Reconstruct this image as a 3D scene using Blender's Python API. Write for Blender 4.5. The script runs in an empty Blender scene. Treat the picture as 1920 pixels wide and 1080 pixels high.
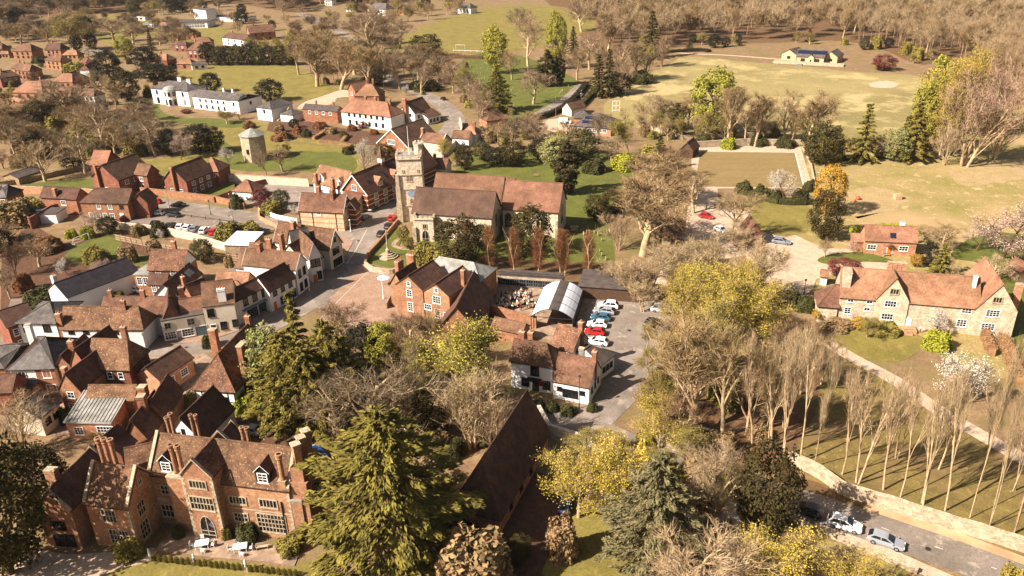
import bpy, math, random
import numpy as np
from mathutils import Vector, Matrix
random.seed(7)
sc = bpy.context.scene
COL = sc.collection
# ---------------- camera, sky, sun, exposure ----------------
F_PX, PITCH, ROLL, CAMH = 1500.0, math.radians(25), math.radians(1.5), 76.0
cam = bpy.data.cameras.new('camera'); camo = bpy.data.objects.new('camera', cam); COL.objects.link(camo)
cam.sensor_width = 36; cam.lens = F_PX/1920*36; cam.clip_start = 1; cam.clip_end = 6000
camo.matrix_world = Matrix.Translation((0, 0, CAMH)) @ Matrix.Rotation(math.pi/2-PITCH, 4, 'X') @ Matrix.Rotation(-ROLL, 4, 'Z')
sc.camera = camo
SUN_AZ, SUN_EL = math.radians(25), math.radians(39)      # direction the shadows run on the ground, height of the sun
w = bpy.data.worlds.new('World'); sc.world = w; w.use_nodes = True
nt = w.node_tree; nt.nodes.clear()
out = nt.nodes.new('ShaderNodeOutputWorld'); bg = nt.nodes.new('ShaderNodeBackground')
sky = nt.nodes.new('ShaderNodeTexSky'); sky.sky_type = 'NISHITA'; sky.sun_disc = False
sky.sun_elevation = SUN_EL; sky.sun_rotation = math.radians(245); sky.air_density = 1.0; sky.dust_density = 3.0
tint = nt.nodes.new('ShaderNodeMix'); tint.data_type = 'RGBA'; tint.blend_type = 'MULTIPLY'; tint.inputs[0].default_value = 1
tint.inputs[7].default_value = (1.0, .92, .84, 1)
nt.links.new(sky.outputs[0], tint.inputs[6]); nt.links.new(tint.outputs[2], bg.inputs[0]); bg.inputs[1].default_value = 0.05
nt.links.new(bg.outputs[0], out.inputs[0])
sl = bpy.data.lights.new('sun', 'SUN'); sl.energy = 5.0; sl.angle = math.radians(.5); sl.color = (1, .925, .845)
so = bpy.data.objects.new('sun', sl); COL.objects.link(so)
so.rotation_euler = Vector((math.cos(SUN_AZ)*math.cos(SUN_EL), math.sin(SUN_AZ)*math.cos(SUN_EL), -math.sin(SUN_EL))).to_track_quat('-Z', 'Y').to_euler()
so.location = (-100, -60, 150)
sc.view_settings.view_transform = 'Standard'; sc.view_settings.look = 'None'; sc.view_settings.exposure = 1.28; sc.view_settings.gamma = 1
sc.render.engine = 'CYCLES'
sc.cycles.max_bounces = 4; sc.cycles.diffuse_bounces = 1; sc.cycles.glossy_bounces = 2; sc.cycles.transmission_bounces = 2; sc.cycles.transparent_max_bounces = 6

# ---------------- survey: a sight line through a point of the photo, met with the level h ----------------
CP, SP, CR, SR = math.cos(PITCH), math.sin(PITCH), math.cos(ROLL), math.sin(ROLL)
FR = {'a': (700, 250, 4), 'b': (0, 620, 5.333), 'c': (300, 560, 5.333), 'd': (140, 720, 4), 'e': (700, 460, 4.8), 'f': (380, 400, 6.353),
      'g': (0, 480, 6.353), 'h': (200, 450, 8), 'i': (0, 330, 6.353), 'j': (540, 280, 8), 'k': (680, 180, 8.71), 'l': (0, 60, 8),
      'm': (1500, 460, 4.571), 'n': (900, 600, 6.353), 'p': (0, 0, 1)}
def px(f, x, y):
    if isinstance(f, int): f = ((0, 460, 940, 1420)[f % 4], (0, 260, 520, 800)[f//4], 3.84)
    else: f = FR[f]
    return f[0]+x/f[2], f[1]+y/f[2]
def P(x, y, h=0.0):
    u = (x-960)/F_PX; v = (y-540)/F_PX
    uu = u*CR-v*SR; vv = u*SR+v*CR
    d = Vector((uu, CP-vv*SP, -SP-vv*CP)); t = (h-CAMH)/d.z
    return Vector((d.x*t, d.y*t, h))
def S(f, x, y, h=0.0): return P(*px(f, x, y), h)
def proj(p):
    z = p[1]*CP-(p[2]-CAMH)*SP; dn = -p[1]*SP-(p[2]-CAMH)*CP
    uu = p[0]/z; vv = dn/z
    return 960+F_PX*(uu*CR+vv*SR), 540+F_PX*(-uu*SR+vv*CR)
def hfit(g, yt):          # height above ground point g that reaches photo row yt
    lo, hi = 0.0, 60.0
    for _ in range(30):
        m = (lo+hi)/2
        if proj((g.x, g.y, m))[1] > yt: lo = m
        else: hi = m
    return lo

# ---------------- tags ----------------
def tag(o, label=None, cat=None, group=None, kind=None):
    if label: o['label'] = label
    if cat: o['category'] = cat
    if group: o['group'] = group
    if kind: o['kind'] = kind
    return o
def thing(name, loc, label, cat, group=None, rz=0, scale=None):
    o = bpy.data.objects.new(name, None); COL.objects.link(o); o.location = loc; o.rotation_euler = (0, 0, rz)
    o.empty_display_size = .5
    if scale is not None: o.scale = scale
    return tag(o, label, cat, group)
def copy_tree(o, parent=None):
    c = o.copy(); COL.objects.link(c); c.parent = parent
    for ch in [x for x in bpy.data.objects if x.parent == o]: copy_tree(ch, c)
    return c
KIDS = {}
def copy_fast(o, parent=None):      # the same, with the children remembered
    c = o.copy(); COL.objects.link(c); c.parent = parent
    for ch in KIDS.get(o.name, []): copy_fast(ch, c)
    return c

# ---------------- materials ----------------
def lin(c, k=1.0):
    return tuple([((v/255/12.92) if v/255 <= .04045 else ((v/255+.055)/1.055)**2.4)*k for v in c]+[1])
MATS = {}
def mat(name, c1, c2=None, c3=None, rough=.9, scale=2.0, fine=0, spot=None, bump=0, coord='UV', metal=0, k=1.0, rnd=0, spotsc=2.2, spotth=.62, stretch=None, emit=0, spec=.25, big=0):
    """two colours mixed by noise, a finer speckle, optional spots of a third colour, optional per-object variation"""
    if name in MATS: return MATS[name]
    m = bpy.data.materials.new(name); m.use_nodes = True; MATS[name] = m
    n = m.node_tree.nodes; l = m.node_tree.links; b = n['Principled BSDF']
    b.inputs['Roughness'].default_value = rough; b.inputs['Metallic'].default_value = metal
    b.inputs['Specular IOR Level'].default_value = spec
    if c2 is None and not rnd:
        b.inputs['Base Color'].default_value = lin(c1, k); return m
    tc = n.new('ShaderNodeTexCoord'); src = tc.outputs[coord]
    if stretch:
        mp = n.new('ShaderNodeMapping'); mp.inputs['Scale'].default_value = stretch; l.new(src, mp.inputs[0]); src = mp.outputs[0]
    def noise(s, det=4, r=.6):
        t = n.new('ShaderNodeTexNoise'); t.inputs['Scale'].default_value = s; t.inputs['Detail'].default_value = det; t.inputs['Roughness'].default_value = r
        l.new(src, t.inputs['Vector']); return t.outputs[0]
    def ramp(s, a, c):
        r = n.new('ShaderNodeMapRange'); r.inputs[1].default_value = a; r.inputs[2].default_value = c; l.new(s, r.inputs[0]); return r.outputs[0]
    def mix(f, a, c, mode='MIX'):
        x = n.new('ShaderNodeMix'); x.data_type = 'RGBA'; x.blend_type = mode
        if isinstance(f, float): x.inputs[0].default_value = f
        else: l.new(f, x.inputs[0])
        for i, q in ((6, a), (7, c)):
            if isinstance(q, tuple): x.inputs[i].default_value = q
            else: l.new(q, x.inputs[i])
        return x.outputs[2]
    col = lin(c1, k)
    if c2: col = mix(ramp(noise(scale), .36, .64), lin(c1, k), lin(c2, k))
    if big: col = mix(ramp(noise(big, 3), .4, .6), col, mix(1.0, col if not isinstance(col, tuple) else col, (.72, .74, .7, 1), 'MULTIPLY'))
    if fine:
        v = n.new('ShaderNodeTexVoronoi'); v.inputs['Scale'].default_value = fine; l.new(src, v.inputs['Vector'])
        hs = n.new('ShaderNodeSeparateColor'); l.new(v.outputs['Color'], hs.inputs[0])
        col = mix(ramp(hs.outputs[0], 0, 1.6), col, mix(1.0, col, (.45, .42, .42, 1), 'MULTIPLY'))
    if spot:
        col = mix(ramp(noise(spotsc, 6, .75), spotth, spotth+.08), col, lin(spot, k))
    if c3: col = mix(ramp(noise(scale*.31, 2), .5, .7), col, lin(c3, k))
    if rnd:
        oi = n.new('ShaderNodeObjectInfo'); hsv = n.new('ShaderNodeHueSaturation')
        l.new(ramp(oi.outputs['Random'], -1/rnd*.5+.5, 1/rnd*.5+.5), hsv.inputs['Fac']) if False else None
        mr = n.new('ShaderNodeMapRange'); mr.inputs[3].default_value = 1-rnd; mr.inputs[4].default_value = 1+rnd; l.new(oi.outputs['Random'], mr.inputs[0]); l.new(mr.outputs[0], hsv.inputs['Value'])
        mh = n.new('ShaderNodeMapRange'); mh.inputs[3].default_value = .5-rnd*.05; mh.inputs[4].default_value = .5+rnd*.05
        fr = n.new('ShaderNodeMath'); fr.operation = 'FRACT'; mu = n.new('ShaderNodeMath'); mu.operation = 'MULTIPLY'; mu.inputs[1].default_value = 7.31
        l.new(oi.outputs['Random'], mu.inputs[0]); l.new(mu.outputs[0], fr.inputs[0]); l.new(fr.outputs[0], mh.inputs[0]); l.new(mh.outputs[0], hsv.inputs['Hue'])
        if isinstance(col, tuple): hsv.inputs['Color'].default_value = col
        else: l.new(col, hsv.inputs['Color'])
        col = hsv.outputs[0]
    l.new(col, b.inputs['Base Color'])
    if bump:
        bp = n.new('ShaderNodeBump'); bp.inputs['Strength'].default_value = bump; bp.inputs['Distance'].default_value = .1
        l.new(noise(max(fine, scale*3), 3), bp.inputs['Height']); l.new(bp.outputs[0], b.inputs['Normal'])
    return m
def brick(name, c1, c2, mortar, bw=.3, bh=.12, scale=.7, spot=None, band=None):
    """coursed wall: brick texture in metres with patches of tone; band = a striped wall of a second stone"""
    m = mat(name, c1, c2, scale=scale, fine=3.2, spot=spot, bump=.3, rnd=.1)
    n = m.node_tree.nodes; l = m.node_tree.links; b = n['Principled BSDF']
    tc = n.new('ShaderNodeTexCoord'); br = n.new('ShaderNodeTexBrick')
    l.new(tc.outputs['UV'], br.inputs[0]); br.inputs['Scale'].default_value = 1; br.inputs['Brick Width'].default_value = bw; br.inputs['Row Height'].default_value = bh
    br.inputs['Mortar Size'].default_value = .012; br.inputs['Color1'].default_value = (1, 1, 1, 1); br.inputs['Color2'].default_value = (.7, .68, .66, 1); br.inputs['Mortar'].default_value = lin(mortar)
    x = n.new('ShaderNodeMix'); x.data_type = 'RGBA'; x.blend_type = 'MULTIPLY'; x.inputs[0].default_value = .8
    src = b.inputs['Base Color'].links[0].from_socket
    l.new(src, x.inputs[6]); l.new(br.outputs[0], x.inputs[7]); res = x.outputs[2]
    if band:
        sp = n.new('ShaderNodeSeparateXYZ'); l.new(tc.outputs['UV'], sp.inputs[0]); md = n.new('ShaderNodeMath'); md.operation = 'PINGPONG'; md.inputs[1].default_value = .7
        l.new(sp.outputs[1], md.inputs[0]); gt = n.new('ShaderNodeMath'); gt.operation = 'GREATER_THAN'; gt.inputs[1].default_value = .56; l.new(md.outputs[0], gt.inputs[0])
        y = n.new('ShaderNodeMix'); y.data_type = 'RGBA'; l.new(gt.outputs[0], y.inputs[0]); l.new(res, y.inputs[6]); y.inputs[7].default_value = lin(band); res = y.outputs[2]
    l.new(res, b.inputs['Base Color']); return m
KR = .8
M = dict(
 tile=mat('clay_tiles', (148, 108, 82), (116, 80, 62), fine=3.5, spot=(176, 140, 108), spotsc=2.6, spotth=.66, scale=.5, bump=.5, k=KR, rnd=.13, big=.13),
 tile_lichen=mat('lichened_tiles', (144, 104, 76), (112, 76, 56), fine=4, spot=(196, 166, 132), spotsc=3.0, spotth=.57, scale=.6, bump=.5, k=KR, rnd=.13, big=.15),
 tile_dark=mat('dark_shade_tiles', (124, 88, 70), (94, 66, 54), fine=4, spot=(130, 100, 82), scale=.6, bump=.4, k=KR, rnd=.13, big=.12),  # clay tiles toned down; on many roofs the dark colour stands in for shade
 tile_orange=mat('orange_tiles', (182, 134, 102), (158, 110, 82), fine=4, spot=(120, 84, 66), scale=.5, bump=.4, k=KR, rnd=.13, big=.12),
 tile_church=mat('church_tiles', (122, 90, 74), (102, 74, 62), fine=5, spot=(140, 104, 84), scale=.35, bump=.4, k=KR, rnd=.13, big=.1),
 tile_nave=mat('nave_tiles', (152, 110, 84), (130, 92, 70), fine=5, spot=(180, 134, 100), scale=.4, bump=.4, k=KR, rnd=.13, big=.12),
 slate=mat('slate', (122, 110, 102), (96, 86, 82), fine=3, scale=.8, rough=.6, bump=.3, k=KR, big=.2),
 slate_dark=mat('dark_slate', (66, 58, 60), (48, 42, 46), fine=3, scale=.8, rough=.6, k=KR),
 felt=mat('roofing_felt', (96, 84, 76), (74, 64, 58), scale=.7, rough=.95, k=KR),
 lead=mat('lead_sheet', (176, 170, 160), (142, 136, 128), scale=.8, rough=.5, k=KR, big=.3),
 brick=brick('red_brick', (184, 132, 98), (158, 108, 80), (180, 150, 120), spot=(190, 140, 100)),
 brick_dark=brick('dark_red_brick', (162, 106, 82), (136, 86, 68), (150, 120, 100)),
 brick_tan=brick('tan_brick', (190, 142, 104), (164, 116, 84), (190, 165, 135)),
 brick_manor=brick('manor_brick', (196, 150, 114), (170, 124, 92), (180, 150, 120), scale=.35, spot=(196, 158, 120)),
 brick_pink=brick('pink_brick', (214, 164, 126), (192, 138, 104), (210, 180, 150)),
 band=brick('banded_stone', (222, 194, 158), (200, 170, 136), (220, 200, 170), bw=.5, bh=.25, band=(190, 120, 80)),
 band_brick=brick('banded_brick', (150, 92, 66), (126, 72, 54), (180, 150, 120), band=(206, 172, 136)),
 flint=mat('flint_stone', (228, 208, 180), (198, 178, 150), fine=3.2, spot=(120, 102, 86), spotsc=1.6, spotth=.64, scale=.9, bump=.6, k=1.0),
 ashlar=brick('pale_stone', (206, 186, 156), (180, 160, 132), (200, 180, 150), bw=.6, bh=.3),
 farm_stone=brick('farmhouse_stone', (230, 210, 182), (208, 184, 152), (215, 190, 160), bw=.5, bh=.22, spot=(206, 150, 112)),
 white=mat('white_render', (236, 230, 220), (224, 217, 206), scale=.5, spot=(206, 197, 184), spotsc=1.2, spotth=.68, k=.95),
 cream=mat('cream_render', (230, 214, 190), (214, 196, 170), scale=.5, spot=(190, 172, 148), spotsc=1.3, spotth=.64, k=.85),
 yellow_wall=mat('cream_brick', (226, 200, 156), (206, 178, 134), fine=3, scale=.8, k=.85),
 trim=mat('white_paint', (240, 235, 226)), black=mat('black_timber', (28, 24, 22)), glass=mat('window_glass', (26, 28, 32), rough=.08, spec=.8),
 glass_blue=mat('roof_glass', (96, 104, 112), (70, 78, 88), scale=1.5, rough=.15, spec=.8),
 solar=mat('solar_glass', (26, 30, 44), (34, 38, 54), scale=3, rough=.15, spec=.7),
 wood=mat('weathered_wood', (190, 160, 126), (150, 122, 94), scale=2, fine=5, k=.85), wood_dark=mat('dark_wood', (92, 66, 48), (70, 50, 38), scale=2),
 door_orange=mat('orange_door', (196, 108, 40)), door_blue=mat('blue_grey_door', (100, 116, 124)), pot=mat('terracotta', (190, 104, 64), (160, 84, 52), scale=3),
 metal=mat('grey_metal', (150, 150, 150), rough=.4, metal=.6), metal_dark=mat('dark_metal', (44, 42, 42), rough=.5), poly=mat('polycarbonate', (226, 224, 224), (206, 204, 206), scale=1.2, rough=.4),
 gold=mat('gilt', (200, 160, 60), rough=.3, metal=.6), clock=mat('blue_clock_face', (120, 140, 170), (140, 158, 184), scale=4),
 pave=mat('block_paving', (184, 150, 124), (166, 132, 108), fine=5, scale=.35, k=.8, coord='Object', spot=(190, 150, 120), spotsc=.4),
 stone_slab=mat('paving_slabs', (186, 156, 128), (158, 130, 106), fine=1.1, scale=.8, k=.8, coord='Object'),
 asphalt=mat('asphalt', (170, 153, 138), (152, 136, 122), scale=.25, fine=9, k=.8, coord='Object', spot=(170, 152, 134), spotsc=.3, spotth=.55, big=.06),
 asphalt_dark=mat('car_park_asphalt', (152, 134, 118), (134, 118, 104), scale=.2, fine=9, k=.8, coord='Object', spot=(156, 136, 116), spotsc=.25, spotth=.55),
 line=mat('road_paint', (226, 216, 200), (190, 178, 160), scale=3, k=.8, coord='Object'),
 gravel=mat('tan_gravel', (222, 194, 164), (202, 172, 142), scale=.5, fine=8, k=.8, coord='Object', spot=(160, 128, 98), spotsc=.35, spotth=.6),
 ground=mat('rough_ground', (170, 138, 98), (144, 114, 80), (128, 114, 64), scale=.25, fine=4, spot=(150, 124, 84), spotsc=.8, k=.72, coord='Object', bump=.6),
 litter=mat('leaf_litter', (146, 108, 72), (116, 84, 56), (104, 88, 50), scale=.5, fine=4, spot=(160, 122, 84), spotsc=1.2, k=.7, coord='Object', bump=.6),
 grass=mat('mown_grass', (152, 136, 66), (132, 118, 54), scale=.12, fine=5, spot=(156, 134, 72), spotsc=.35, spotth=.55, k=.75, coord='Object'),
 grass_bright=mat('bright_grass', (116, 118, 46), (98, 100, 40), scale=.2, fine=5, spot=(138, 124, 58), spotsc=.4, spotth=.58, k=.75, coord='Object'),
 grass_pale=mat('pitch_grass', (180, 160, 104), (170, 150, 94), scale=.03, fine=3, spot=(188, 166, 112), spotsc=.02, spotth=.5, k=.75, coord='Object', big=.012),
 grass_dry=mat('dry_pasture', (184, 158, 102), (156, 142, 76), (190, 156, 112), scale=.08, fine=4, spot=(204, 174, 130), spotsc=.25, spotth=.56, k=.74, coord='Object'),
 bowls=mat('bowling_turf', (158, 132, 84), (148, 124, 76), scale=.1, fine=3, k=.75, coord='Object', stretch=(.3, 3, 1)),
 avenue=mat('avenue_turf', (150, 128, 66), (124, 104, 58), (134, 104, 70), scale=.3, fine=5, spot=(176, 148, 96), spotsc=.9, spotth=.58, k=.72, coord='Object', bump=.4),
 worn=mat('worn_turf', (196, 166, 120), (180, 154, 102), scale=.25, fine=4, k=.76, coord='Object'),
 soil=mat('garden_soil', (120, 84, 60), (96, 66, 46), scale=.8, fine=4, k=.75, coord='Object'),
 sand=mat('bare_sand', (196, 164, 124), (170, 136, 100), scale=.3, k=.85, coord='Object'),
 bark=mat('pale_bark', (200, 172, 132), (160, 132, 98), scale=1.5, coord='Object', k=.85, rnd=.15), bark_dark=mat('dark_bark', (110, 84, 62), (84, 62, 46), scale=1.5, coord='Object', k=.8, rnd=.15),
)
# ---------------- mesh building ----------------
class MB:
    def __init__(s): s.v = []; s.f = []; s.m = []; s.mats = []
    def mi(s, m):
        if m not in s.mats: s.mats.append(m)
        return s.mats.index(m)
    def poly(s, pts, m):
        i = len(s.v); s.v += [tuple(p) for p in pts]; s.f.append(list(range(i, i+len(pts)))); s.m.append(s.mi(m))
    def hexa(s, b, t, m):          # b,t: four points each, counter-clockwise from above
        i = len(s.v); s.v += [tuple(p) for p in b]+[tuple(p) for p in t]; k = s.mi(m); n = len(b)
        s.f.append([i+j for j in range(n)][::-1]); s.f.append([i+n+j for j in range(n)])
        for j in range(n): s.f.append([i+j, i+(j+1) % n, i+n+(j+1) % n, i+n+j])
        s.m += [k]*(n+2)
    def box(s, c, u, v, w, a, b, h, m):   # centre of base, unit axes, full sizes
        c = Vector(c); u = Vector(u)*a/2; v = Vector(v)*b/2; w = Vector(w)*h
        q = [c-u-v, c+u-v, c+u+v, c-u+v]; s.hexa(q, [p+w for p in q], m)
    def abox(s, x0, y0, z0, x1, y1, z1, m):
        s.hexa([(x0, y0, z0), (x1, y0, z0), (x1, y1, z0), (x0, y1, z0)], [(x0, y0, z1), (x1, y0, z1), (x1, y1, z1), (x0, y1, z1)], m)
    def tube(s, p, q, r0, r1, m, n=6, cap=True):
        p = Vector(p); q = Vector(q); d = (q-p)
        if d.length < 1e-6: return
        d.normalize(); a = d.orthogonal().normalized(); b = d.cross(a); i = len(s.v); k = s.mi(m)
        for c, r in ((p, r0), (q, r1)):
            for j in range(n):
                t = 2*math.pi*j/n; s.v.append(tuple(c+a*math.cos(t)*r+b*math.sin(t)*r))
        for j in range(n): s.f.append([i+j, i+(j+1) % n, i+n+(j+1) % n, i+n+j]); s.m.append(k)
        if cap: s.f.append([i+j for j in range(n)][::-1]); s.f.append([i+n+j for j in range(n)]); s.m += [k, k]
    def lathe(s, c, prof, m, n=10):
        i = len(s.v); k = s.mi(m); c = Vector(c)
        for r, z in prof:
            for j in range(n): t = 2*math.pi*j/n; s.v.append((c.x+r*math.cos(t), c.y+r*math.sin(t), c.z+z))
        for a in range(len(prof)-1):
            for j in range(n): s.f.append([i+a*n+j, i+a*n+(j+1) % n, i+(a+1)*n+(j+1) % n, i+(a+1)*n+j]); s.m.append(k)
        s.f.append([i+(len(prof)-1)*n+j for j in range(n)]); s.m.append(k)
    def build(s, name, parent=None, loc=None, smooth=False, uv=True, mesh_only=False):
        loc = Vector(loc) if loc is not None else (parent.location.copy() if parent is not None and parent.get('_w') is None and parent.type == 'EMPTY' else Vector((0, 0, 0)))
        me = bpy.data.meshes.new(name); me.from_pydata([tuple(Vector(p)-loc) for p in s.v], [], s.f)
        for m in s.mats: me.materials.append(M[m] if isinstance(m, str) else m)
        me.polygons.foreach_set('material_index', s.m)
        if uv:
            ul = me.uv_layers.new(name='UVMap').data; vs = me.vertices; off = random.random()*50
            for p in me.polygons:
                nn = p.normal; h = Vector((-nn.y, nn.x, 0))
                if h.length < 1e-3: h = Vector((1, 0, 0))
                h.normalize(); t = nn.cross(h)
                for li, vi in zip(p.loop_indices, p.vertices):
                    co = vs[vi].co; ul[li].uv = (co.dot(h)+off, co.z if abs(nn.z) < .2 else co.dot(t)+off)
        if smooth: me.polygons.foreach_set('use_smooth', [True]*len(me.polygons))
        me.update()
        if mesh_only: return me
        o = bpy.data.objects.new(name, me); COL.objects.link(o)
        if parent is not None: o.parent = parent
        else: o.location = loc
        return o
Zv = Vector((0, 0, 1))

# ---------------- windows (meshes shared by size) ----------------
WIN = {}
def win_meshes(w, h, style):
    k = (round(w, 1), round(h, 1), style)
    if k in WIN: return WIN[k]
    w, h = k[0], k[1]; fr = MB(); gl = MB()
    fm = {'white': 'trim', 'dark': 'black', 'stone': 'ashlar', 'grey': 'metal', 'arch': 'ashlar', 'shop': 'door_blue'}[style]
    t = .11 if style != 'stone' else .16; pr = .07 if style != 'stone' else .1
    def bar(x0, z0, x1, z1, d=pr): fr.abox(x0, -d, z0, x1, .05, z1, fm)
    top = h
    bar(-w/2-t, -t, w/2+t, 0); bar(-w/2-t, 0, -w/2, h); bar(w/2, 0, w/2+t, h)
    if style != 'arch': bar(-w/2-t, h, w/2+t, h+t)
    fr.abox(-w/2-.18, -.14, -t-.07, w/2+.18, .05, -t-.002, fm)
    nx = max(1, round(w/.55)) if style != 'arch' else 2; ny = max(1, round(h/(.75 if style != 'white' else .5)))
    if style == 'stone': nx = max(2, round(w/.5)); ny = max(1, round(h/.8))
    bt = .05 if style not in ('stone', 'arch') else .1
    for i in range(1, nx): x = -w/2+w*i/nx; bar(x-bt/2, 0, x+bt/2, h, pr-.02)
    for j in range(1, ny): z = h*j/ny; bar(-w/2, z-bt/2, w/2, z+bt/2, pr-.03)
    pts = [(-w/2, -.012, 0), (w/2, -.012, 0), (w/2, -.012, h), (-w/2, -.012, h)]
    if style == 'arch':
        A = [(w/2*math.cos(a), h+w*.9*math.sin(a)) for a in [i*math.pi/8 for i in range(9)]]
        A2 = [((w/2+t)*math.cos(a), h+(w*.9+t)*math.sin(a)) for a in [i*math.pi/8 for i in range(9)]]
        for i in range(8):
            b = [A[i], A2[i], A2[i+1], A[i+1]]
            fr.hexa([(p[0], -pr, p[1]) for p in b], [(p[0], .05, p[1]) for p in b], fm)
        pts = pts[:2]+[(x, -.012, z) for x, z in A]
        bar(-bt/2, h, bt/2, h+w*.85, pr-.02)
    gl.poly(pts, 'glass')
    WIN[k] = (fr.build('window', mesh_only=True), gl.build('pane', mesh_only=True)); return WIN[k]
def window(root, c, u, w, h, style='white', name='window'):
    """c: sill centre (world) on the wall, u: unit vector along the wall, outward is -v"""
    a, b = win_meshes(w, h, style)
    o = bpy.data.objects.new(name, a); COL.objects.link(o); o.parent = root
    o.location = Vector(c)-root.location; o.rotation_euler = (0, 0, math.atan2(u[1], u[0]))
    g = bpy.data.objects.new('pane', b); COL.objects.link(g); g.parent = o
    return o
def door(root, c, u, w=1.0, h=2.1, m='door_blue', fm='trim'):
    b = MB(); b.abox(-w/2, -.05, .02, w/2, .05, h, m); b.abox(-w/2-.1, -.08, 0, -w/2, .05, h+.1, fm); b.abox(w/2, -.08, 0, w/2+.1, .05, h+.1, fm); b.abox(-w/2, -.08, h, w/2, .05, h+.1, fm)
    me = b.build('door', mesh_only=True); o = bpy.data.objects.new('door', me); COL.objects.link(o); o.parent = root
    o.location = Vector(c)-root.location; o.rotation_euler = (0, 0, math.atan2(u[1], u[0]))
    k = MB(); k.abox(w/2-.18, -.1, 1.0, w/2-.1, -.05, 1.08, 'gold'); h2 = k.build('handle', mesh_only=True); q = bpy.data.objects.new('handle', h2); COL.objects.link(q); q.parent = o
    return o

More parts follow.
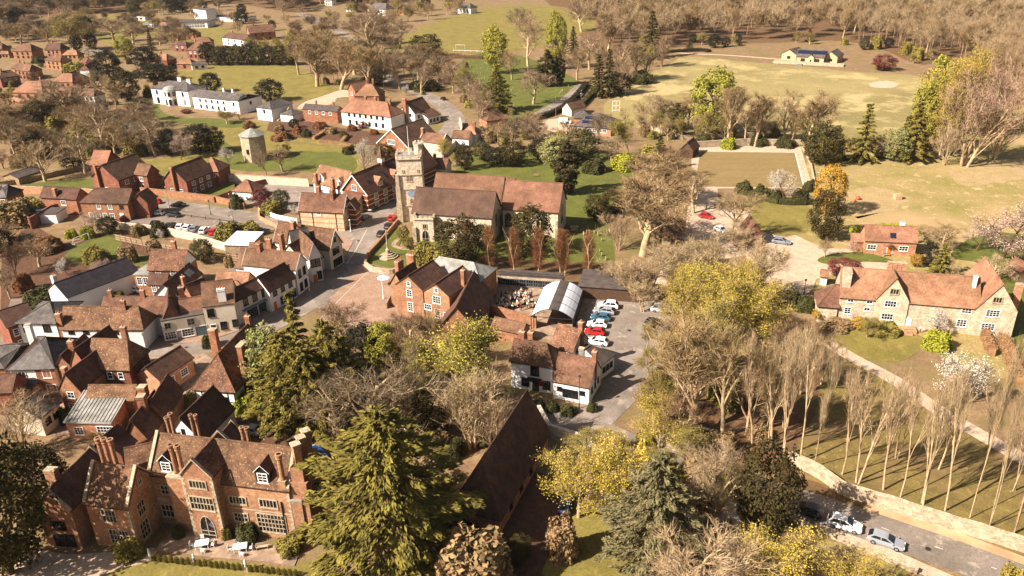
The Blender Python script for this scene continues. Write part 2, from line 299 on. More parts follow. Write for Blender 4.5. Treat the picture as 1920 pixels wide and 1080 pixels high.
# ---------------- a wing of a building ----------------
class Wing:
    def __init__(s, root, A, B, depth, e, rise, roof='gable', ridge='u', wall='brick', rm='tile', oh=.3, hip=(1, 1), z0=0, wallpart=True, gab=None, trimm=None, para=0):
        s.root = root; A = Vector((A[0], A[1], z0)); B = Vector((B[0], B[1], z0))
        s.u = (B-A); s.L = s.u.length; s.u.normalize(); s.v = Vector((-s.u.y, s.u.x, 0)); s.A = A; s.D = depth; s.e = e; s.r = rise; s.z0 = z0
        u, v, L, D = s.u, s.v, s.L, s.D; s.ridge = ridge; s.rm = rm; s.wall = wall
        C = [A, A+u*L, A+u*L+v*D, A+v*D]; up = Zv*(e-z0)
        wb = MB(); T = [c+up for c in C]; lift = .03
        gabw = gab or wall
        if roof in ('gable', 'halfhip') :
            if ridge == 'u': r0, r1 = A+v*D/2+Zv*(e+rise-z0), A+u*L+v*D/2+Zv*(e+rise-z0)
            else: r0, r1 = A+u*L/2+Zv*(e+rise-z0), A+u*L/2+v*D+Zv*(e+rise-z0)
        for i in range(4):
            j = (i+1) % 4; wb.poly([C[i], C[j], T[j], T[i]], wall)
        hp = hip if roof in ('hip', 'halfhip') else (0, 0)
        if roof in ('gable', 'hip', 'halfhip'):
            # local frame: ridge along a, span along b
            if ridge == 'u': o0, a, b, la, lb = A, u, v, L, D
            else: o0, a, b, la, lb = A+u*L, v, -u, D, L
            z = Zv*(e-z0); sl = rise/(lb/2)
            ohb = oh; zt = e-z0-ohb*sl
            ea = [-oh if hp[0] == 0 else -oh, la+(oh)]
            i0 = hp[0]*lb/2 if hp[0] else -oh; i1 = la-hp[1]*lb/2 if hp[1] else la+oh
            th = .14
            R0 = o0+a*i0+b*lb/2+Zv*(e+rise-z0+lift); R1 = o0+a*i1+b*lb/2+Zv*(e+rise-z0+lift)
            E = [o0+a*ea[0]-b*ohb+Zv*(zt+lift), o0+a*ea[1]-b*ohb+Zv*(zt+lift), o0+a*ea[1]+b*(lb+ohb)+Zv*(zt+lift), o0+a*ea[0]+b*(lb+ohb)+Zv*(zt+lift)]
            rb = MB(); t = Zv*th
            def slab(pts):
                rb.poly([p+t for p in pts], rm); rb.poly([p for p in pts][::-1], 'wood_dark')
            slab([E[0], E[1], R1, R0]); slab([E[2], E[3], R0, R1])
            for (p, q) in ((E[0], E[1]), (E[2], E[3])): rb.poly([p, q, q+t, p+t], 'black')
            ft = trimm or 'wood_dark'
            if hp[0]:
                slab([E[3], E[0], R0]); rb.poly([E[3], E[0], E[0]+t, E[3]+t], 'black')
            else:
                for p in ((E[3], R0), (R0, E[0])): rb.poly([p[0], p[1], p[1]+t, p[0]+t], ft)
                wb.poly([T[0] if ridge == 'u' else T[0], o0+b*lb/2+Zv*(e+rise-z0), T[3] if ridge == 'u' else T[1]], gabw)
                if trimm: s.verge(rb, E[0]+t*.9, R0+t*.9, E[3]+t*.9, -a, trimm)
            if hp[1]:
                slab([E[1], E[2], R1]); rb.poly([E[1], E[2], E[2]+t, E[1]+t], 'black')
            else:
                for p in ((E[1], R1), (R1, E[2])): rb.poly([p[0], p[1], p[1]+t, p[0]+t], ft)
                wb.poly([T[1] if ridge == 'u' else T[3], T[2], o0+a*la+b*lb/2+Zv*(e+rise-z0)], gabw)
                if trimm: s.verge(rb, E[1]+t*.9, R1+t*.9, E[2]+t*.9, a, trimm)
            # ridge tiles, hips
            cap = rm
            rb.tube(R0+t, R1+t, .13, .13, cap, 5)
            if hp[0]: rb.tube(R0+t, E[0]+t, .1, .1, cap, 4); rb.tube(R0+t, E[3]+t, .1, .1, cap, 4)
            if hp[1]: rb.tube(R1+t, E[1]+t, .1, .1, cap, 4); rb.tube(R1+t, E[2]+t, .1, .1, cap, 4)
            if para:      # stone coping on the gables
                for (g, sgn) in ((0, -1), (la, 1)):
                    if (g == 0 and hp[0]) or (g and hp[1]): continue
                    q0 = o0+a*g; top = q0+b*lb/2+Zv*(e+rise-z0+.35)
                    for p0 in (q0-b*.1+Zv*(e-z0+.1), q0+b*(lb+.1)+Zv*(e-z0+.1)):
                        wb.hexa([p0-a*.22, p0+a*.22, top+a*.22, top-a*.22], [p0-a*.22+Zv*.28, p0+a*.22+Zv*.28, top+a*.22+Zv*.28, top-a*.22+Zv*.28], 'ashlar')
            s.roof = rb.build('roof', root, uv=True)
        elif roof == 'flat':
            rb = MB(); p = rise if rise else .25
            rb.hexa([c+up+(-u-v, u-v, u+v, v-u)[i]*oh*.5+Zv*lift for i, c in enumerate(C)], [c+up+(-u-v, u-v, u+v, v-u)[i]*oh*.5+Zv*(p+lift) for i, c in enumerate(C)], rm)
            s.roof = rb.build('roof', root)
        elif roof == 'mono':      # falls towards the front (A-B)
            rb = MB(); t = Zv*.14
            E = [C[0]-u*oh-v*oh+up-Zv*oh*rise/D, C[1]+u*oh-v*oh+up-Zv*oh*rise/D, C[2]+u*oh+up+Zv*rise, C[3]-u*oh+up+Zv*rise]
            rb.hexa([p+Zv*lift for p in E], [p+Zv*lift+t for p in E], rm); s.roof = rb.build('roof', root)
            wb.poly([T[1], T[2], T[2]+Zv*rise], wall); wb.poly([T[3], T[0], T[3]+Zv*rise], wall); wb.poly([T[2], T[3], T[3]+Zv*rise, T[2]+Zv*rise], wall)
        if roof == 'flat' or roof == 'none': wb.poly(T, rm)
        if wallpart: s.walls = wb.build('wall', root)
    def verge(s, rb, p, q, r, out, m):
        for a, b in ((p, q), (q, r)):
            d = Zv*.32; o = out*.04
            rb.hexa([a-d+o*.0, a-d+o, b-d+o, b-d+o*.0], [a+o*.0, a+o, b+o, b+o*.0], m)
    def at(s, fu, fv, z): return s.A+s.u*s.L*fu+s.v*s.D*fv+Zv*(z-s.z0)
    def side(s, k):
        u, v = s.u, s.v
        return {'f': (s.A, u, s.L, -v), 'r': (s.A+u*s.L, v, s.D, u), 'b': (s.A+u*s.L+v*s.D, -u, s.L, v), 'l': (s.A+v*s.D, -v, s.D, -u)}[k]
    def win(s, k, fu, z, w=1.1, h=1.3, style='white'):
        o, d, L, n = s.side(k); return window(s.root, o+d*L*fu+Zv*(z-s.z0)+n*.006, d, w, h, style)
    def wins(s, k, n, z, w=1.1, h=1.3, style='white', a=.1, b=.9):
        for i in range(n): s.win(k, a+(b-a)*(i+.5)/n, z, w, h, style)
    def door(s, k, fu, **kw):
        o, d, L, n = s.side(k); return door(s.root, o+d*L*fu+n*.01, d, **kw)
    def chim(s, fu, fv, w=.9, d=.7, top=None, pots=2, m='brick', cap=None, along='u', cap_top=True):
        c = s.at(fu, fv, s.z0); top = min(top or 99, s.e+s.r+1.5) if cap_top else top; b = MB(); a, bb = (s.u, s.v) if along == 'u' else (s.v, s.u)
        base = max(0.0, s.e-.5) if 0 <= fv <= 1 and 0 <= fu <= 1 else 0
        b.box((c.x, c.y, base), a, bb, Zv, w, d, top-base, m); b.box((c.x, c.y, top-.35), a, bb, Zv, w+.14, d+.14, .16, cap or m); b.box((c.x, c.y, top), a, bb, Zv, w+.1, d+.1, .12, cap or 'ashlar')
        o = b.build('chimney', s.root)
        for i in range(pots):
            q = Vector((c.x, c.y, top+.1))+a*((i-(pots-1)/2)*w/max(pots, 1)); p = MB(); p.lathe(q, [(.14, 0), (.11, .35), (.14, .4), (.14, .5)], 'pot', 7); k = p.build('chimney_pot', None, loc=s.root.location); k.location = (0, 0, 0); k.parent = o
        return o
    def dormer(s, k, fu, z, w=1.5, h=1.2, wall=None, rm=None, style='white', back=None, winh=None):
        """gabled dormer on the roof slope above side k; z is its sill"""
        o, d, L, n = s.side(k); run = (s.D if k in 'fb' else s.L)/2; sl = s.r/run; inn = max(0, (z-s.e)/sl)-.12
        c = o+d*L*fu-n*inn; b = MB(); wl = wall or s.wall; rmm = rm or s.rm; dep = (h+w*.5)/sl+.2
        p = [c-d*w/2, c+d*w/2, c+d*w/2-n*dep, c-d*w/2-n*dep]; zb = z-.35-s.z0
        q = [x+Zv*zb for x in p]; t = [x+Zv*(z+h-s.z0) for x in p]
        b.hexa(q, t, wl); ap = c+Zv*(z+h+w*.5-s.z0); apb = ap-n*dep
        b.poly([t[0], t[1], ap], wl)
        e0 = Zv*-.12; L0 = t[0]-d*.15+n*.2+e0; R0 = t[1]+d*.15+n*.2+e0; A0 = ap+n*.2+Zv*.06
        Lb = t[3]-d*.15+e0; Rb = t[2]+d*.15+e0; Ab = apb+Zv*.06; tt = Zv*.1
        b.poly([L0+tt, A0+tt, Ab+tt, Lb+tt], rmm); b.poly([R0+tt, Rb+tt, Ab+tt, A0+tt], rmm)
        for x, y in ((L0, A0), (A0, R0)): b.poly([x, y, y+tt, x+tt], 'trim' if style == 'white' else 'wood_dark')
        ob = b.build('dormer', s.root)
        a, g = win_meshes(w*.62, winh or h*.75, style); wo = bpy.data.objects.new('window', a); COL.objects.link(wo); wo.parent = ob
        wo.location = c+n*.01+Zv*(z+.08-s.z0)-s.root.location; wo.rotation_euler = (0, 0, math.atan2(d.y, d.x))
        return ob
    def skylight(s, k, fu, fs, w=.8, l=1.1, m='glass_blue'):
        o, d, L, n = s.side(k); run = (s.D if k in 'fb' else s.L)/2; sl = math.atan2(s.r, run)
        c = o+d*L*fu-n*run*fs+Zv*(s.e-s.z0+s.r*fs+.2); a = d; b2 = (-n*math.cos(sl)+Zv*math.sin(sl)); nn = a.cross(b2)
        if nn.z < 0: nn = -nn
        b = MB(); b.box(c, a, b2, nn, w+.12, l+.12, .06, 'metal_dark'); o1 = b.build('skylight', s.root)
        return o1, s.panel(c+nn*.065, a, b2, nn, w, l, m, o1)
    def panel(s, c, a, b2, nn, w, l, m, par):
        b = MB(); b.box(c, a, b2, nn, w, l, .02, m); o = b.build('pane', None, loc=s.root.location); o.location = (0, 0, 0); o.parent = par; return o
def ridgefit(A, B, e, pitch, R):
    """depth of a wing whose ridge (parallel to AB) passes through photo point R"""
    u = (B-A).normalized(); v = Vector((-u.y, u.x, 0)); best = None
    for i in range(10, 160):
        h = i*.1; z = e+h*math.tan(pitch)
        a = proj(A+v*h+Zv*(z-A.z)); b = proj(B+v*h+Zv*(z-A.z))
        y = a[1]+(b[1]-a[1])*(R[0]-a[0])/((b[0]-a[0]) or 1e-6); d = abs(y-R[1])
        if best is None or d < best[0]: best = (d, h)
    return 2*best[1]
LOG = []
def W(root, fr, A, B, e, depth=None, R=None, pitch=47, rise=None, **kw):
    """wing from two eave points of the photo (frame fr) at eave height e; depth in metres, a far eave point, or fitted to ridge point R"""
    a = S(fr, *A, e); b = S(fr, *B, e); ridge = kw.get('ridge', 'u')
    if depth is None: depth = ridgefit(a, b, e, math.radians(pitch), px(fr, *R))
    elif isinstance(depth, tuple):
        c = S(fr, *depth, e); u = (b-a).normalized(); depth = (c-b).dot(Vector((-u.y, u.x, 0)))
    if rise is None:
        span = depth if ridge == 'u' else (b-a).length
        rise = span/2*math.tan(math.radians(pitch))
        if ridge == 'v' and R is not None:
            m = (a+b)/2; rise = hfit(Vector((m.x, m.y, 0)), px(fr, *R)[1])-e
    LOG.append((root.name if root else '?', round((b-a).length, 1), round(depth, 1), round(e, 1), round(rise, 1)))
    if depth < 0: depth = -depth; LOG.append('NEG DEPTH')
    return Wing(root, a, b, depth, e, rise, **kw)
def house(name, fr, at, label, group=None, cat='house', h=0):
    p = S(fr, *at, h); return thing(name, (p.x, p.y, 0), label, cat, group)
def WR(root, fr, R1, R2, hr, width, e, hipf=0, **kw):
    """wing from its two ridge ends in the photo (near end first)"""
    a = S(fr, *R1, hr); b = S(fr, *R2, hr); v = b-a; L = v.length; v.normalize(); u = Vector((v.y, -v.x, 0)); a = a-v*(width/2*hipf)
    w_ = Wing(root, Vector((a.x, a.y, 0))-u*width/2, Vector((a.x, a.y, 0))+u*width/2, L+width/2*hipf, e, hr-e, ridge='v', **({'roof': 'hip', 'hip': (hipf, 0)} if hipf else {}), **kw)
    LOG.append((root.name, 'WR', round(L, 1))); return w_
# ---------------- ground ----------------
def smooth_line(pts, n=4, closed=False):
    pts = [Vector(p) for p in pts]; out = []; N = len(pts)
    rng = range(N if closed else N-1)
    for i in rng:
        g = (lambda k: pts[k % N]) if closed else (lambda k: pts[min(max(k, 0), N-1)])
        p0, p1, p2, p3 = g(i-1), g(i), g(i+1), g(i+2)
        for j in range(n):
            t = j/n; out.append(.5*((2*p1)+(p2-p0)*t+(2*p0-5*p1+4*p2-p3)*t*t+(3*p1-3*p2+p3-p0)*t**3))
    if not closed: out.append(pts[-1])
    return out
def sheet(name, pts, m, z, sm=0, fr='p', jit=0, kind='structure', thick=0):
    q = [S(fr, *p) for p in pts]
    if sm: q = smooth_line(q, sm, True)
    if jit: q = [p+Vector((random.uniform(-jit, jit), random.uniform(-jit, jit), 0)) for p in q]
    c = sum(q, Vector())/len(q); b = MB(); q = [Vector((p.x, p.y, z)) for p in q]
    area = sum(q[i].x*q[(i+1) % len(q)].y-q[(i+1) % len(q)].x*q[i].y for i in range(len(q)))
    if area < 0: q = q[::-1]
    b.poly(q, m)
    if thick:
        for i in range(len(q)): p, r = q[i], q[(i+1) % len(q)]; b.poly([p-Zv*thick, r-Zv*thick, r, p], m)
    o = b.build(name, None, loc=(c.x, c.y, 0), uv=False); return tag(o, kind=kind)
def ribbon(name, pts, width, m, z, fr='p', sm=4, kind='structure', off=0, dash=None):
    q = smooth_line([S(fr, *p) for p in pts], sm); b = MB(); L = []; R = []
    for i, p in enumerate(q):
        d = (q[min(i+1, len(q)-1)]-q[max(i-1, 0)]).normalized(); n = Vector((-d.y, d.x, 0))
        L.append(p+n*(off+width/2)+Zv*z); R.append(p+n*(off-width/2)+Zv*z)
    if dash:
        acc = 0
        for i in range(len(q)-1):
            a, c = q[i], q[i+1]; l = (c-a).length; d = (c-a)/l; n = Vector((-d.y, d.x, 0)); t = (-acc) % dash[1]
            while t < l:
                e = min(t+dash[0], l+.5); b.poly([a+d*t+n*(off-width/2)+Zv*z, a+d*e+n*(off-width/2)+Zv*z, a+d*e+n*(off+width/2)+Zv*z, a+d*t+n*(off+width/2)+Zv*z], m); t += dash[1]
            acc += l
    else:
        for i in range(len(q)-1): b.poly([R[i], R[i+1], L[i+1], L[i]], m)
    o = b.build(name, None, loc=(q[0].x, q[0].y, 0), uv=False); return tag(o, kind=kind)
b = MB(); b.poly([(-3000, -200, 0), (3000, -200, 0), (3000, 5000, 0), (-3000, 5000, 0)], 'ground')
tag(b.build('ground', None, loc=(0, 0, 0), uv=False), kind='structure')
sheet('woodland_floor', [(1150, 100), (1240, 92), (1330, 84), (1460, 80), (1560, 76), (1640, 88), (1730, 122), (1790, 106), (1860, 160), (2000, 200), (2400, 0), (2300, -100), (900, -100), (1000, -20), (1080, 60)], 'litter', .012, 3, jit=.5)
sheet('woodland_floor', [(-200, 60), (0, 54), (60, 34), (170, 26), (240, 26), (300, 12), (430, 6), (560, 24), (600, 8), (700, 6), (960, -12), (1100, -8), (1200, -60), (-400, -60)], 'litter', .014, 3, jit=.5)
sheet('recreation_ground', [(690, 112), (740, 78), (800, 48), (880, 22), (960, 10), (1060, 14), (1130, 40), (1080, 66), (990, 92), (900, 100), (800, 98), (740, 104)], 'grass', .02, 4, jit=.6)
sheet('cricket_field', [(1130, 205), (1165, 165), (1240, 128), (1290, 106), (1400, 116), (1500, 124), (1600, 134), (1720, 142), (1750, 170), (1730, 230), (1690, 290), (1560, 300), (1450, 262), (1300, 246), (1180, 238)], 'grass_pale', .02, 4, jit=.6)
sheet('bare_pitch', [(1630, 157), (1645, 153), (1665, 152), (1684, 157), (1676, 164), (1652, 165), (1634, 163)], 'gravel', .05, 4)
ribbon('field_path', [(1255, 98), (1300, 101), (1350, 103), (1410, 107), (1470, 112)], 3, 'gravel', .05)
sheet('paddock', [(1515, 300), (1640, 292), (1720, 300), (1800, 250), (1960, 170), (2000, 480), (1930, 700), (1740, 660), (1560, 620), (1530, 520), (1560, 480), (1430, 455), (1400, 400), (1420, 372), (1510, 360)], 'grass_dry', .02, 4, jit=.7)
sheet('sandy_patch', [(1570, 365), (1620, 352), (1680, 358), (1700, 380), (1650, 402), (1600, 408), (1580, 395), (1560, 385)], 'worn', .04, 4, jit=1.2)
sheet('sandy_track', [(1780, 322), (1830, 305), (1930, 290), (1930, 330), (1860, 345), (1800, 345)], 'worn', .04, 4, jit=1.2)
sheet('garden_lawn', [(1410, 375), (1510, 380), (1520, 420), (1500, 440), (1450, 440), (1420, 425)], 'grass', .045, 4, jit=.3)
sheet('churchyard', [(870, 300), (950, 288), (1060, 275), (1180, 300), (1185, 345), (1140, 400), (1150, 460), (1140, 530), (1050, 522), (940, 505), (860, 520), (790, 480), (780, 440), (800, 420)], 'grass_bright', .02, 3, jit=.3)
sheet('tree_row_bed', [(900, 480), (1000, 488), (1160, 498), (1170, 530), (1060, 526), (920, 514)], 'litter', .035, 3, jit=.4)
sheet('upper_churchyard', [(870, 108), (960, 100), (1100, 160), (1050, 190), (960, 225), (900, 200), (860, 160)], 'grass_bright', .02, 3, jit=.5)
sheet('memorial_lawn', [(686, 492), (716, 457), (746, 424), (758, 440), (748, 462), (770, 470), (778, 485), (764, 500), (728, 502)], 'grass_bright', .1, 0, thick=.1)
sheet('meadow', [(250, 300), (330, 292), (400, 240), (430, 225), (500, 232), (560, 252), (640, 262), (672, 282), (668, 330), (560, 322), (460, 318), (420, 330), (340, 330), (280, 322)], 'grass', .02, 3, jit=.3)
sheet('meadow_bright', [(420, 262), (470, 300), (520, 285), (600, 285), (655, 290), (660, 322), (560, 320), (430, 318), (410, 290)], 'grass_bright', .035, 3, jit=.8)
sheet('white_house_field', [(330, 135), (400, 122), (540, 120), (600, 150), (650, 178), (590, 190), (520, 186), (480, 176), (420, 172), (350, 160)], 'grass', .02, 4, jit=.5)
sheet('school_field', [(285, 70), (300, 50), (380, 48), (450, 60), (440, 80), (350, 82)], 'grass', .02, 4)
sheet('far_field', [(170, 38), (250, 25), (290, 45), (240, 80), (190, 80), (180, 60)], 'grass', .02, 4)
sheet('north_lawn', [(280, 215), (290, 195), (300, 190), (300, 205), (330, 220), (400, 222), (460, 232), (440, 240), (340, 232)], 'grass_bright', .04, 3)
sheet('white_house_drive', [(570, 192), (600, 182), (645, 168), (660, 180), (632, 184), (622, 195), (560, 205)], 'gravel', .05, 3)
sheet('cottage_gardens', [(505, 228), (580, 228), (640, 240), (720, 250), (730, 275), (640, 268), (560, 258), (500, 245)], 'soil', .035, 0)
sheet('back_gardens', [(0, 460), (60, 420), (120, 455), (230, 430), (260, 440), (280, 480), (220, 520), (160, 560), (60, 590), (0, 600)], 'soil', .02, 0, jit=.5)
sheet('football_lawn', [(120, 480), (140, 462), (180, 445), (225, 432), (232, 450), (225, 470), (300, 485), (290, 500), (200, 492), (140, 495)], 'grass_bright', .04, 0)
sheet('lower_garden', [(60, 590), (75, 560), (110, 545), (110, 575), (80, 600)], 'grass_bright', .04)
sheet('house_gardens', [(20, 350), (130, 335), (180, 335), (172, 365), (100, 350), (30, 352)], 'grass_bright', .04)
sheet('house_gardens', [(365, 365), (430, 345), (450, 345), (415, 375), (380, 372)], 'grass_bright', .04)
sheet('village_yards', [(0, 640), (20, 560), (160, 560), (260, 560), (330, 540), (400, 560), (420, 600), (300, 640), (200, 660), (0, 690)], 'asphalt_dark', .03, 0)
sheet('village_yards', [(0, 680), (260, 660), (380, 660), (420, 690), (500, 700), (520, 740), (430, 800), (300, 810), (120, 820), (0, 790)], 'stone_slab', .03, 0)
sheet('village_yards', [(440, 480), (560, 440), (700, 420), (640, 540), (480, 620), (380, 600)], 'asphalt_dark', .025, 0)
# streets
HS = [(604, 556), (640, 515), (668, 470), (690, 435), (716, 395), (742, 368), (775, 335), (800, 305), (820, 275), (840, 250), (852, 232), (848, 214), (830, 197), (805, 182), (770, 166), (735, 150), (700, 120), (665, 85), (640, 62), (600, 42), (560, 25)]
LS = [(-90, 674), (0, 665), (120, 662), (270, 655), (390, 648), (450, 632), (500, 612), (560, 580), (604, 556)]
ribbon('high_street', HS, 8.5, 'asphalt', .06)
ribbon('lower_street', LS, 6.5, 'asphalt', .064)
sheet('street_junction', [(583, 553), (640, 490), (600, 540), (680, 494), (640, 560), (600, 585)], 'asphalt', .068)
sheet('pavement', [(262, 652), (390, 640), (450, 620), (520, 588), (583, 553), (640, 494), (662, 455), (640, 440), (560, 530), (480, 580), (400, 610), (330, 628), (262, 640)], 'pave', .16, 0, thick=.12)
sheet('pavement', [(0, 658), (120, 655), (262, 650), (262, 643), (120, 648), (0, 650)], 'pave', .16, 0, thick=.12)
sheet('market_square', [(624, 556), (686, 491), (712, 508), (740, 512), (760, 560), (740, 640), (640, 640), (600, 600)], 'pave', .14, 0, thick=.08)
ribbon('road_markings', [(700, 500), (660, 540), (600, 600)], .12, 'line', .165, sm=2)
ribbon('road_markings', [(688, 430), (668, 468), (650, 494)], .15, 'line', .075, sm=2)
ribbon('road_markings', [(788, 178), (812, 190), (834, 206), (845, 225), (843, 242)], .16, 'line', .075, dash=(3, 6), off=.3)
ribbon('station_lane', [(236, 366), (270, 377), (300, 381), (350, 388), (420, 398), (500, 412), (560, 428), (600, 440), (665, 460)], 6.5, 'asphalt', .07)
sheet('junction_apron', [(560, 432), (655, 430), (668, 450), (662, 470), (640, 462), (590, 440)], 'asphalt', .074)
sheet('car_park', [(258, 388), (340, 397), (440, 410), (520, 428), (480, 445), (430, 450), (350, 438), (270, 425), (236, 420)], 'asphalt_dark', .05)
sheet('back_lane', [(440, 335), (575, 342), (600, 365), (560, 400), (505, 385), (480, 400), (460, 412), (520, 420), (500, 395), (440, 372)], 'asphalt', .04)
for a in ((405, 412, 400, 418), (405, 412, 440, 421), (440, 421, 452, 415), (436, 410, 432, 405)): ribbon('parking_lines', [(a[0], a[1]), (a[2], a[3])], .12, 'line', .09, sm=1)
ribbon('road_markings', [(545, 418), (575, 425), (600, 432)], .12, 'line', .09, sm=2)
ribbon('church_road', [(1092, 158), (1070, 180), (1045, 196), (1010, 215), (980, 235)], 6, 'asphalt', .05)
sheet('surgery_forecourt', [(1020, 225), (1050, 222), (1080, 235), (1100, 245), (1040, 248), (1010, 240)], 'gravel', .05)
sheet('inn_yard', [(990, 745), (1060, 765), (1110, 755), (1150, 690), (1085, 650), (1080, 560), (1180, 562), (1235, 530), (1262, 590), (1235, 690), (1205, 740), (1130, 812), (1050, 830), (1000, 800)], 'asphalt', .05, jit=.1)
sheet('beer_garden', [(895, 600), (905, 545), (940, 524), (1110, 535), (1105, 560), (1090, 640), (1040, 640), (960, 625)], 'stone_slab', .056)
ribbon('inn_yard_lines', [(1000, 786), (1050, 797), (1110, 802)], .12, 'line', .06, sm=2, dash=(2, 4))
ribbon('lower_road', [(1060, 800), (1130, 815), (1200, 845), (1280, 875), (1360, 900), (1440, 925), (1500, 943), (1560, 962), (1640, 990), (1720, 1017), (1800, 1045), (1880, 1075), (2000, 1120)], 6.2, 'asphalt', .055)
ribbon('road_markings', [(1560, 955), (1640, 985), (1720, 1014), (1800, 1042), (1880, 1072), (1960, 1103)], .13, 'line', .065, dash=(4, 6.5))
ribbon('road_verge', [(1540, 921), (1620, 946), (1700, 972), (1780, 1002), (1860, 1032), (1960, 1070)], 2.2, 'sand', .04)
ribbon('road_verge', [(1530, 985), (1600, 1010), (1680, 1045), (1760, 1080), (1830, 1110)], 2.2, 'gravel', .035)
ribbon('road_verge', [(1460, 893), (1500, 905), (1560, 925), (1620, 950)], 2.6, 'litter', .05)
sheet('shared_car_park', [(1180, 562), (1225, 525), (1262, 470), (1285, 440), (1296, 352), (1345, 348), (1350, 385), (1420, 402), (1500, 446), (1545, 466), (1540, 500), (1500, 560), (1440, 545), (1400, 480), (1330, 490), (1270, 560), (1240, 600)], 'gravel', .04, 0, jit=.3)
sheet('gravel_drive', [(1446, 450), (1498, 444), (1542, 466), (1592, 467), (1610, 478), (1560, 480), (1530, 488), (1556, 498), (1613, 492), (1672, 492), (1668, 508), (1566, 513), (1530, 524), (1524, 542), (1506, 556), (1450, 560), (1440, 500)], 'gravel', .055, 0)
sheet('drive_lawn', [(1532, 488), (1560, 476), (1620, 474), (1672, 488), (1660, 493), (1613, 490), (1556, 496)], 'grass_bright', .07, 3)
sheet('farm_lawn', [(1590, 620), (1720, 628), (1730, 650), (1680, 680), (1590, 665), (1560, 640)], 'grass', .05, 3)
sheet('orchard_lawn', [(1780, 480), (1840, 440), (1960, 460), (1960, 700), (1915, 700), (1880, 560), (1850, 500)], 'grass_bright', .05, 3, jit=.5)
sheet('copse_floor', [(1200, 860), (1260, 690), (1340, 640), (1440, 640), (1520, 650), (1560, 740), (1500, 870), (1460, 890), (1300, 850)], 'litter', .03, 3, jit=.8)
sheet('avenue_grass', [(1560, 665), (1640, 700), (1760, 790), (1960, 900), (1960, 1045), (1780, 985), (1600, 925), (1490, 870), (1540, 740)], 'avenue', .035, 3, jit=.8)
ribbon('farm_track', [(1545, 640), (1600, 672), (1680, 715), (1760, 770), (1850, 822), (1960, 885)], 3.0, 'gravel', .06)
sheet('meadow_bank', [(1060, 940), (1170, 950), (1200, 1090), (1030, 1090), (1040, 1020)], 'grass', .04, 3, jit=.5)
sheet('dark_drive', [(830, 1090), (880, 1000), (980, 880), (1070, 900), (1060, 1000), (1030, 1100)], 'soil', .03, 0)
sheet('rough_bank', [(1200, 990), (1420, 990), (1560, 1010), (1700, 1090), (1200, 1100)], 'grass_dry', .03, 3, jit=.6)
sheet('terrace', [(288, 1032), (322, 1000), (345, 994), (410, 1008), (566, 1030), (552, 1062), (500, 1054), (400, 1046)], 'stone_slab', .12, 0, thick=.1)
sheet('gravel_walk', [(-10, 1100), (60, 1035), (130, 1040), (210, 1035), (292, 1028), (275, 1054), (220, 1068), (130, 1100)], 'gravel', .05, 3)
sheet('manor_lawn', [(110, 1110), (210, 1070), (290, 1052), (400, 1050), (545, 1066), (600, 1048), (680, 1100), (400, 1130)], 'grass', .04, 0, jit=.1)
sheet('manor_courtyard', [(500, 745), (545, 765), (560, 800), (575, 850), (620, 860), (640, 900), (600, 1000), (575, 1000), (560, 850), (430, 830), (440, 780)], 'soil', .045, 3)
sheet('courtyard_bank', [(525, 760), (600, 770), (680, 830), (670, 880), (620, 860), (560, 800)], 'grass', .06, 3, jit=.3)
ribbon('church_path', [(748, 424), (762, 436), (740, 455), (742, 463), (765, 468), (775, 462)], 1.2, 'stone_slab', .13)
# bowling green
sheet('bowling_surround', [(1296, 276), (1500, 272), (1524, 353), (1298, 354)], 'gravel', .05)
sheet('bowling_green', [(1313, 285), (1490, 287), (1506, 352), (1302, 350)], 'bowls', .09)
for a in ((1312, 283.5, 1492, 286.5), (1491, 286, 1508, 352)): ribbon('bowling_edge', [(a[0], a[1]), (a[2], a[3])], .5, 'line', .12, sm=1)
rp = random.Random(4)
for (x, y, w_, h_, m_) in ((640, 505, 14, 5, 'asphalt_dark'), (655, 478, 10, 4, 'asphalt'), (705, 405, 12, 4, 'asphalt_dark'), (690, 420, 6, 5, 'asphalt_dark'), (1195, 600, 26, 7, 'asphalt_dark'), (1170, 650, 18, 8, 'asphalt_dark'), (1190, 690, 16, 5, 'asphalt_dark'), (1150, 730, 20, 6, 'asphalt_dark'), (1700, 1015, 30, 6, 'asphalt_dark'), (1800, 1040, 22, 5, 'asphalt_dark'), (1620, 985, 16, 5, 'asphalt_dark'), (380, 402, 22, 3, 'asphalt_dark'), (470, 412, 18, 3, 'asphalt_dark'), (340, 650, 20, 3, 'asphalt_dark'), (848, 225, 6, 4, 'asphalt_dark')):
    sheet('road_patch', [(x-w_, y-h_), (x+w_*.8, y-h_*.7), (x+w_, y+h_), (x-w_*.9, y+h_*.8)], m_, .0722 if y > 300 else .0722, 0, jit=.15)
for (x, y) in ((650, 490), (672, 452), (712, 392), (1180, 620), (1165, 705), (1740, 1030), (1650, 1000), (430, 405), (350, 652), (1200, 560)): p = P(x, y); b = MB(); b.lathe((p.x, p.y, .078), [(.38, 0), (.38, .004)], 'metal_dark', 10); tag(b.build('manhole_cover', None, loc=(p.x, p.y, 0), uv=False), kind='structure')
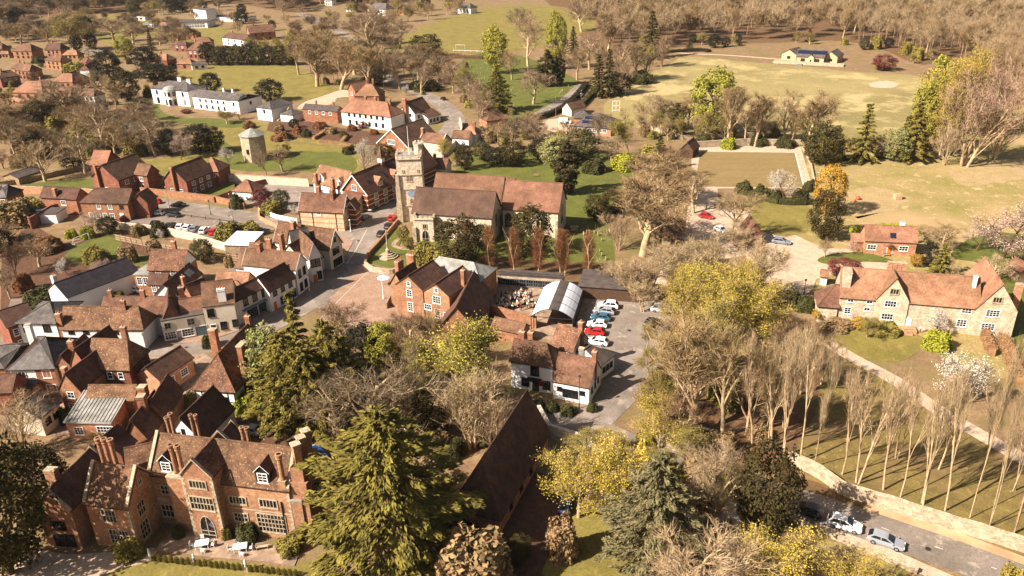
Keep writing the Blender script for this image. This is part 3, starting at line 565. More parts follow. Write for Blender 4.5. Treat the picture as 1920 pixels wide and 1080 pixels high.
# ---------------- buildings ----------------
def stack(root, c, n, h, m='brick_manor', ax=(1, 0, 0), r=.3, base=1.2, z=0, gap=.75):
    """a stack of tall round moulded chimneys on a shared plinth"""
    b = MB(); a = Vector(ax).normalized(); v = Vector((-a.y, a.x, 0))
    b.box((c.x, c.y, z), a, v, Zv, gap*n+.25, .95, base, m); b.box((c.x, c.y, z+base), a, v, Zv, gap*n+.4, 1.1, .12, 'ashlar')
    o = b.build('chimney', root)
    for i in range(n):
        p = Vector((c.x, c.y, z+base+.12))+a*(i-(n-1)/2)*gap; q = MB(); H = h-base
        q.lathe(p, [(r, 0), (r*1.05, .2), (r*.85, .4), (r*.8, H*.5), (r*.9, H*.52), (r*.8, H*.55), (r*.8, H*.78), (r*1.1, H*.85), (r*.9, H*.89), (r*1.25, H*.94), (r*1.25, H)], m, 10); q.lathe(p+Zv*(H+.005), [(r*.7, 0), (r*.7, .02)], 'black', 8)
        k = q.build('flue', None, loc=root.location); k.location = (0, 0, 0); k.parent = o
    return o
def parapet(root, c, u, v, L, D, z, m, n=5, mh=.7):
    b = MB(); 
    for (o, a, bb, l) in ((c-v*D/2, u, v, L), (c+v*D/2, u, v, L), (c-u*L/2, v, u, D-.8), (c+u*L/2, v, u, D-.8)):
        b.box((o.x, o.y, z), a, bb, Zv, l, .4, .5, m)
        k = max(2, round(l/(L/n)))
        for i in range(k):
            p = o+a*((i+.5)/k-.5)*l; b.box((p.x, p.y, z+.5), a, bb, Zv, l/k*.55, .4, mh, m); b.box((p.x, p.y, z+.5+mh), a, bb, Zv, l/k*.6, .5, .08, 'ashlar')
    return b.build('battlements', root)

# ===== church =====
r = house('church', 5, (1600, 600), 'large flint church with square battlemented tower, blue clock and long clay tile roofs', cat='church')
T = None
g = S(5, 1090, 590); A = S(5, 1128, 600); B = S(5, 1285, 588)
ez = hfit(S(5, 1100, 588), 283); 
tw = 6.7; a = S(5, 1105, 600); bq = a+Vector((1, .03, 0))*tw*1.0
EZT = 17.6
tower = Wing(r, a+Vector((.6, 0, 0)), bq+Vector((.6, 0, 0)), 6.6, EZT, .2, roof='flat', wall='flint', rm='lead', oh=-.5)
tc = tower.at(.5, .5, EZT); parapet(r, tc, tower.u, tower.v, 6.5, 6.9, EZT, 'flint', 3)
b = MB()
for z in (4.5, 9.2, 13.2): b.box((tc.x, tc.y, z), tower.u, tower.v, Zv, 6.6, 7.0, .25, 'ashlar')
b.build('string_course', r)
for (fu, fv, hh) in ((0, 0, 13.5), (0, 1, 13.5), (1, 0, 6)):
    p = tower.at(fu, fv, 0); b = MB()
    for k, (s, z0, z1) in enumerate(((1.5, 0, hh*.4), (1.2, hh*.4, hh*.75), (.9, hh*.75, hh))): b.box((p.x, p.y, z0), tower.u, tower.v, Zv, s, s, z1-z0, 'ashlar')
    b.build('buttress', r)
q = tower.at(.88, .75, 0); b = MB(); b.lathe((q.x, q.y, EZT), [(1.3, 0), (1.3, 2.6), (1.45, 2.6), (1.45, 2.9), (.9, 3.0)], 'flint', 8)
for i in range(8): t = i*math.pi/4; b.box((q.x+1.2*math.cos(t), q.y+1.2*math.sin(t), EZT+2.9), (1, 0, 0), (0, 1, 0), Zv, .5, .5, .6, 'flint')
b.build('stair_turret', r)
q = tower.at(.5, .6, 0); b = MB(); b.tube((q.x, q.y, EZT), (q.x, q.y, EZT+8), .09, .05, 'trim', 6); b.build('flagpole', r)
o, d, L, n = tower.side('f'); c = o+d*L*.52+n*.05+Zv*8.1; b = MB()
ring = [c+d*math.cos(t)*.95+Zv*math.sin(t)*.95 for t in [i*math.pi/10 for i in range(20)]]; b.hexa([p-n*.05 for p in ring], [p+n*.06 for p in ring], 'clock'); ck = b.build('clock', r)
b = MB()
for i in range(12):
    t = i*math.pi/6; p = c+n*.08+(d*math.cos(t)+Zv*math.sin(t))*.78; b.box(p, d, Zv, n, .1, .16, .02, 'gold')
hv = (d*.3+Zv*.9).normalized(); b.box(c+n*.08+hv*.3, hv.cross(n), hv, n, .07, .65, .02, 'gold'); hv = (d*-.9+Zv*.2).normalized(); b.box(c+n*.08+hv*.22, hv.cross(n), hv, n, .09, .45, .02, 'gold')
k = b.build('hands', None, loc=r.location); k.location = (0, 0, 0); k.parent = ck
for fu in (.42, .56): tower.win('f', fu, 11.6, .45, 1.3, 'arch')
for fu in (.25, .85): tower.win('f', fu, 14.2, .35, .4, 'stone')
tower.win('r', .5, 12, .8, 1.6, 'arch'); tower.win('f', .5, 5.3, .5, .9, 'arch')
o, d, L, n = tower.side('f'); window(r, o+d*L*.75+n*.01+Zv*.1, d, 1.2, 1.8, 'arch', 'doorway')
# aisle (front), nave (behind), north aisle, chancel, transept
ea = 7.0
aisle = W(r, 5, (1205, 528), (1770, 566), ea, R=(1215, 348), pitch=50, wall='flint', rm='tile_church', oh=.35)
nave = Wing(r, aisle.at(.12, 1, 0), aisle.at(1.0, 1, 0), 8.5, 9.0, 4.6, wall='flint', rm='tile_nave', oh=.3)
na = Wing(r, nave.at(.05, 1, 0), nave.at(1.05, 1, 0), 6, 7.5, 3.6, wall='flint', rm='tile_nave', oh=.3)
ch = Wing(r, aisle.at(1.0, .75, 0)+aisle.u*1.2, aisle.at(1.0, .75, 0)+aisle.u*15.8, 10.5, 7.2, 5.8, wall='flint', rm='tile_nave', oh=.35)
for i in range(3): aisle.win('f', .45+i*.2, 2.0, 1.4, 1.8, 'arch')
ch.win('f', .1, 2.2, 1.8, 2.2, 'arch'); ch.win('f', .42, 2.2, 1.6, 2, 'arch'); ch.win('f', .75, 2.2, 1.6, 2, 'arch'); ch.win('r', .5, 2.6, 2.6, 2.6, 'arch'); aisle.win('r', .5, 3, 1.8, 2.0, 'arch')
for w_, ks in ((aisle, (.35, .55, .75, .98)), (ch, (.25, .6, .98))):
    for f in ks:
        p = w_.at(f, 0, 0); b = MB(); b.box((p.x, p.y-.3, 0), w_.u, w_.v, Zv, .7, 1.3, 3, 'ashlar'); b.box((p.x, p.y-.1, 3), w_.u, w_.v, Zv, .6, .8, 1.8, 'ashlar'); b.build('buttress', r)
# two-storey porch with battlements and a turret
pa = S(5, 1225, 740); pb = S(5, 1370, 742); porch = Wing(r, pa, pa+(pb-pa).normalized()*5.0, 5.5, 6.0, .15, roof='flat', wall='flint', rm='lead', oh=-.5)
pc = porch.at(.5, .5, 6); parapet(r, pc, porch.u, porch.v, 5.2, 5.7, 6, 'flint', 4, .45)
porch.win('f', .55, 3.6, .9, 1.1, 'stone'); o, d, L, n = porch.side('f'); window(r, o+d*L*.55+n*.01, d, 1.6, 1.6, 'arch', 'doorway')
for (fu, fv, z1) in ((-.02, 1.0, 9.4), (1.02, 1.0, 9.0)):
    q = porch.at(fu, fv, 0); b = MB(); b.lathe((q.x, q.y, 0), [(1.0 if fu < .5 else .5, 0), (1.0 if fu < .5 else .5, z1-1.2), (1.15 if fu < .5 else .6, z1-1.1), (.05, z1+.7)], 'ashlar', 8); b.build('turret', r)
b = MB(); q = porch.at(0, 0, 0); b.box((q.x, q.y, 0), porch.u, porch.v, Zv, 1, 1, 4, 'ashlar'); b.build('buttress', r)

# ===== manor (bottom left) =====
r = house('manor_house', 12, (1400, 780), 'large Tudor brick manor house with stone mullioned windows, gabled porch, dormers and moulded chimneys', cat='manor house')
mm = dict(wall='brick_manor', rm='tile_lichen')
E1 = 8.6
main = W(r, 'd', (560, 668), (1600, 790), E1, R=(1100, 425), pitch=50, para=1, **mm)
LOG.append(('main ridge', proj(main.at(0, .5, main.e+main.r)), proj(main.at(1, .5, main.e+main.r)), 'base', proj(main.at(0, 0, 0)), proj(main.at(1, 0, 0))))
main.win('f', .1, 5.4, 1.5, 1.3, 'stone'); main.win('f', .07, 1.4, 1.7, 2.0, 'stone')
main.win('f', .62, 5.2, 2.3, 1.1, 'stone'); main.win('f', .84, 5.2, 2.4, 1.2, 'stone'); main.win('f', .62, 2.2, 1.9, 1.3, 'stone'); main.win('f', .84, 1.0, 4.0, 2.9, 'stone')
o, d, L, n = main.side('f'); window(r, o+d*L*.605+n*.01, d, .9, 1.2, 'arch', 'doorway')
b = MB(); p = main.at(.935, 0, 0); b.tube(p-main.v*.12, p-main.v*.12+Zv*6.4, .09, .09, 'metal_dark', 6); b.build('drainpipe', r)
b = MB(); m0 = main.at(.5, 0, 4.3); b.box(m0-main.v*.0, main.u, main.v, Zv, main.L, .14, .14, 'ashlar'); b.box(main.at(.5, 0, E1-.3), main.u, main.v, Zv, main.L, .3, .3, 'ashlar'); b.build('string_course', r)
main.dormer('f', .13, E1+.45, 2.0, 1.7, 'black', 'tile_dark', 'white'); main.dormer('f', .825, E1+.45, 2.0, 1.7, 'black', 'tile_dark', 'white')
# porch tower, projecting and gabled
pw = 4.6; pp = main.at(.30, 0, 0)-main.v*1.7
porch = Wing(r, pp, pp+main.u*pw, 6.5, 10.3, 2.5, roof='gable', ridge='v', para=1, oh=.05, **mm)
porch.win('f', .5, 8.6, 2.3, 1.1, 'stone'); porch.win('f', .5, 5.0, 3.3, 2.0, 'stone'); o, d, L, n = porch.side('f'); window(r, o+d*L*.5+n*.01, d, 2.0, 2.0, 'arch', 'doorway')
# bay left of the porch
bay = Wing(r, main.at(.155, 0, 0)-main.v*.9, main.at(.155, 0, 0)-main.v*.9+main.u*4.0, 1.2, 8.9, .25, roof='flat', wall='brick_manor', rm='ashlar', oh=.1)
stack(r, main.at(.24, -.02, 0), 2, 5.6, z=8.2, base=1.0, ax=main.u, gap=.95, r=.36)
stack(r, main.at(.965, .05, 0), 1, 5.2, z=8.6, base=1.2, ax=main.u, r=.42)
# east end stack of three square shafts
b = MB(); ee = main.at(1.06, .45, 0); b.box((ee.x, ee.y, 0), main.u, main.v, Zv, 2.6, 5.6, 9.5, 'brick_manor'); b.box((ee.x, ee.y, 9.5), main.u, main.v, Zv, 1.8, 4.8, 2.0, 'brick_manor')
es = b.build('chimney', r)
for i in range(3):
    p = ee+main.v*(i-1)*1.5; b = MB(); rt = (main.u+main.v).normalized(); b.box((p.x, p.y, 11.5), rt, Vector((-rt.y, rt.x, 0)), Zv, .95, .95, 3.2, 'brick_manor'); b.box((p.x, p.y, 14.7), rt, Vector((-rt.y, rt.x, 0)), Zv, 1.2, 1.2, .25, 'ashlar')
    k = b.build('flue', None, loc=r.location); k.location = (0, 0, 0); k.parent = es
ex = Wing(r, main.at(1, .0, 0)+main.u*.02-main.v*.0, main.at(1, 0, 0)+main.u*1.6, 4.2, 6.6, .3, roof='flat', wall='brick_manor', rm='lead', oh=.1)
ex.win('r', .5, 1.2, 1.8, 2.3, 'stone'); ex.win('r', .5, 4.4, 1.6, 1.2, 'stone')
def quoins(w_, fu, fv, z1, ax=1):
    b = MB(); c = w_.at(fu, fv, 0)
    for i in range(int(z1/.4)):
        L1, L2 = ((.5, .3), (.3, .5))[i % 2]; k = c+w_.u*(L1/2-.03)*(1 if fu < .5 else -1)+w_.v*(L2/2-.03); b.box((k.x, k.y, i*.4), w_.u, w_.v, Zv, L1, L2, .37, 'ashlar')
    b.build('quoins', r)
quoins(main, 1, 0, 8.3); quoins(porch, 0, 0, 10.0); quoins(porch, 1, 0, 10.0)
# west wings
w1 = W(r, 'd', (75, 885), (395, 925), 7.3, R=(165, 600), pitch=50, para=1, **mm)
w1.win('f', .5, 4.5, 2.0, 1.9, 'stone'); w1.win('f', .62, .6, 2.8, 2.5, 'stone'); w1.win('r', .35, 4.4, 1.3, 1.9, 'stone'); w1.win('r', .3, .8, 1.6, 2.5, 'stone'); w1.win('r', .5, 8.6, .6, .7, 'stone')
quoins(w1, 1, 0, 7.2); stack(r, w1.at(.08, .85, 0), 3, 7.0, z=6.5, base=2.6, ax=w1.u, gap=.95, r=.36)
w0 = W(r, 12, (262, 595), (510, 612), 6.4, depth=9.5, ridge='v', rise=3.0, wall='brick_manor', rm='tile_dark', para=1, oh=.1)
w0.win('f', .52, 3.3, 1.7, 1.2, 'dark'); w0.win('f', .55, .5, 2.8, 1.8, 'dark')
w0.chim(.0, .45, 1.5, 1.0, top=9.6, pots=0, m='brick_manor')
w2 = Wing(r, w1.at(.3, 1, 0)+w1.v*.0, main.at(.0, .5, 0)-main.u*.3, 6.5, 6.6, 2.6, wall='brick_manor', rm='tile_lichen')
# rear ranges of the manor
w3 = W(r, 'd', (345, 520), (450, 425), 5.5, depth=5.0, rise=2.4, wall='brick_dark', rm='tile_dark')
w4 = Wing(r, main.at(.25, 1, 0), main.at(.25, 1, 0)+main.u*3.6, 3.6, 8.0, 2.6, ridge='v', para=1, wall='brick_manor', rm='tile_dark', oh=.05)
w5 = Wing(r, main.at(.72, 1, 0), main.at(.72, 1, 0)+main.u*3.0, 2.0, 7.2, 1.6, ridge='v', wall='brick_manor', rm='tile_dark', oh=.1)
stack(r, main.at(-.01, .95, 0), 2, 6.0, z=7.5, base=2.4, ax=main.v, gap=.9); stack(r, main.at(.08, 1.35, 0), 2, 5.5, z=6.5, base=1.0, ax=main.u, gap=.8, r=.25); stack(r, main.at(.52, 1.1, 0), 2, 5.0, z=7.0, base=1.0, ax=main.u, gap=.8)

# ===== houses on the upper left, red brick, modern =====
r = house('detached_house', 4, (800, 350), 'big modern red brick house with dark shaded roof, west of the car park lane')
w1 = W(r, 4, (648, 188), (760, 190), 5.2, depth=8, rise=3.6, wall='brick_dark', rm='tile_orange', roof='hip', hip=(0, 0))
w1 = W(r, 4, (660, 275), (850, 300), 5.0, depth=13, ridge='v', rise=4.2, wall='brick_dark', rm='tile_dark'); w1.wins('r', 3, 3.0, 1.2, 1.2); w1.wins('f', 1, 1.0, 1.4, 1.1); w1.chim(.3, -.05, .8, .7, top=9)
w2 = Wing(r, w1.at(1, .5, 0), w1.at(1, .5, 0)+w1.u*5, 5, 5.2, 2.6, wall='brick_dark', rm='tile'); w2.wins('f', 1, 3.2, 1.2, 1.1); w2.door('f', .5, m='black')
r = house('detached_house', 4, (1400, 400), 'modern red brick house with two chimneys beside the walled lane and meadow wall')
w1 = W(r, 4, (1180, 290), (1340, 310), 5.0, depth=12, ridge='v', rise=4.0, wall='brick_dark', rm='tile_dark'); w1.wins('r', 3, 3.2, 1.2, 1.1); w1.wins('r', 3, .9, 1.2, 1.2); w1.wins('f', 2, 1, 1.2, 1.2); w1.chim(.5, -.05, .8, .7, top=9)
w2 = W(r, 4, (1490, 232), (1570, 235), 5.0, depth=7, rise=3.2, wall='brick_dark', rm='tile_orange', roof='hip', hip=(0, 1)); w2.wins('f', 1, 3.2, 1.4, 1.1)
r = house('garage', 4, (1750, 450), 'low brown tiled garage with pyramid roof behind the garden wall by the purple bush', cat='garage')
w1 = W(r, 4, (1670, 375), (1815, 385), 2.6, depth=6.5, rise=2.6, roof='hip', hip=(.98, .98), wall='white', rm='tile_orange')
r = house('cottage', 4, (430, 480), 'plain brick cottage with central chimney, behind the flat roofed sheds of the back gardens')
w1 = W(r, 4, (292, 420), (545, 435), 5.0, R=(330, 345), pitch=45, wall='brick', rm='tile_dark'); w1.win('f', .62, 3.0, 1.5, 1.2); w1.chim(.42, .1, .9, 1.0, top=7.6)
r = house('cottage', 4, (700, 560), 'broad brick semi-detached pair with hipped brown roof and white bays facing the pink blossom')
w1 = W(r, 4, (575, 457), (915, 465), 5.2, R=(700, 358), pitch=42, wall='brick', rm='tile_dark', roof='hip', hip=(1, 0)); w1.win('f', .38, 3.4); w1.win('f', .62, 3.4); w1.win('f', .86, 3.6, 1, .8, 'dark'); w1.wins('f', 4, .6, 1.2, 1.4, a=.1, b=.7); w1.door('f', .83, m='trim')
w2 = Wing(r, w1.at(1, .35, 0), w1.at(1, .35, 0)+w1.u*4.5, 5.0, 4.8, 2.4, wall='brick_dark', rm='tile', ridge='v')
r = house('cottage', 4, (30, 450), 'small brick cottage with blue grey pyramid roof at the left edge of the gardens')
w1 = W(r, 4, (-60, 420), (45, 422), 4.8, depth=7, rise=2.6, wall='brick', rm='slate', roof='hip'); w1.win('f', .7, 2.8, 1.2, 1.2)
r = house('shed', 4, (320, 530), 'flat roofed garden studio with two roof lights in front of the plain cottage', cat='outbuilding')
w1 = W(r, 4, (180, 548), (390, 570) if False else (400, 545), 2.7, depth=5.5, rise=.2, roof='flat', wall='white', rm='felt'); b = MB()
for fu in (.25, .42):
    p = w1.at(fu, .5, 3.0); b.box((p.x, p.y, 3.0), w1.u, w1.v, Zv, 1.3, 1.8, .12, 'glass_blue')
b.build('roof_light', r)
r = house('shed', 4, (80, 320), 'low grey shed with pitched roof behind the long garden wall', cat='outbuilding')
w1 = W(r, 4, (20, 272), (130, 285), 2.3, depth=(240, 215), rise=1.1, ridge='v', wall='wood', rm='felt')

# ===== stone banded building and old school at the junction =====
r = house('banded_cottage', 5, (550, 640), 'banded stone and brick corner cottage with two chimneys, standing at the lane junction')
w1 = W(r, 5, (385, 515), (700, 530), 5.4, R=(400, 392), pitch=50, wall='band', rm='tile', oh=.3, trimm='trim', gab='band_brick')
w1.wins('r', 1, 3.2, 1.5, 1.2); w1.wins('r', 1, .8, 1.5, 1.3); w1.win('r', .5, 6.0, .8, .9); w1.chim(.33, .7, 1, .8, top=11.5); w1.chim(.72, .35, .9, .8, top=11.5); w1.win('f', .45, 4.4, .9, .6)
w2 = Wing(r, w1.at(1, .55, 0)-w1.u*.3, w1.at(1, .55, 0)+w1.u*2.2, 3.2, 5.4, 1.8, wall='band_brick', rm='tile_dark', ridge='v', trimm='trim')
b = MB()
for f in (.0, .3, .83): p = w1.at(f, 0, 0)-w1.v*.1; b.tube(p, p+Zv*5.2, .07, .07, 'metal_dark', 5)
b.build('drainpipe', r)
r = house('old_school', 'j', (1300, 700), 'long old school with steep dark roof, white bargeboards and small bell turret', cat='school')
w1 = W(r, 'j', (815, 600), (1185, 665), 5.6, R=(960, 385), pitch=50, rise=None, ridge='v', depth=34, wall='band_brick', rm='tile_dark', trimm='trim', gab='brick', oh=.45)
w1.win('f', .5, 6.0, 1.6, 1.5); w1.wins('r', 6, 2.9, 1.5, 1.6, a=.05, b=.8); w1.wins('r', 6, .6, 1.4, 1.2, a=.05, b=.8)
for fu in (.2, .42, .62): w1.dormer('r', fu, 6.1, 2.4, 1.3, 'brick', 'tile_orange')
for fu in (.1, .32, .5, .56): w1.skylight('r', fu, .42, .6, 1.0, 'solar')
w3 = Wing(r, w1.at(.12, 0, 0)-w1.v*2.4, w1.at(.78, 0, 0)-w1.v*2.4, 2.5, 3.4, 1.6, roof='mono', wall='ashlar', rm='tile')
p = w1.at(.5, .38, 0); b = MB(); b.box((p.x, p.y, w1.e+w1.r-1.0), w1.u, w1.v, Zv, 1.3, 1.3, 1.5, 'brick'); b.box((p.x, p.y, w1.e+w1.r+.5), w1.u, w1.v, Zv, 1.5, 1.5, 1.3, 'trim')
q = [Vector((p.x, p.y, w1.e+w1.r+1.8))+(w1.u*i+w1.v*j)*1.0 for i, j in ((-1, -1), (1, -1), (1, 1), (-1, 1))]; ap = Vector((p.x, p.y, w1.e+w1.r+5.6))
for i in range(4): b.poly([q[i], q[(i+1) % 4], ap], 'tile')
b.build('bell_turret', r)
r = house('white_cottage', 'j', (600, 650), 'white rendered cottage with two white dormers adjoining the old school')
w1 = W(r, 'j', (380, 485), (830, 600), 4.6, R=(490, 232), pitch=50, wall='white', rm='tile_orange', trimm='trim'); w1.dormer('f', .27, 5.3, 1.7, 1.3, 'trim'); w1.dormer('f', .84, 5.3, 1.7, 1.3, 'trim'); w1.win('f', .25, 1.6, 2.0, 1.1, 'white'); w1.win('f', .55, 1.6, 1.0, 1.1); w1.skylight('f', .55, .4)
w1.chim(.18, -.1, .9, .8, top=7.6); w1.chim(.8, -.2, 1.0, .9, top=7.6)

# ===== high street terrace (frame f) =====
r = house('shop_house', 'f', (1580, 560), 'cream double gabled shop nearest the road junction with a bow shop window', cat='shop')
w1 = W(r, 'f', (1505, 425), (1655, 335), 5.6, R=(1565, 200), rise=None, ridge='v', depth=16, wall='cream', rm='tile_lichen', trimm='trim', oh=.35); w1.win('f', .35, 3.5, 1.0, 1.4, 'dark'); w1.win('f', .62, 3.5, 1.0, 1.4, 'dark'); w1.win('f', .35, .6, 1.4, 1.6, 'dark'); w1.win('f', .7, .6, 1.8, 1.6, 'dark'); w1.win('f', .5, 6.6, .7, .9, 'dark')
w1.chim(.1, .62, 1.3, .9, top=12.5, pots=2)
w2 = Wing(r, w1.at(0, .12, 0)-w1.u*6.2, w1.at(0, .12, 0)+w1.u*0.05, 9, 3.4, 4.6, wall='cream', rm='tile_dark', oh=.2); w2.win('f', .5, .7, 3.0, 1.7, 'shop')
w2.chim(.3, .9, 1.2, .9, top=10.5, pots=2)
r = house('shop_house', 'f', (1330, 700), 'white two gabled town house with sash windows in the middle of the terrace')
w1 = W(r, 'f', (1265, 520), (1400, 490), 6.6, R=(1305, 355), ridge='v', depth=17, wall='white', rm='tile_lichen', trimm='trim'); w1.wins('f', 2, 4.0, 1.0, 1.7, 'dark'); w1.win('f', .7, .8, 1.0, 1.8, 'dark'); w1.door('f', .3, m='door_orange')
w1b = Wing(r, w1.at(0, .45, 0)-w1.u*1.0, w1.at(0, .45, 0)+w1.u*3.0, 5.0, 6.6, 3.2, wall='white', rm='slate')
w2 = W(r, 'f', (1100, 665), (1235, 560), 6.6, R=(1145, 475), ridge='v', depth=13, wall='white', rm='tile', trimm='trim'); w2.wins('f', 2, 4.0, 1.0, 1.7, 'dark'); w2.wins('f', 2, .9, 1.0, 1.7, 'dark')
w2.chim(.5, .75, 1.4, .9, top=12.0, pots=3)
r = house('rear_wing', 'f', (600, 640), 'long brown roofed rear wing with white wall running back from the terrace')
w1 = W(r, 'f', (392, 640), (760, 695), 4.6, R=(570, 430), pitch=48, wall='white', rm='tile'); w1.wins('f', 2, 3.3, 1.6, .8, a=.35, b=.8)
w2 = W(r, 'f', (545, 440), (810, 460), 4.6, R=(560, 350), pitch=45, wall='brick', rm='tile'); w2.chim(.9, .3, 1.2, .9, top=9.0, pots=2)
r = house('shop_row', 'f', (900, 930), 'long white shop row with steep dark roof and bow windows along the brick pavement', cat='shop')
w1 = W(r, 'f', (790, 935), (1095, 765), 4.9, R=(965, 600), pitch=50, wall='white', rm='tile_dark', oh=.25); w1.wins('f', 3, 3.4, 1.0, .9, 'dark', a=.05, b=.95); w1.win('f', .48, .7, 1.9, 1.6, 'shop'); w1.win('f', .82, .7, 2.4, 1.7, 'shop'); w1.door('f', .14, m='door_orange')
w2 = W(r, 'f', (355, 1065), (780, 855), 5.6, R=(720, 660) if False else (640, 770), pitch=44, wall='cream', rm='tile_dark', oh=.25); w2.wins('f', 3, 3.7, 1.1, 1.5, 'dark', a=.2, b=.98); w2.wins('f', 2, .4, 2.6, 2.0, 'shop', a=.3, b=.95)
b = MB(); o, d, L, n = w2.side('f'); b.box(o+d*L*.6+n*.35+Zv*2.8, d, n, Zv, L*.8, .7, .18, 'door_blue'); b.build('shop_fascia', r)
r = house('white_shop', 'c', (600, 300), 'pale corner house with wide blank wall and a white chimney with red pots', cat='shop')
w1 = W(r, 'c', (425, 88), (740, 50), 6.2, depth=8.0, rise=3.6, wall='cream', rm='tile', oh=.1, roof='hip', hip=(0, 0)); w1.win('f', .22, 4.0, 1.2, 1.6, 'dark'); w1.win('f', .55, .9, 1.1, 1.5, 'dark'); w1.win('f', .93, 1.2, 1.0, 1.4, 'dark'); w1.door('f', .22, m='black'); w1.chim(.65, .1, 1.5, .8, top=9.4, pots=3, m='white', cap='white')
r = house('white_shop', 'c', (200, 380), 'small cream shop with two white bow windows and a grey garage door', cat='shop')
w1 = W(r, 'c', (5, 235), (435, 160), 4.6, depth=7.0, rise=.2, roof='flat', wall='cream', rm='felt', oh=.0); w1.win('f', .14, 2.9, 1.0, 1.2, 'grey'); w1.win('f', .68, 2.9, 1.2, 1.3, 'grey'); w1.win('f', .16, .6, 2.0, 1.5, 'white'); w1.win('f', .56, .6, 2.2, 1.5, 'white'); w1.door('f', .36, m='metal'); w1.door('f', .88, w=2.2, h=2.2, m='door_blue')
w2 = Wing(r, w1.at(.05, .15, 0), w1.at(.42, .15, 0), 9, 4.7, 2.6, ridge='v', wall='brick', rm='tile_dark'); w3 = Wing(r, w1.at(.5, .35, 0), w1.at(1, .35, 0), 4, 4.7, 2.0, wall='brick', rm='tile')
w3.chim(.1, 1.2, 1, .8, top=9.5, pots=1)
r = house('rear_house', 'f', (300, 850), 'low tiled rear building with clipped gable behind the pale corner house')
w1 = W(r, 'f', (155, 835), (520, 850), 3.8, R=(200, 692), pitch=45, wall='brick_tan', rm='tile_orange'); w2 = W(r, 'f', (190, 905), (480, 900), 3.4, R=(260, 812), pitch=30, wall='brick_tan', rm='tile_orange', roof='hip')
# ===== brick house h =====
r = house('brick_house', 'h', (900, 700), 'square brick house with lichen spotted roof and lower front wing, beside a white car')
w1 = W(r, 'h', (625, 440), (1145, 450), 5.6, R=(700, 152), pitch=47, wall='brick', rm='tile_lichen', gab='white'); w1.win('f', .27, 3.8, 1.1, 1.5); w1.win('f', .7, 3.8, 1.1, 1.5); w1.win('f', .85, .8, 1.3, 1.6, 'grey'); w1.chim(.55, .75, .9, .8, top=12, pots=1)
w2 = W(r, 'h', (620, 655), (880, 665), 4.2, R=(640, 508), pitch=45, wall='brick', rm='tile_dark'); w2.wins('f', 2, 2.5, .9, 1.3); w2.wins('f', 2, .5, .9, 1.1)
w3 = W(r, 'h', (405, 530), (640, 535), 4.6, depth=5.5, rise=.2, roof='flat', wall='brick_tan', rm='lead'); w3.wins('f', 2, 2.4, 1, 1.7)
r = house('yard_building', 'h', (1300, 640), 'dark roofed brick outbuilding with a ribbed roof light in the shaded yard', cat='outbuilding')
w1 = W(r, 'h', (1050, 820), (1420, 500), 3.6, depth=5, rise=2.3, wall='white', rm='tile_dark'); o, pn = w1.skylight('f', .75, .5, 2.4, 1.6, 'lead')
w2 = W(r, 'h', (1150, 790), (1290, 850), 5.6, depth=4, rise=2.2, ridge='v', wall='brick', rm='tile_dark'); w2.chim(.1, .1, .8, .7, top=9.2, pots=1)
# ===== g: white barn, white houses, long barn =====
r = house('white_barn', 'g', (900, 500), 'long white gabled building with a very dark slate roof and outside chimney among blossom trees')
w1 = W(r, 'g', (575, 400), (800, 500), 4.4, R=None, depth=16.5, rise=2.4, ridge='v', wall='white', rm='slate_dark', oh=.2); w1.chim(-.06, .12, 1.1, .9, top=6.8, pots=1, m='white')
b = MB(); b.build if False else None
r = house('white_house', 'g', (450, 900), 'white house with hipped slate roof and flat lead top standing on the lower street')
w1 = W(r, 'g', (180, 800), (660, 800), 5.8, depth=9.5, rise=2.2, wall='white', rm='slate', roof='hip', hip=(1, .7), oh=.35); w1.wins('f', 2, 4.0, 1.3, 1.4, 'dark', a=.0, b=1); w1.win('f', .62, .8, 1, 1.6, 'dark')
r = house('long_house', 'g', (1200, 850), 'long white house under a great lichened tile roof with half hipped dark end')
w1 = W(r, 'g', (730, 865), (1695, 865), 4.6, R=(900, 612), pitch=50, wall='white', rm='tile_lichen', roof='hip', hip=(0, .5)); w1.wins('f', 4, 3.5, 1.0, .8, 'dark', a=.02, b=.75); w1.chim(.75, .45, .8, .7, top=11, pots=1); w1.skylight('r', .45, .3)
w1.chim(-.01, .1, 1.0, .9, top=7.6, pots=2); w1.chim(.84, -.35, 1.0, .9, top=6.0, pots=1)
w2 = Wing(r, w1.at(.3, 1.0, 0), w1.at(1.12, 1.0, 0), 6.5, 4.6, 2.6, wall='white', rm='tile'); w2.chim(.6, .5, .9, .7, top=9.3, pots=1); w2.chim(.1, .5, .7, .7, top=9.0, pots=1)
r = house('terrace_house', 'g', (100, 700), 'dark red gabled terrace house with small white windows at the left edge')
w1 = W(r, 'g', (-60, 720), (120, 820) if False else (90, 850), 5.6, depth=5, rise=2.2, ridge='v', wall='brick_dark', rm='tile_dark'); w1.wins('r', 3, 3.4, .8, 1.3); w1.wins('r', 2, .8, .9, 1.4)
r = house('conservatory', 'g', (100, 870), 'small glass roofed lean-to beside the dark red terrace house', cat='conservatory')
w1 = W(r, 'g', (10, 850), (180, 910) if False else (160, 900), 2.4, depth=3.2, rise=.8, roof='mono', wall='white', rm='glass_blue')
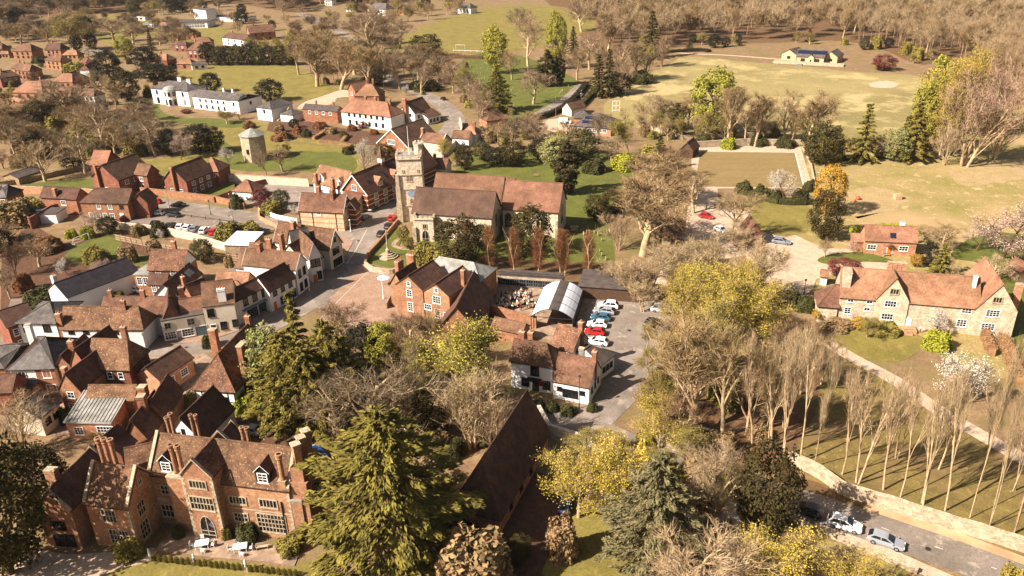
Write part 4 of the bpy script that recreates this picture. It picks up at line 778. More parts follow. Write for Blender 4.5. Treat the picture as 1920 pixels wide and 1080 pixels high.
# ===== b: block south of the street =====
r = house('hipped_house', 'b', (350, 520), 'half white half brick house with a hipped grey slate roof and lead ridges')
w1 = W(r, 'b', (90, 385), (540, 370), 5.8, R=None, depth=10.5, rise=3.4, wall='white', rm='slate', roof='hip', hip=(.9, .9), oh=.35)
b = MB(); p0 = w1.at(.56, 0, 0); b.box(w1.at(.78, 0, 0)-w1.v*.02, w1.u, w1.v, Zv, w1.L*.44, .06, 5.6, 'brick'); b.build('brick_front', r)
w1.win('f', .25, 3.9, 1.2, 1.2); w1.win('f', .8, 3.9, 1.3, 1.4); w1.win('f', .3, 1.1, 1.2, 1.2); w1.win('f', .82, 1.0, 1.6, 1.4); w1.chim(.06, .75, 1.0, .9, top=10.5, pots=0, m='white'); 
r = house('gabled_house', 'b', (1000, 560), 'cluster of brick gables with great lichened roof and grey lead roofed extension')
w1 = W(r, 'b', (560, 350), (705, 350), 5.8, R=(600, 295) if False else None, depth=8, rise=1.9, ridge='v', wall='brick', rm='tile_dark', oh=.15); w1.win('f', .5, 3.8, 1.2, 1.2); w1.win('f', .7, 1.0, 1.2, 1.2); w1.chim(.75, .35, 1.0, .8, top=9.5, pots=1)
w2 = W(r, 'b', (705, 350), (880, 370), 5.8, depth=9, rise=3.4, ridge='v', wall='brick', rm='tile_dark', oh=.15); w2.win('f', .75, 4.0, 1.2, 1.2)
w3 = W(r, 'b', (590, 580), (800, 600), 4.9, depth=8, rise=3.0, ridge='v', wall='brick_tan', rm='tile_dark', oh=.15); w3.win('f', .5, 3.3, 1.2, 1.1); w3.win('f', .5, .8, 1.8, 1.3); w3.chim(-.05, .3, .8, .8, top=7.6, pots=0)
w4 = W(r, 'b', (880, 372), (1285, 385), 5.6, R=(1000, 85), pitch=50, wall='brick_dark', rm='tile_lichen', oh=.3, roof='hip', hip=(0, .35)); w4.wins('f', 3, 3.6, .8, 1.2)
w5 = W(r, 'b', (880, 540) if False else (870, 690), (1330, 690), 4.4, R=(900, 548), pitch=42, wall='brick', rm='tile_lichen')
w6 = W(r, 'b', (655, 915), (1100, 925), 3.2, depth=(1320, 695), rise=1.7, roof='mono', wall='brick_pink', rm='lead'); w6.win('f', .25, .9, 1.4, 1.3); w6.win('f', .85, .3, 2.6, 2.2)
b = MB(); 
for i in range(13):
    p0 = w6.at(i/12, 0, w6.e+.2); p1 = w6.at(i/12, 1, w6.e+w6.r+.2); b.tube(p0, p1, .05, .05, 'slate', 4)
b.build('lead_roll', r)
r = house('annexe', 'b', (1500, 500), 'small orange gabled brick annexe with steep dark roof in the shaded yard')
w1 = W(r, 'b', (1370, 430), (1590, 485), 3.6, R=(1410, 385) if False else None, depth=8, rise=1.8, ridge='v', wall='brick_pink', rm='tile_dark', oh=.3); w1.wins('r', 2, 1.3, 1.5, 1.3)
r = house('lean_to_house', 'b', (350, 850), 'long low grey tiled house with lead ridge near the yew at the left edge')
w1 = W(r, 'b', (310, 880) if False else (400, 870), (590, 720), 3.6, depth=6.5, rise=2.0, wall='cream', rm='slate'); w1.wins('f', 2, 1.6, 1.0, 1.1, 'dark')
w2 = W(r, 'b', (-40, 600), (300, 600), 3.2, depth=8, rise=.2, roof='flat', wall='brick', rm='felt')
r = house('slate_house', 'b', (20, 470), 'grey roofed brick house cut by the left edge of the picture south of the street')
w1 = W(r, 'b', (-150, 380), (40, 375), 5.2, depth=9, rise=1.8, wall='brick_tan', rm='slate', roof='hip')
w2 = W(r, 'b', (-100, 620), (100, 640) if False else (110, 610), 4.6, depth=5, rise=2, wall='brick_dark', rm='tile_dark')
# ===== c: steep roof gatehouse, half-timbered end =====
r = house('barn_house', 'c', (600, 850), 'steep dark roofed house with hipped tile end over black and white timbering and twin chimneys')
w1 = WR(r, 'c', (577, 560), (885, 250), 9.8, 7.4, 5.0, hipf=.85, wall='white', rm='tile_lichen', oh=.35)
b = MB(); o, d, L, n = w1.side('f')
for f in (.02, .18, .34, .5, .66, .82, .98): b.box(o+d*L*f+n*.01, d, n, Zv, .18, .08, 4.9, 'black')
for z in (0.1, 2.4, 4.4): b.box(o+d*L*.5+n*.008+Zv*z, d, n, Zv, L, .06, .18, 'black')
b.build('timber_frame', r); w1.win('f', .75, 2.6, .9, .8, 'dark')
c = w1.at(1.03, .3, 0); b = MB(); b.box((c.x, c.y, 0), w1.v, -w1.u, Zv, 2.4, 1.4, 5, 'brick_dark'); cc = b.build('chimney', r)
for i in (-1, 1):
    p = c+w1.v*i*.55; b = MB(); b.box((p.x, p.y, 5), w1.v, -w1.u, Zv, .85, .9, 6.3, 'brick'); b.box((p.x, p.y, 11.3), w1.v, -w1.u, Zv, 1.1, 1.1, .25, 'ashlar'); k = b.build('flue', None, loc=r.location); k.location = (0, 0, 0); k.parent = cc
w1.chim(-.02, .62, 1.3, 1.0, top=11.5, pots=0); w1.chim(.5, 1.0, .9, .7, top=11.8, pots=1)
r = house('gabled_cottage', 'd', (850, 380), 'white gabled cottage with steep dark roof tucked behind the manor chimneys')
w1 = WR(r, 'd', (790, 255), (1035, 20), 8.2, 6.0, 4.4, wall='white', rm='tile_dark', oh=.25); w1.win('f', .5, 5.2, .4, .9, 'dark')
w2 = W(r, 'd', (520, 250), (700, 260) if False else (690, 240), 4.4, depth=8, rise=3.0, ridge='v', wall='brick', rm='tile_dark'); w2.chim(.2, -.1, 1.2, 1.2, top=10.5, pots=0); w3 = W(r, 'd', (370, 400), (560, 410) if False else (545, 400), 4.0, depth=8, rise=3.2, ridge='v', wall='brick', rm='tile_dark'); w3.chim(.15, .9, 1.2, 1.2, top=10.2, pots=0)
# ===== inn with three brick gables (frame e) =====
r = house('old_inn', 'e', (450, 600), 'tall brown brick inn with two front gables and lead valley roof beside the market square', cat='inn')
EI = 7.0
w1 = W(r, 'e', (200, 350), (443, 405), EI, R=(312, 278), depth=9.0, ridge='v', wall='brick_manor', rm='tile_dark', oh=.2)
w2 = W(r, 'e', (455, 410), (682, 462), EI, R=(560, 350), depth=10.0, ridge='v', wall='brick_manor', rm='tile_dark', oh=.2)
for w_ in (w1, w2): w_.win('f', .5, 7.4, .8, .8); w_.win('f', .5, 4.9, 1.2 if w_ is w1 else 1.8, 1.5); w_.win('f', .5, 1.6, 1.2, 1.9)
w2.win('f', .12, 3.0, 1.6, 1.1); w2.win('f', .85, 1.6, 1.3, 1.5)
w0 = Wing(r, w1.at(0, 0, 0)-w1.u*3.5+w1.v*2.5, w1.at(0, 0, 0)+w1.v*2.5, 6.5, 5.4, 2.6, ridge='v', wall='brick_manor', rm='tile_dark', oh=.2)
w0.chim(.1, .5, 2.0, .9, top=9.6, pots=4, along='v'); w0.chim(.2, 1.1, 1.9, .9, top=12.5, pots=4)
w3 = Wing(r, w1.at(.1, 1.0, 0), w2.at(1.2, 1.0, 0), 7.5, 6.4, 2.2, wall='brick', rm='lead', roof='hip', hip=(.5, .9), oh=.2)
a = w2.at(1.0, -.25, 0)
w4 = WR(r, 'e', (745, 555), (905, 240), 8.2, 8.0, 3.2, wall='brick', rm='tile_dark', oh=.3)
w2.chim(1.0, .55, .8, .8, top=11.6, pots=1)
w5 = W(r, 'e', (928, 545), (975, 548), 2.8, depth=(1120, 300), rise=.25, roof='flat', wall='brick', rm='felt', oh=.1)
# glazed loggia and flat roofed range behind the beer garden
r = house('loggia', 'e', (1400, 400), 'long low lattice windowed stone range along the back of the beer garden', cat='outbuilding')
a = S('e', 1120, 375, 0); bb = S('e', 1700, 415, 0)
w1 = Wing(r, a, bb, 3.2, 2.9, .15, roof='flat', wall='ashlar', rm='felt', oh=.1); w1.wins('f', 9, .7, 1.5, 1.5, 'grey', a=.01, b=.99)
b = MB(); o, d, L, n = w1.side('f')
for i in range(28):
    x0 = L*i/28
    for (z0, z1) in ((3.15, 3.9), (3.9, 3.15)): b.tube(o+d*x0+Zv*z0, o+d*(x0+L/28)+Zv*z1, .03, .03, 'metal_dark', 4, False)
b.tube(o+Zv*3.9, o+d*L+Zv*3.9, .05, .05, 'metal_dark', 4); b.build('lattice_rail', r)
r = house('open_store', 10, (750, 150), 'long grey felt roofed open store behind the inn car park', cat='outbuilding')
a = S(10, 560, 150, 0); bb = S(10, 1000, 185, 0)
w1 = Wing(r, a, bb, 7.5, 2.9, .6, roof='mono', wall='wood_dark', rm='felt', oh=.3)
# arched polycarbonate hall
r = house('marquee', 'e', (1650, 600), 'arched canopy of white panels with a grey central strip over the beer garden', cat='canopy')
A0, B0, C0 = S('e', 1420, 635, 3.0), S('e', 1795, 665, 3.0), S('e', 1870, 400, 3.0)
u = (B0-A0); u.z = 0; Lm = u.length; u.normalize(); v = Vector((-u.y, u.x, 0)); Dm = (C0-B0).dot(v)
LOG.append(('marquee', Lm, Dm))
A0.z = 0
def arc(f): t = (f-.5)*2; return A0+u*Lm*f+Zv*(2.9+1.9*(1-t*t))
N = 12
roofm = MB()
for bay in range(4):
    for i in range(N):
        f0, f1 = i/N, (i+1)/N; mid = (f0+f1)/2; mm_ = 'felt' if .42 < mid < .66 else 'poly'
        y0, y1 = Dm*bay/4+.06, Dm*(bay+1)/4-.06; p, q = arc(f0), arc(f1)
        roofm.hexa([p+v*y0, q+v*y0, q+v*y1, p+v*y1], [p+v*y0+Zv*.06, q+v*y0+Zv*.06, q+v*y1+Zv*.06, p+v*y1+Zv*.06], mm_)
roofm.build('roof', r); b = MB()
for bay in range(5):
    y = Dm*bay/4
    for i in range(N): b.tube(arc(i/N)+v*y+Zv*.03, arc((i+1)/N)+v*y+Zv*.03, .09, .09, 'metal_dark', 4)
    for f in (0, 1): p = arc(f)+v*y; b.tube((p.x, p.y, 0), p, .09, .09, 'metal_dark', 5)
for f in (0, 1): b.tube(arc(f), arc(f)+v*Dm, .1, .1, 'metal_dark', 4)
p = arc(0); q = arc(1); b.tube(p, q, .07, .07, 'metal_dark', 4); b.build('frame', r)
b = MB(); p = arc(1)+u*.05; b.poly([(p.x, p.y, 0), (p.x+v.x*Dm, p.y+v.y*Dm, 0), tuple(p+v*Dm), tuple(p)], 'metal_dark'); b.build('side_sheet', r)
# ===== white pub (frame n) =====
r = house('pub', 'n', (1100, 800), 'white painted roadside pub with black window surrounds, tiled roofs and brick chimneys', cat='pub')
w1 = W(r, 'n', (365, 480), (862, 560), 5.4, R=(640, 262), pitch=46, wall='white', rm='tile', oh=.3, roof='hip', hip=(0, .7)); w1.win('f', .58, 3.2, 1.4, 1.7, 'dark'); w1.win('f', .35, .8, 1.2, 1.5, 'dark'); w1.win('f', .86, .8, 1.2, 1.5, 'dark'); w1.door('f', .6, w=1.3, h=2.2, m='black', fm='trim')
b = MB(); o, d, L, n = w1.side('f'); b.box(o+d*L*.58+n*.6+Zv*2.5, d, n, Zv, 2.6, 1.2, .15, 'black'); b.build('door_hood', r)
b = MB(); b.box(o+d*L*.72+n*.08+Zv*1.2, d, n, Zv, .75, .08, .95, mat('red_paint', (190, 30, 26), (160, 22, 20))); b.build('red_panel', r)
w1.chim(.15, .55, 1.0, .8, top=11.6, pots=1); w1.chim(.35, .6, .9, .8, top=11.2, pots=1)
w2 = W(r, 'n', (872, 725), (1300, 808), 3.4, R=(1150, 430), pitch=47, wall='white', rm='tile', oh=.2); w2.win('f', .48, .9, 2.6, 1.3, 'dark'); w2.win('f', .18, 1.8, .7, .6, 'dark'); w2.win('f', .82, 1.8, .7, .6, 'dark'); w2.wins('r', 3, 1.6, .6, .9, 'dark', a=.1, b=.9); w2.chim(.97, .5, .8, .8, top=10.0, pots=1); w2.chim(.6, .55, .9, .7, top=9.0, pots=0, m='lead')
w3 = W(r, 'n', (840, 305), (1100, 385), 4.6, R=(1000, 70), pitch=47, wall='cream', rm='tile_lichen', oh=.2); w3.chim(.98, .55, .9, .8, top=10.5, pots=1); w3.win('r', .5, 2, .5, 1.6, 'dark')
w4 = W(r, 'n', (1420, 500) if False else (1440, 530), (1600, 410), 3.2, depth=6.5, rise=2.0, wall='white', rm='felt', oh=.25, ridge='u', roof='hip', hip=(0, .9)); w4.wins('f', 3, 1.2, .7, .9, 'dark')
w5 = W(r, 'e', (1060, 740), (1330, 800), 2.4, R=(1200, 670), pitch=35, wall='brick_tan', rm='tile', oh=.2)
# ===== dark barn in the lower middle =====
r = house('brick_barn', 14, (60, 400), 'long brick barn with steep dark shaded roof, right of the big conifer', cat='barn')
ra, rb_ = S('p', 903, 862, 9.6), S('p', 987, 734, 9.6); ev = S(13, 1780, 600, 3.2); dv = (rb_-ra).normalized(); dv.z = 0; hw = abs((ev-ra).dot(Vector((dv.y, -dv.x, 0))))
w1 = WR(r, 'p', (903, 862), (987, 734), 9.6, 2*min(max(hw, 3.5), 4.7), 3.2, hipf=.8, wall='brick_pink', rm='tile_dark', oh=.35); LOG.append(('barn', w1.L, w1.D, hw))  # reddish dark tiles, picked so the slope away from the sun goes darker
w1.wins('r', 4, 1.2, .9, 1.4, 'dark')
# ===== long stone farmhouse (frame m) =====
r = house('farmhouse', 'm', (1100, 700), 'long pale stone farmhouse with two front gables, white casements and orange tiled roof', cat='farmhouse')
w1 = W(r, 'm', (345, 445), (1540, 545), 5.6, R=(1000, 238), pitch=48, wall='farm_stone', rm='tile_orange', oh=.2, para=0)
for fu in (.08, .22): w1.win('f', fu, 4.8, 1.0, .5)
w1.win('f', .07, 2.2, 1.1, 1.3); w1.win('f', .21, 3.2, 1.0, .6); w1.door('f', .515, w=1.3, h=2.3, m='trim'); w1.win('f', .915, 4.5, 1.6, .9); w1.win('f', .9, 1.6, 1.6, 1.4)
g1 = Wing(r, w1.at(.265, 0, 0)-w1.v*.25, w1.at(.5, 0, 0)-w1.v*.25, w1.D*.55, 6.0, 4.6, ridge='v', wall='farm_stone', rm='tile_orange', oh=.12)
g1.win('f', .5, 7.4, 1.4, 1.0, 'stone'); g1.win('f', .45, 4.6, 2.0, 1.2); g1.win('f', .42, 1.8, 2.0, 1.2)
g2 = Wing(r, w1.at(.975, 0, 0)-w1.v*.3, w1.at(.975, 0, 0)-w1.v*.3+w1.u*7.0, 13.5, 5.8, 5.2, ridge='v', wall='farm_stone', rm='tile_orange', oh=.12)
g2.win('f', .45, 7.4, 1.4, 1.0, 'stone'); g2.win('f', .42, 4.4, 2.2, 1.3); g2.win('f', .38, 1.5, 2.2, 1.3)
w1.chim(.04, .3, 1.5, 2.4, top=w1.e+w1.r+.3, pots=0, m='farm_stone'); w1.chim(.96, .35, .6, .6, top=w1.e+w1.r+1, pots=0, m='white')
g2.chim(1.12, .35, 1.2, 1.0, top=9.5, pots=0, m='brick_pink')
for i in range(4): w1.chim(.36+i*.035, .62, .8, .8, top=w1.e+w1.r+2.6, pots=0, m='brick_pink')
w3 = W(r, 'm', (160, 515), (325, 528), 3.6, R=(200, 335), pitch=46, wall='farm_stone', rm='tile', roof='hip', hip=(1, 0))
b = MB(); q = w1.at(.5, 0, 0)-w1.v*1.1; b.box((q.x, q.y, 0), w1.u, w1.v, Zv, 4.0, 2.0, .7, 'brick_pink'); b.box((q.x, q.y-1.5, 0), w1.u, w1.v, Zv, 1.6, 1.2, .35, 'brick_pink'); b.build('entrance_steps', r)
r = house('well_house', 'm', (210, 290), 'tiny tiled well house on the drive lawn by the farmhouse corner', cat='well')
w1 = W(r, 'm', (182, 262), (235, 268), 2.2, depth=2.0, rise=1.0, ridge='u', wall='white', rm='tile_orange')
r = house('annexe_cottage', 7, (950, 850), 'small orange brick cottage with one roof light, white casements and an orange door')
w1 = W(r, 7, (780, 735), (1150, 752), 3.4, R=(970, 630), pitch=45, wall='brick_pink', rm='tile_orange', oh=.2); w1.win('f', .14, 1.3, 1.9, 1.1); w1.win('f', .76, 1.3, 1.9, 1.1); w1.door('f', .5, w=1.1, h=2.0, m='door_orange'); w1.skylight('f', .54, .35, 1.2, 1.3, 'solar'); w1.chim(.78, .9, 1.0, .7, top=6.8, pots=0, m='white')
b = MB(); o, d, L, n = w1.side('f'); c = o+d*L*.5+n*.5+Zv*2.3
for s_ in (-1, 1): b.hexa([c+Zv*.5-n*.55, c+d*s_*.9-n*.55, c+d*s_*.9+n*.5, c+Zv*.5+n*.5], [c+Zv*.6-n*.55, c+d*s_*.9+Zv*.1-n*.55, c+d*s_*.9+Zv*.1+n*.5, c+Zv*.6+n*.5], 'tile')
b.build('door_hood', r)
w2 = W(r, 7, (690, 740), (770, 745), 2.4, depth=4, rise=.6, roof='mono', wall='brick_tan', rm='tile_orange')
r = house('garden_shelter', 7, (1830, 900), 'open fronted shelter with white posts under the blossom orchard', cat='shelter')
w1 = W(r, 7, (1790, 905), (1890, 960), 2.4, depth=4.5, rise=1.3, wall='wood', rm='tile')
# ===== pavilion, dovecote, white mansion and neighbours =====
r = house('cricket_pavilion', 3, (400, 460), 'cream brick cricket pavilion with solar panels on its grey roof, steps down to the pitch', cat='pavilion')
w1 = W(r, 3, (285, 405), (480, 415), 3.2, depth=9, rise=3.0, wall='yellow_wall', rm='slate', oh=.4); w1.wins('f', 3, .9, 2.0, 1.3, 'dark', a=.1, b=.9)
w2 = W(r, 3, (178, 385), (283, 405) if False else (280, 395), 3.2, depth=11, rise=2.3, ridge='v', wall='yellow_wall', rm='slate', oh=.3); w2.win('f', .5, 1.0, 1.8, 1.1, 'dark')
w3 = W(r, 3, (478, 405), (578, 412), 3.2, depth=12, rise=2.4, ridge='v', wall='yellow_wall', rm='slate', oh=.3); w3.win('f', .5, 1.0, 1.8, 1.1, 'dark'); w4 = Wing(r, w1.at(.42, 0, 0)-w1.v*1.2, w1.at(.42, 0, 0)-w1.v*1.2+w1.u*3.2, 4, 3.0, 1.4, ridge='v', wall='yellow_wall', rm='slate', oh=.2); w4.door('f', .5, m='black')
w1.skylight('f', .25, .6, 7, 2.6, 'solar'); w1.skylight('f', .8, .6, 8, 2.6, 'solar')
b = MB(); q = w1.at(.5, 0, 0)-w1.v*4; b.box((q.x, q.y, 0), w1.u, w1.v, Zv, w1.L+22, 5.5, .9, 'ashlar'); q = w1.at(.22, 0, 0)-w1.v*8.2; b.box((q.x, q.y, 0), w1.u, w1.v, Zv, 3, 3, .5, 'metal'); b.build('terrace_steps', r)
r = house('dovecote', 0, (1800, 1060), 'octagonal stone dovecote with a grey lead pyramid roof standing in the meadow', cat='dovecote')
p = S(5, 75, 150); b = MB(); hh = hfit(p, 252); rr = 4.3; b.lathe((p.x, p.y, 0), [(rr, 0), (rr*.98, hh)], 'ashlar', 8); b.build('wall', r); b = MB(); b.lathe((p.x, p.y, hh+.02), [(rr+.4, 0), (.25, 2.2)], 'lead', 8); b.build('roof', r)
r.location = (p.x, p.y, 0)
for ob in [o for o in bpy.data.objects if o.parent == r]: 
    ob.data.transform(Matrix.Translation(Vector((S(0, 1800, 1060).x, S(0, 1800, 1060).y, 0))-Vector((p.x, p.y, 0))))
window(r, Vector((p.x-1.0, p.y-rr*.93, 3.2)), (1, 0, 0), .8, 1.3, 'dark'); window(r, Vector((p.x-2.9, p.y-2.9, .2)), Vector((.7, -.7, 0)), 1.1, 1.9, 'dark', 'doorway')
r = house('mansion', 0, (1230, 760), 'white stuccoed mansion with a bowed front and shallow hipped slate roof', cat='mansion')
w1 = W(r, 0, (1085, 632), (1350, 655), 7.2, depth=(1520, 625), rise=2.4, wall='white', rm='slate', roof='hip', hip=(.95, .95), oh=.45)
w1.win('f', .15, 4.6, 1.0, 1.7, 'dark'); w1.win('f', .85, 4.6, 1.0, 1.7, 'dark'); w1.win('f', .15, .6, 1.4, 2.4, 'dark'); w1.win('f', .87, .6, 1.6, 2.4, 'white')
q = w1.at(.53, 0, 0); b = MB(); b.lathe((q.x, q.y+.6, 0), [(3.0, 0), (3.0, 7.2), (3.4, 7.25), (3.4, 7.45)], 'white', 16); b.lathe((q.x, q.y+.6, 7.46), [(3.4, 0), (2.4, .9), (.2, 1.5)], 'lead', 16); b.build('bow_front', r)
for i, t in enumerate((-2.3, -1.57, -.84)):
    c = Vector((q.x+3.02*math.cos(t), q.y+.6+3.02*math.sin(t), 0)); d = Vector((-math.sin(t), math.cos(t), 0)); window(r, c+Zv*4.6, d, .9, 1.7, 'dark'); window(r, c+Zv*.6, d, 1.0, 2.3, 'dark')
w1.chim(.45, .75, 2.2, 1, top=11.3, pots=3, m='white'); w1.chim(.8, .55, 2.2, 1, top=11.3, pots=3, m='white')
w2 = W(r, 0, (1385, 695), (1705, 730), 5.4, R=(1500, 655), pitch=30, wall='white', rm='slate', oh=.2); w2.wins('f', 6, 3.6, .8, 1.1, 'dark'); w2.wins('f', 6, .8, .9, 1.4, 'dark')
w3 = W(r, 0, (1640, 720), (1715, 730), 5.6, depth=(1885, 690), rise=1.6, wall='white', rm='slate', oh=.2, roof='hip', hip=(.9, .9)); w3.win('f', .5, 3.4, .9, 1.3, 'dark'); w3.win('r', .5, 3.2, .9, 1.2, 'dark'); w2.chim(.5, .8, 1, .8, top=9, pots=1, m='white'); w2.chim(.7, .8, 1, .8, top=9, pots=1, m='white')
r = house('coach_house', 1, (150, 850), 'small white house with shallow slate roof and outside stair east of the mansion')
w1 = W(r, 1, (80, 772), (185, 785), 5.2, depth=(330, 742), rise=2.0, wall='white', rm='slate', roof='hip', hip=(.9, .6), ridge='v'); w1.win('f', .5, 3.2, .9, 1.3, 'dark'); w2 = W(r, 1, (250, 820), (340, 830), 3.0, depth=(415, 805), rise=1.4, wall='white', rm='slate', roof='hip', ridge='v')
b = MB(); p0 = w1.at(1.1, .1, 0); p1 = w1.at(1.1, .7, 4.0); b.hexa([p0, p0+w1.u, p1+w1.u, p1], [p0+Zv*.3, p0+w1.u+Zv*.3, p1+w1.u+Zv*.3, p1+Zv*.3], 'wood'); b.build('outside_stair', r)
r = house('orange_cottage', 1, (540, 870), 'orange brick cottage pair with grey roof and four white windows west of the pantiled terrace')
w1 = W(r, 1, (412, 785), (660, 805), 4.8, R=(550, 758), pitch=35, wall='brick', rm='felt', oh=.2, roof='hip', hip=(0, .0)); w1.wins('f', 4, 3.2, 1.1, 1.2); w1.chim(.3, .6, .8, .6, top=8, pots=1); w1.chim(.8, .6, .8, .6, top=8, pots=1)
r = house('white_terrace', 1, (850, 900), 'long white terrace with orange hipped roof and two rows of windows above the allotments', cat='terrace')
w1 = W(r, 1, (690, 800), (1045, 840), 5.6, R=(860, 722), pitch=42, wall='white', rm='tile_orange', oh=.35, roof='hip', hip=(.6, 1)); w1.wins('f', 7, 4.0, .9, 1.1, 'dark'); w1.wins('f', 6, .9, 1.0, 1.5, 'dark'); w1.chim(.35, .6, .9, .7, top=11); w1.chim(.55, .6, .9, .7, top=11); w1.chim(.85, .55, .9, .7, top=11)
r = house('red_roof_house', 1, (850, 680), 'red brick house with orange hipped roof inside the drive loop')
w1 = W(r, 1, (785, 690), (880, 690) if False else (960, 690), 5.6, depth=10, rise=4.0, wall='brick', rm='tile_orange', roof='hip', hip=(.8, .8)); w1.chim(.35, .8, .8, .7, top=11.5); w1.chim(.6, .8, .8, .7, top=11.5); w2 = W(r, 1, (738, 645), (790, 655), 5.4, depth=8, rise=3, wall='brick', rm='tile_orange', ridge='v'); w2.win('f', .5, 3.2)
r = house('white_gabled_house', 'k', (750, 320), 'white gabled house with a great outside chimney and red tiled roof by the road bend')
w1 = W(r, 'k', (595, 262), (850, 290), 5.0, R=(700, 150) if False else None, depth=(1130, 200), rise=4.2, ridge='v', wall='white', rm='tile', oh=.2); w1.win('f', .22, 3.8, 1.0, 1.0, 'dark'); w1.win('f', .72, 3.8, .8, .9, 'dark'); w1.chim(.46, -.06, 1.6, .9, top=12, pots=2); w1.wins('r', 3, 2.8, 1.2, 1.0, 'dark'); w2 = W(r, 'k', (1065, 362), (1265, 300), 2.8, depth=4, rise=2, roof='mono', wall='white', rm='tile_dark'); w2.wins('f', 3, .8, 1.2, 1.2, 'dark')
r = house('flint_hall', 'k', (450, 900), 'brick gabled hall with dark roof, white edged gable and arched window behind the church tower', cat='hall')
w1 = W(r, 'k', (240, 760), (740, 840), 4.6, R=(440, 545), ridge='v', depth=17, wall='brick', rm='tile_dark', trimm='trim', oh=.3); w1.win('f', .47, 4.9, 3.2, 1.4, 'white')
w2 = Wing(r, w1.at(.9, .45, 0), w1.at(.9, .45, 0)+w1.u*10, 6, 4.8, 2.6, wall='flint', rm='tile', oh=.1, para=1); w2.chim(.0, .4, 1.0, .8, top=12.5, pots=0)
r = house('roadside_cottage', 'k', (1800, 640), 'low white cottage with orange roof at the road bend, east of the church tower')
w1 = W(r, 'k', (1610, 612), (1850, 625), 3.6, R=(1760, 480), pitch=42, wall='white', rm='tile_orange', roof='hip', hip=(.9, .9)); w1.wins('f', 2, 1.5, 1, 1, 'dark'); w1.chim(.8, .3, .9, .8, top=8); w2 = Wing(r, w1.at(-.3, -.9, 0), w1.at(.8, -.9, 0), 5, 3.2, 2.0, wall='white', rm='tile')
r = house('churchside_cottage', 'k', (1250, 1050), 'small cottage roof with red chimney pots tucked beside the church tower lane')
w1 = W(r, 5, (1340, 210), (1440, 215), 3.2, depth=6, rise=2.4, wall='cream', rm='tile'); w1.chim(.15, .3, .8, .8, top=8, pots=2)
r = house('tile_roof_house', 1, (1850, 830), 'red tiled house half hidden by the bare trees beside the road bend')
w1 = W(r, 1, (1740, 870), (1900, 850), 4.4, depth=8, rise=3.2, wall='brick_tan', rm='tile', roof='hip'); w1.chim(.3, .7, .8, .8, top=9.5)
r = house('surgery', 2, (660, 930), 'low grey roofed clinic with rows of solar panels beside the white van', cat='clinic')
w1 = W(r, 2, (520, 905), (790, 925), 3.0, R=(740, 820), pitch=28, wall='brick_pink', rm='slate', roof='hip', oh=.4); w1.wins('f', 6, 1.2, 1.2, 1.2, 'white'); w1.skylight('f', .42, .62, 5.8, 1.5, 'solar'); w1.skylight('f', .42, .3, 6.6, 1.5, 'solar')
w2 = W(r, 2, (525, 850), (650, 850), 3.0, depth=7, rise=2.2, wall='brick_pink', rm='slate', roof='hip')
r = house('lane_cottage', 2, (490, 790), 'tiny gabled cottage with brown roof beside the church road', cat='cottage')
w1 = W(r, 2, (440, 775), (505, 790), 2.8, depth=8, rise=2.4, ridge='v', wall='cream', rm='tile_dark')
r = house('barn_store', 6, (1330, 60), 'dark roofed bowling club hut at the corner of the bowling green', cat='hut')
w1 = W(r, 6, (1290, 75), (1380, 85), 2.8, depth=7, rise=2.4, ridge='v', wall='wood_dark', rm='tile_dark')
r = house('yard_barn', 6, (1820, 640), 'low dark red roofed stable between the bare trees by the gravel drive', cat='barn')
w1 = W(r, 6, (1760, 690), (1900, 700) if False else (1880, 690), 2.8, depth=6.5, rise=2.8, wall='brick_dark', rm='tile', ridge='v')
# school
r = house('school', 0, (1330, 190), 'low flat roofed white and glass school with a tall boiler house at the top left', cat='school')
w1 = W(r, 0, (1155, 155), (1300, 165), 3.4, depth=16, rise=.4, roof='flat', wall='brick', rm='felt', oh=.6); w1.wins('f', 3, 1, 3, 1.6, 'white')
w2 = W(r, 0, (1300, 165), (1490, 160), 4.4, depth=20, rise=.4, roof='flat', wall='white', rm='felt', oh=.8); w2.wins('f', 8, .8, 1.9, 1.5, 'white'); w2.wins('f', 8, 2.7, 1.9, 1.1, 'white')
w3 = W(r, 0, (1390, 65), (1480, 75), 9.5, depth=9, rise=.8, roof='mono', wall='white', rm='slate'); w3.chim(.4, .6, 2, 2, top=14, pots=0, m='brick_dark')
w4 = W(r, 0, (920, 115), (1040, 118), 3.4, depth=10, rise=.4, roof='flat', wall='white', rm='felt', oh=.6); w4.wins('f', 3, .8, 3, 1.6, 'grey'); w5 = W(r, 0, (1490, 120), (1760, 130), 3.4, depth=14, rise=.4, roof='flat', wall='white', rm='felt', oh=.6)
w6 = W(r, 0, (1022, 170), (1105, 172), 2.8, depth=6, rise=.3, roof='flat', wall='white', rm='lead')
# estate houses, upper left: each with its own place, roof and wall
def estate(fr, A, B, e, R, wall, rm, label, depth=None, rise=None, pitch=38, roof='hip', hip=(.8, .8), wn=3, ch=True, ridge='u', name='estate_house', rows=2, cat='house'):
    r = house(name, fr, ((A[0]+B[0])/2, (A[1]+B[1])/2), label, group='estate houses', cat=cat)
    w = W(r, fr, A, B, e, R=R, depth=depth, rise=rise, pitch=pitch, wall=wall, rm=rm, roof=roof, hip=hip, ridge=ridge)
    if wn and rows > 1: w.wins('f', wn, e-1.9, 1.3, 1.1, 'dark' if wall != 'brick_dark' else 'white')
    if wn: w.wins('f', wn, .9, 1.3, 1.2, 'dark')
    if ch: w.chim(.25, .5, .8, .7, top=w.e+w.r+1.2, pots=2)
    return w
estate('l', (185, 285), (470, 290), 5.0, (250, 180), 'brick_tan', 'tile', 'two storey house with grey brown roof at the far left, west of the willow')
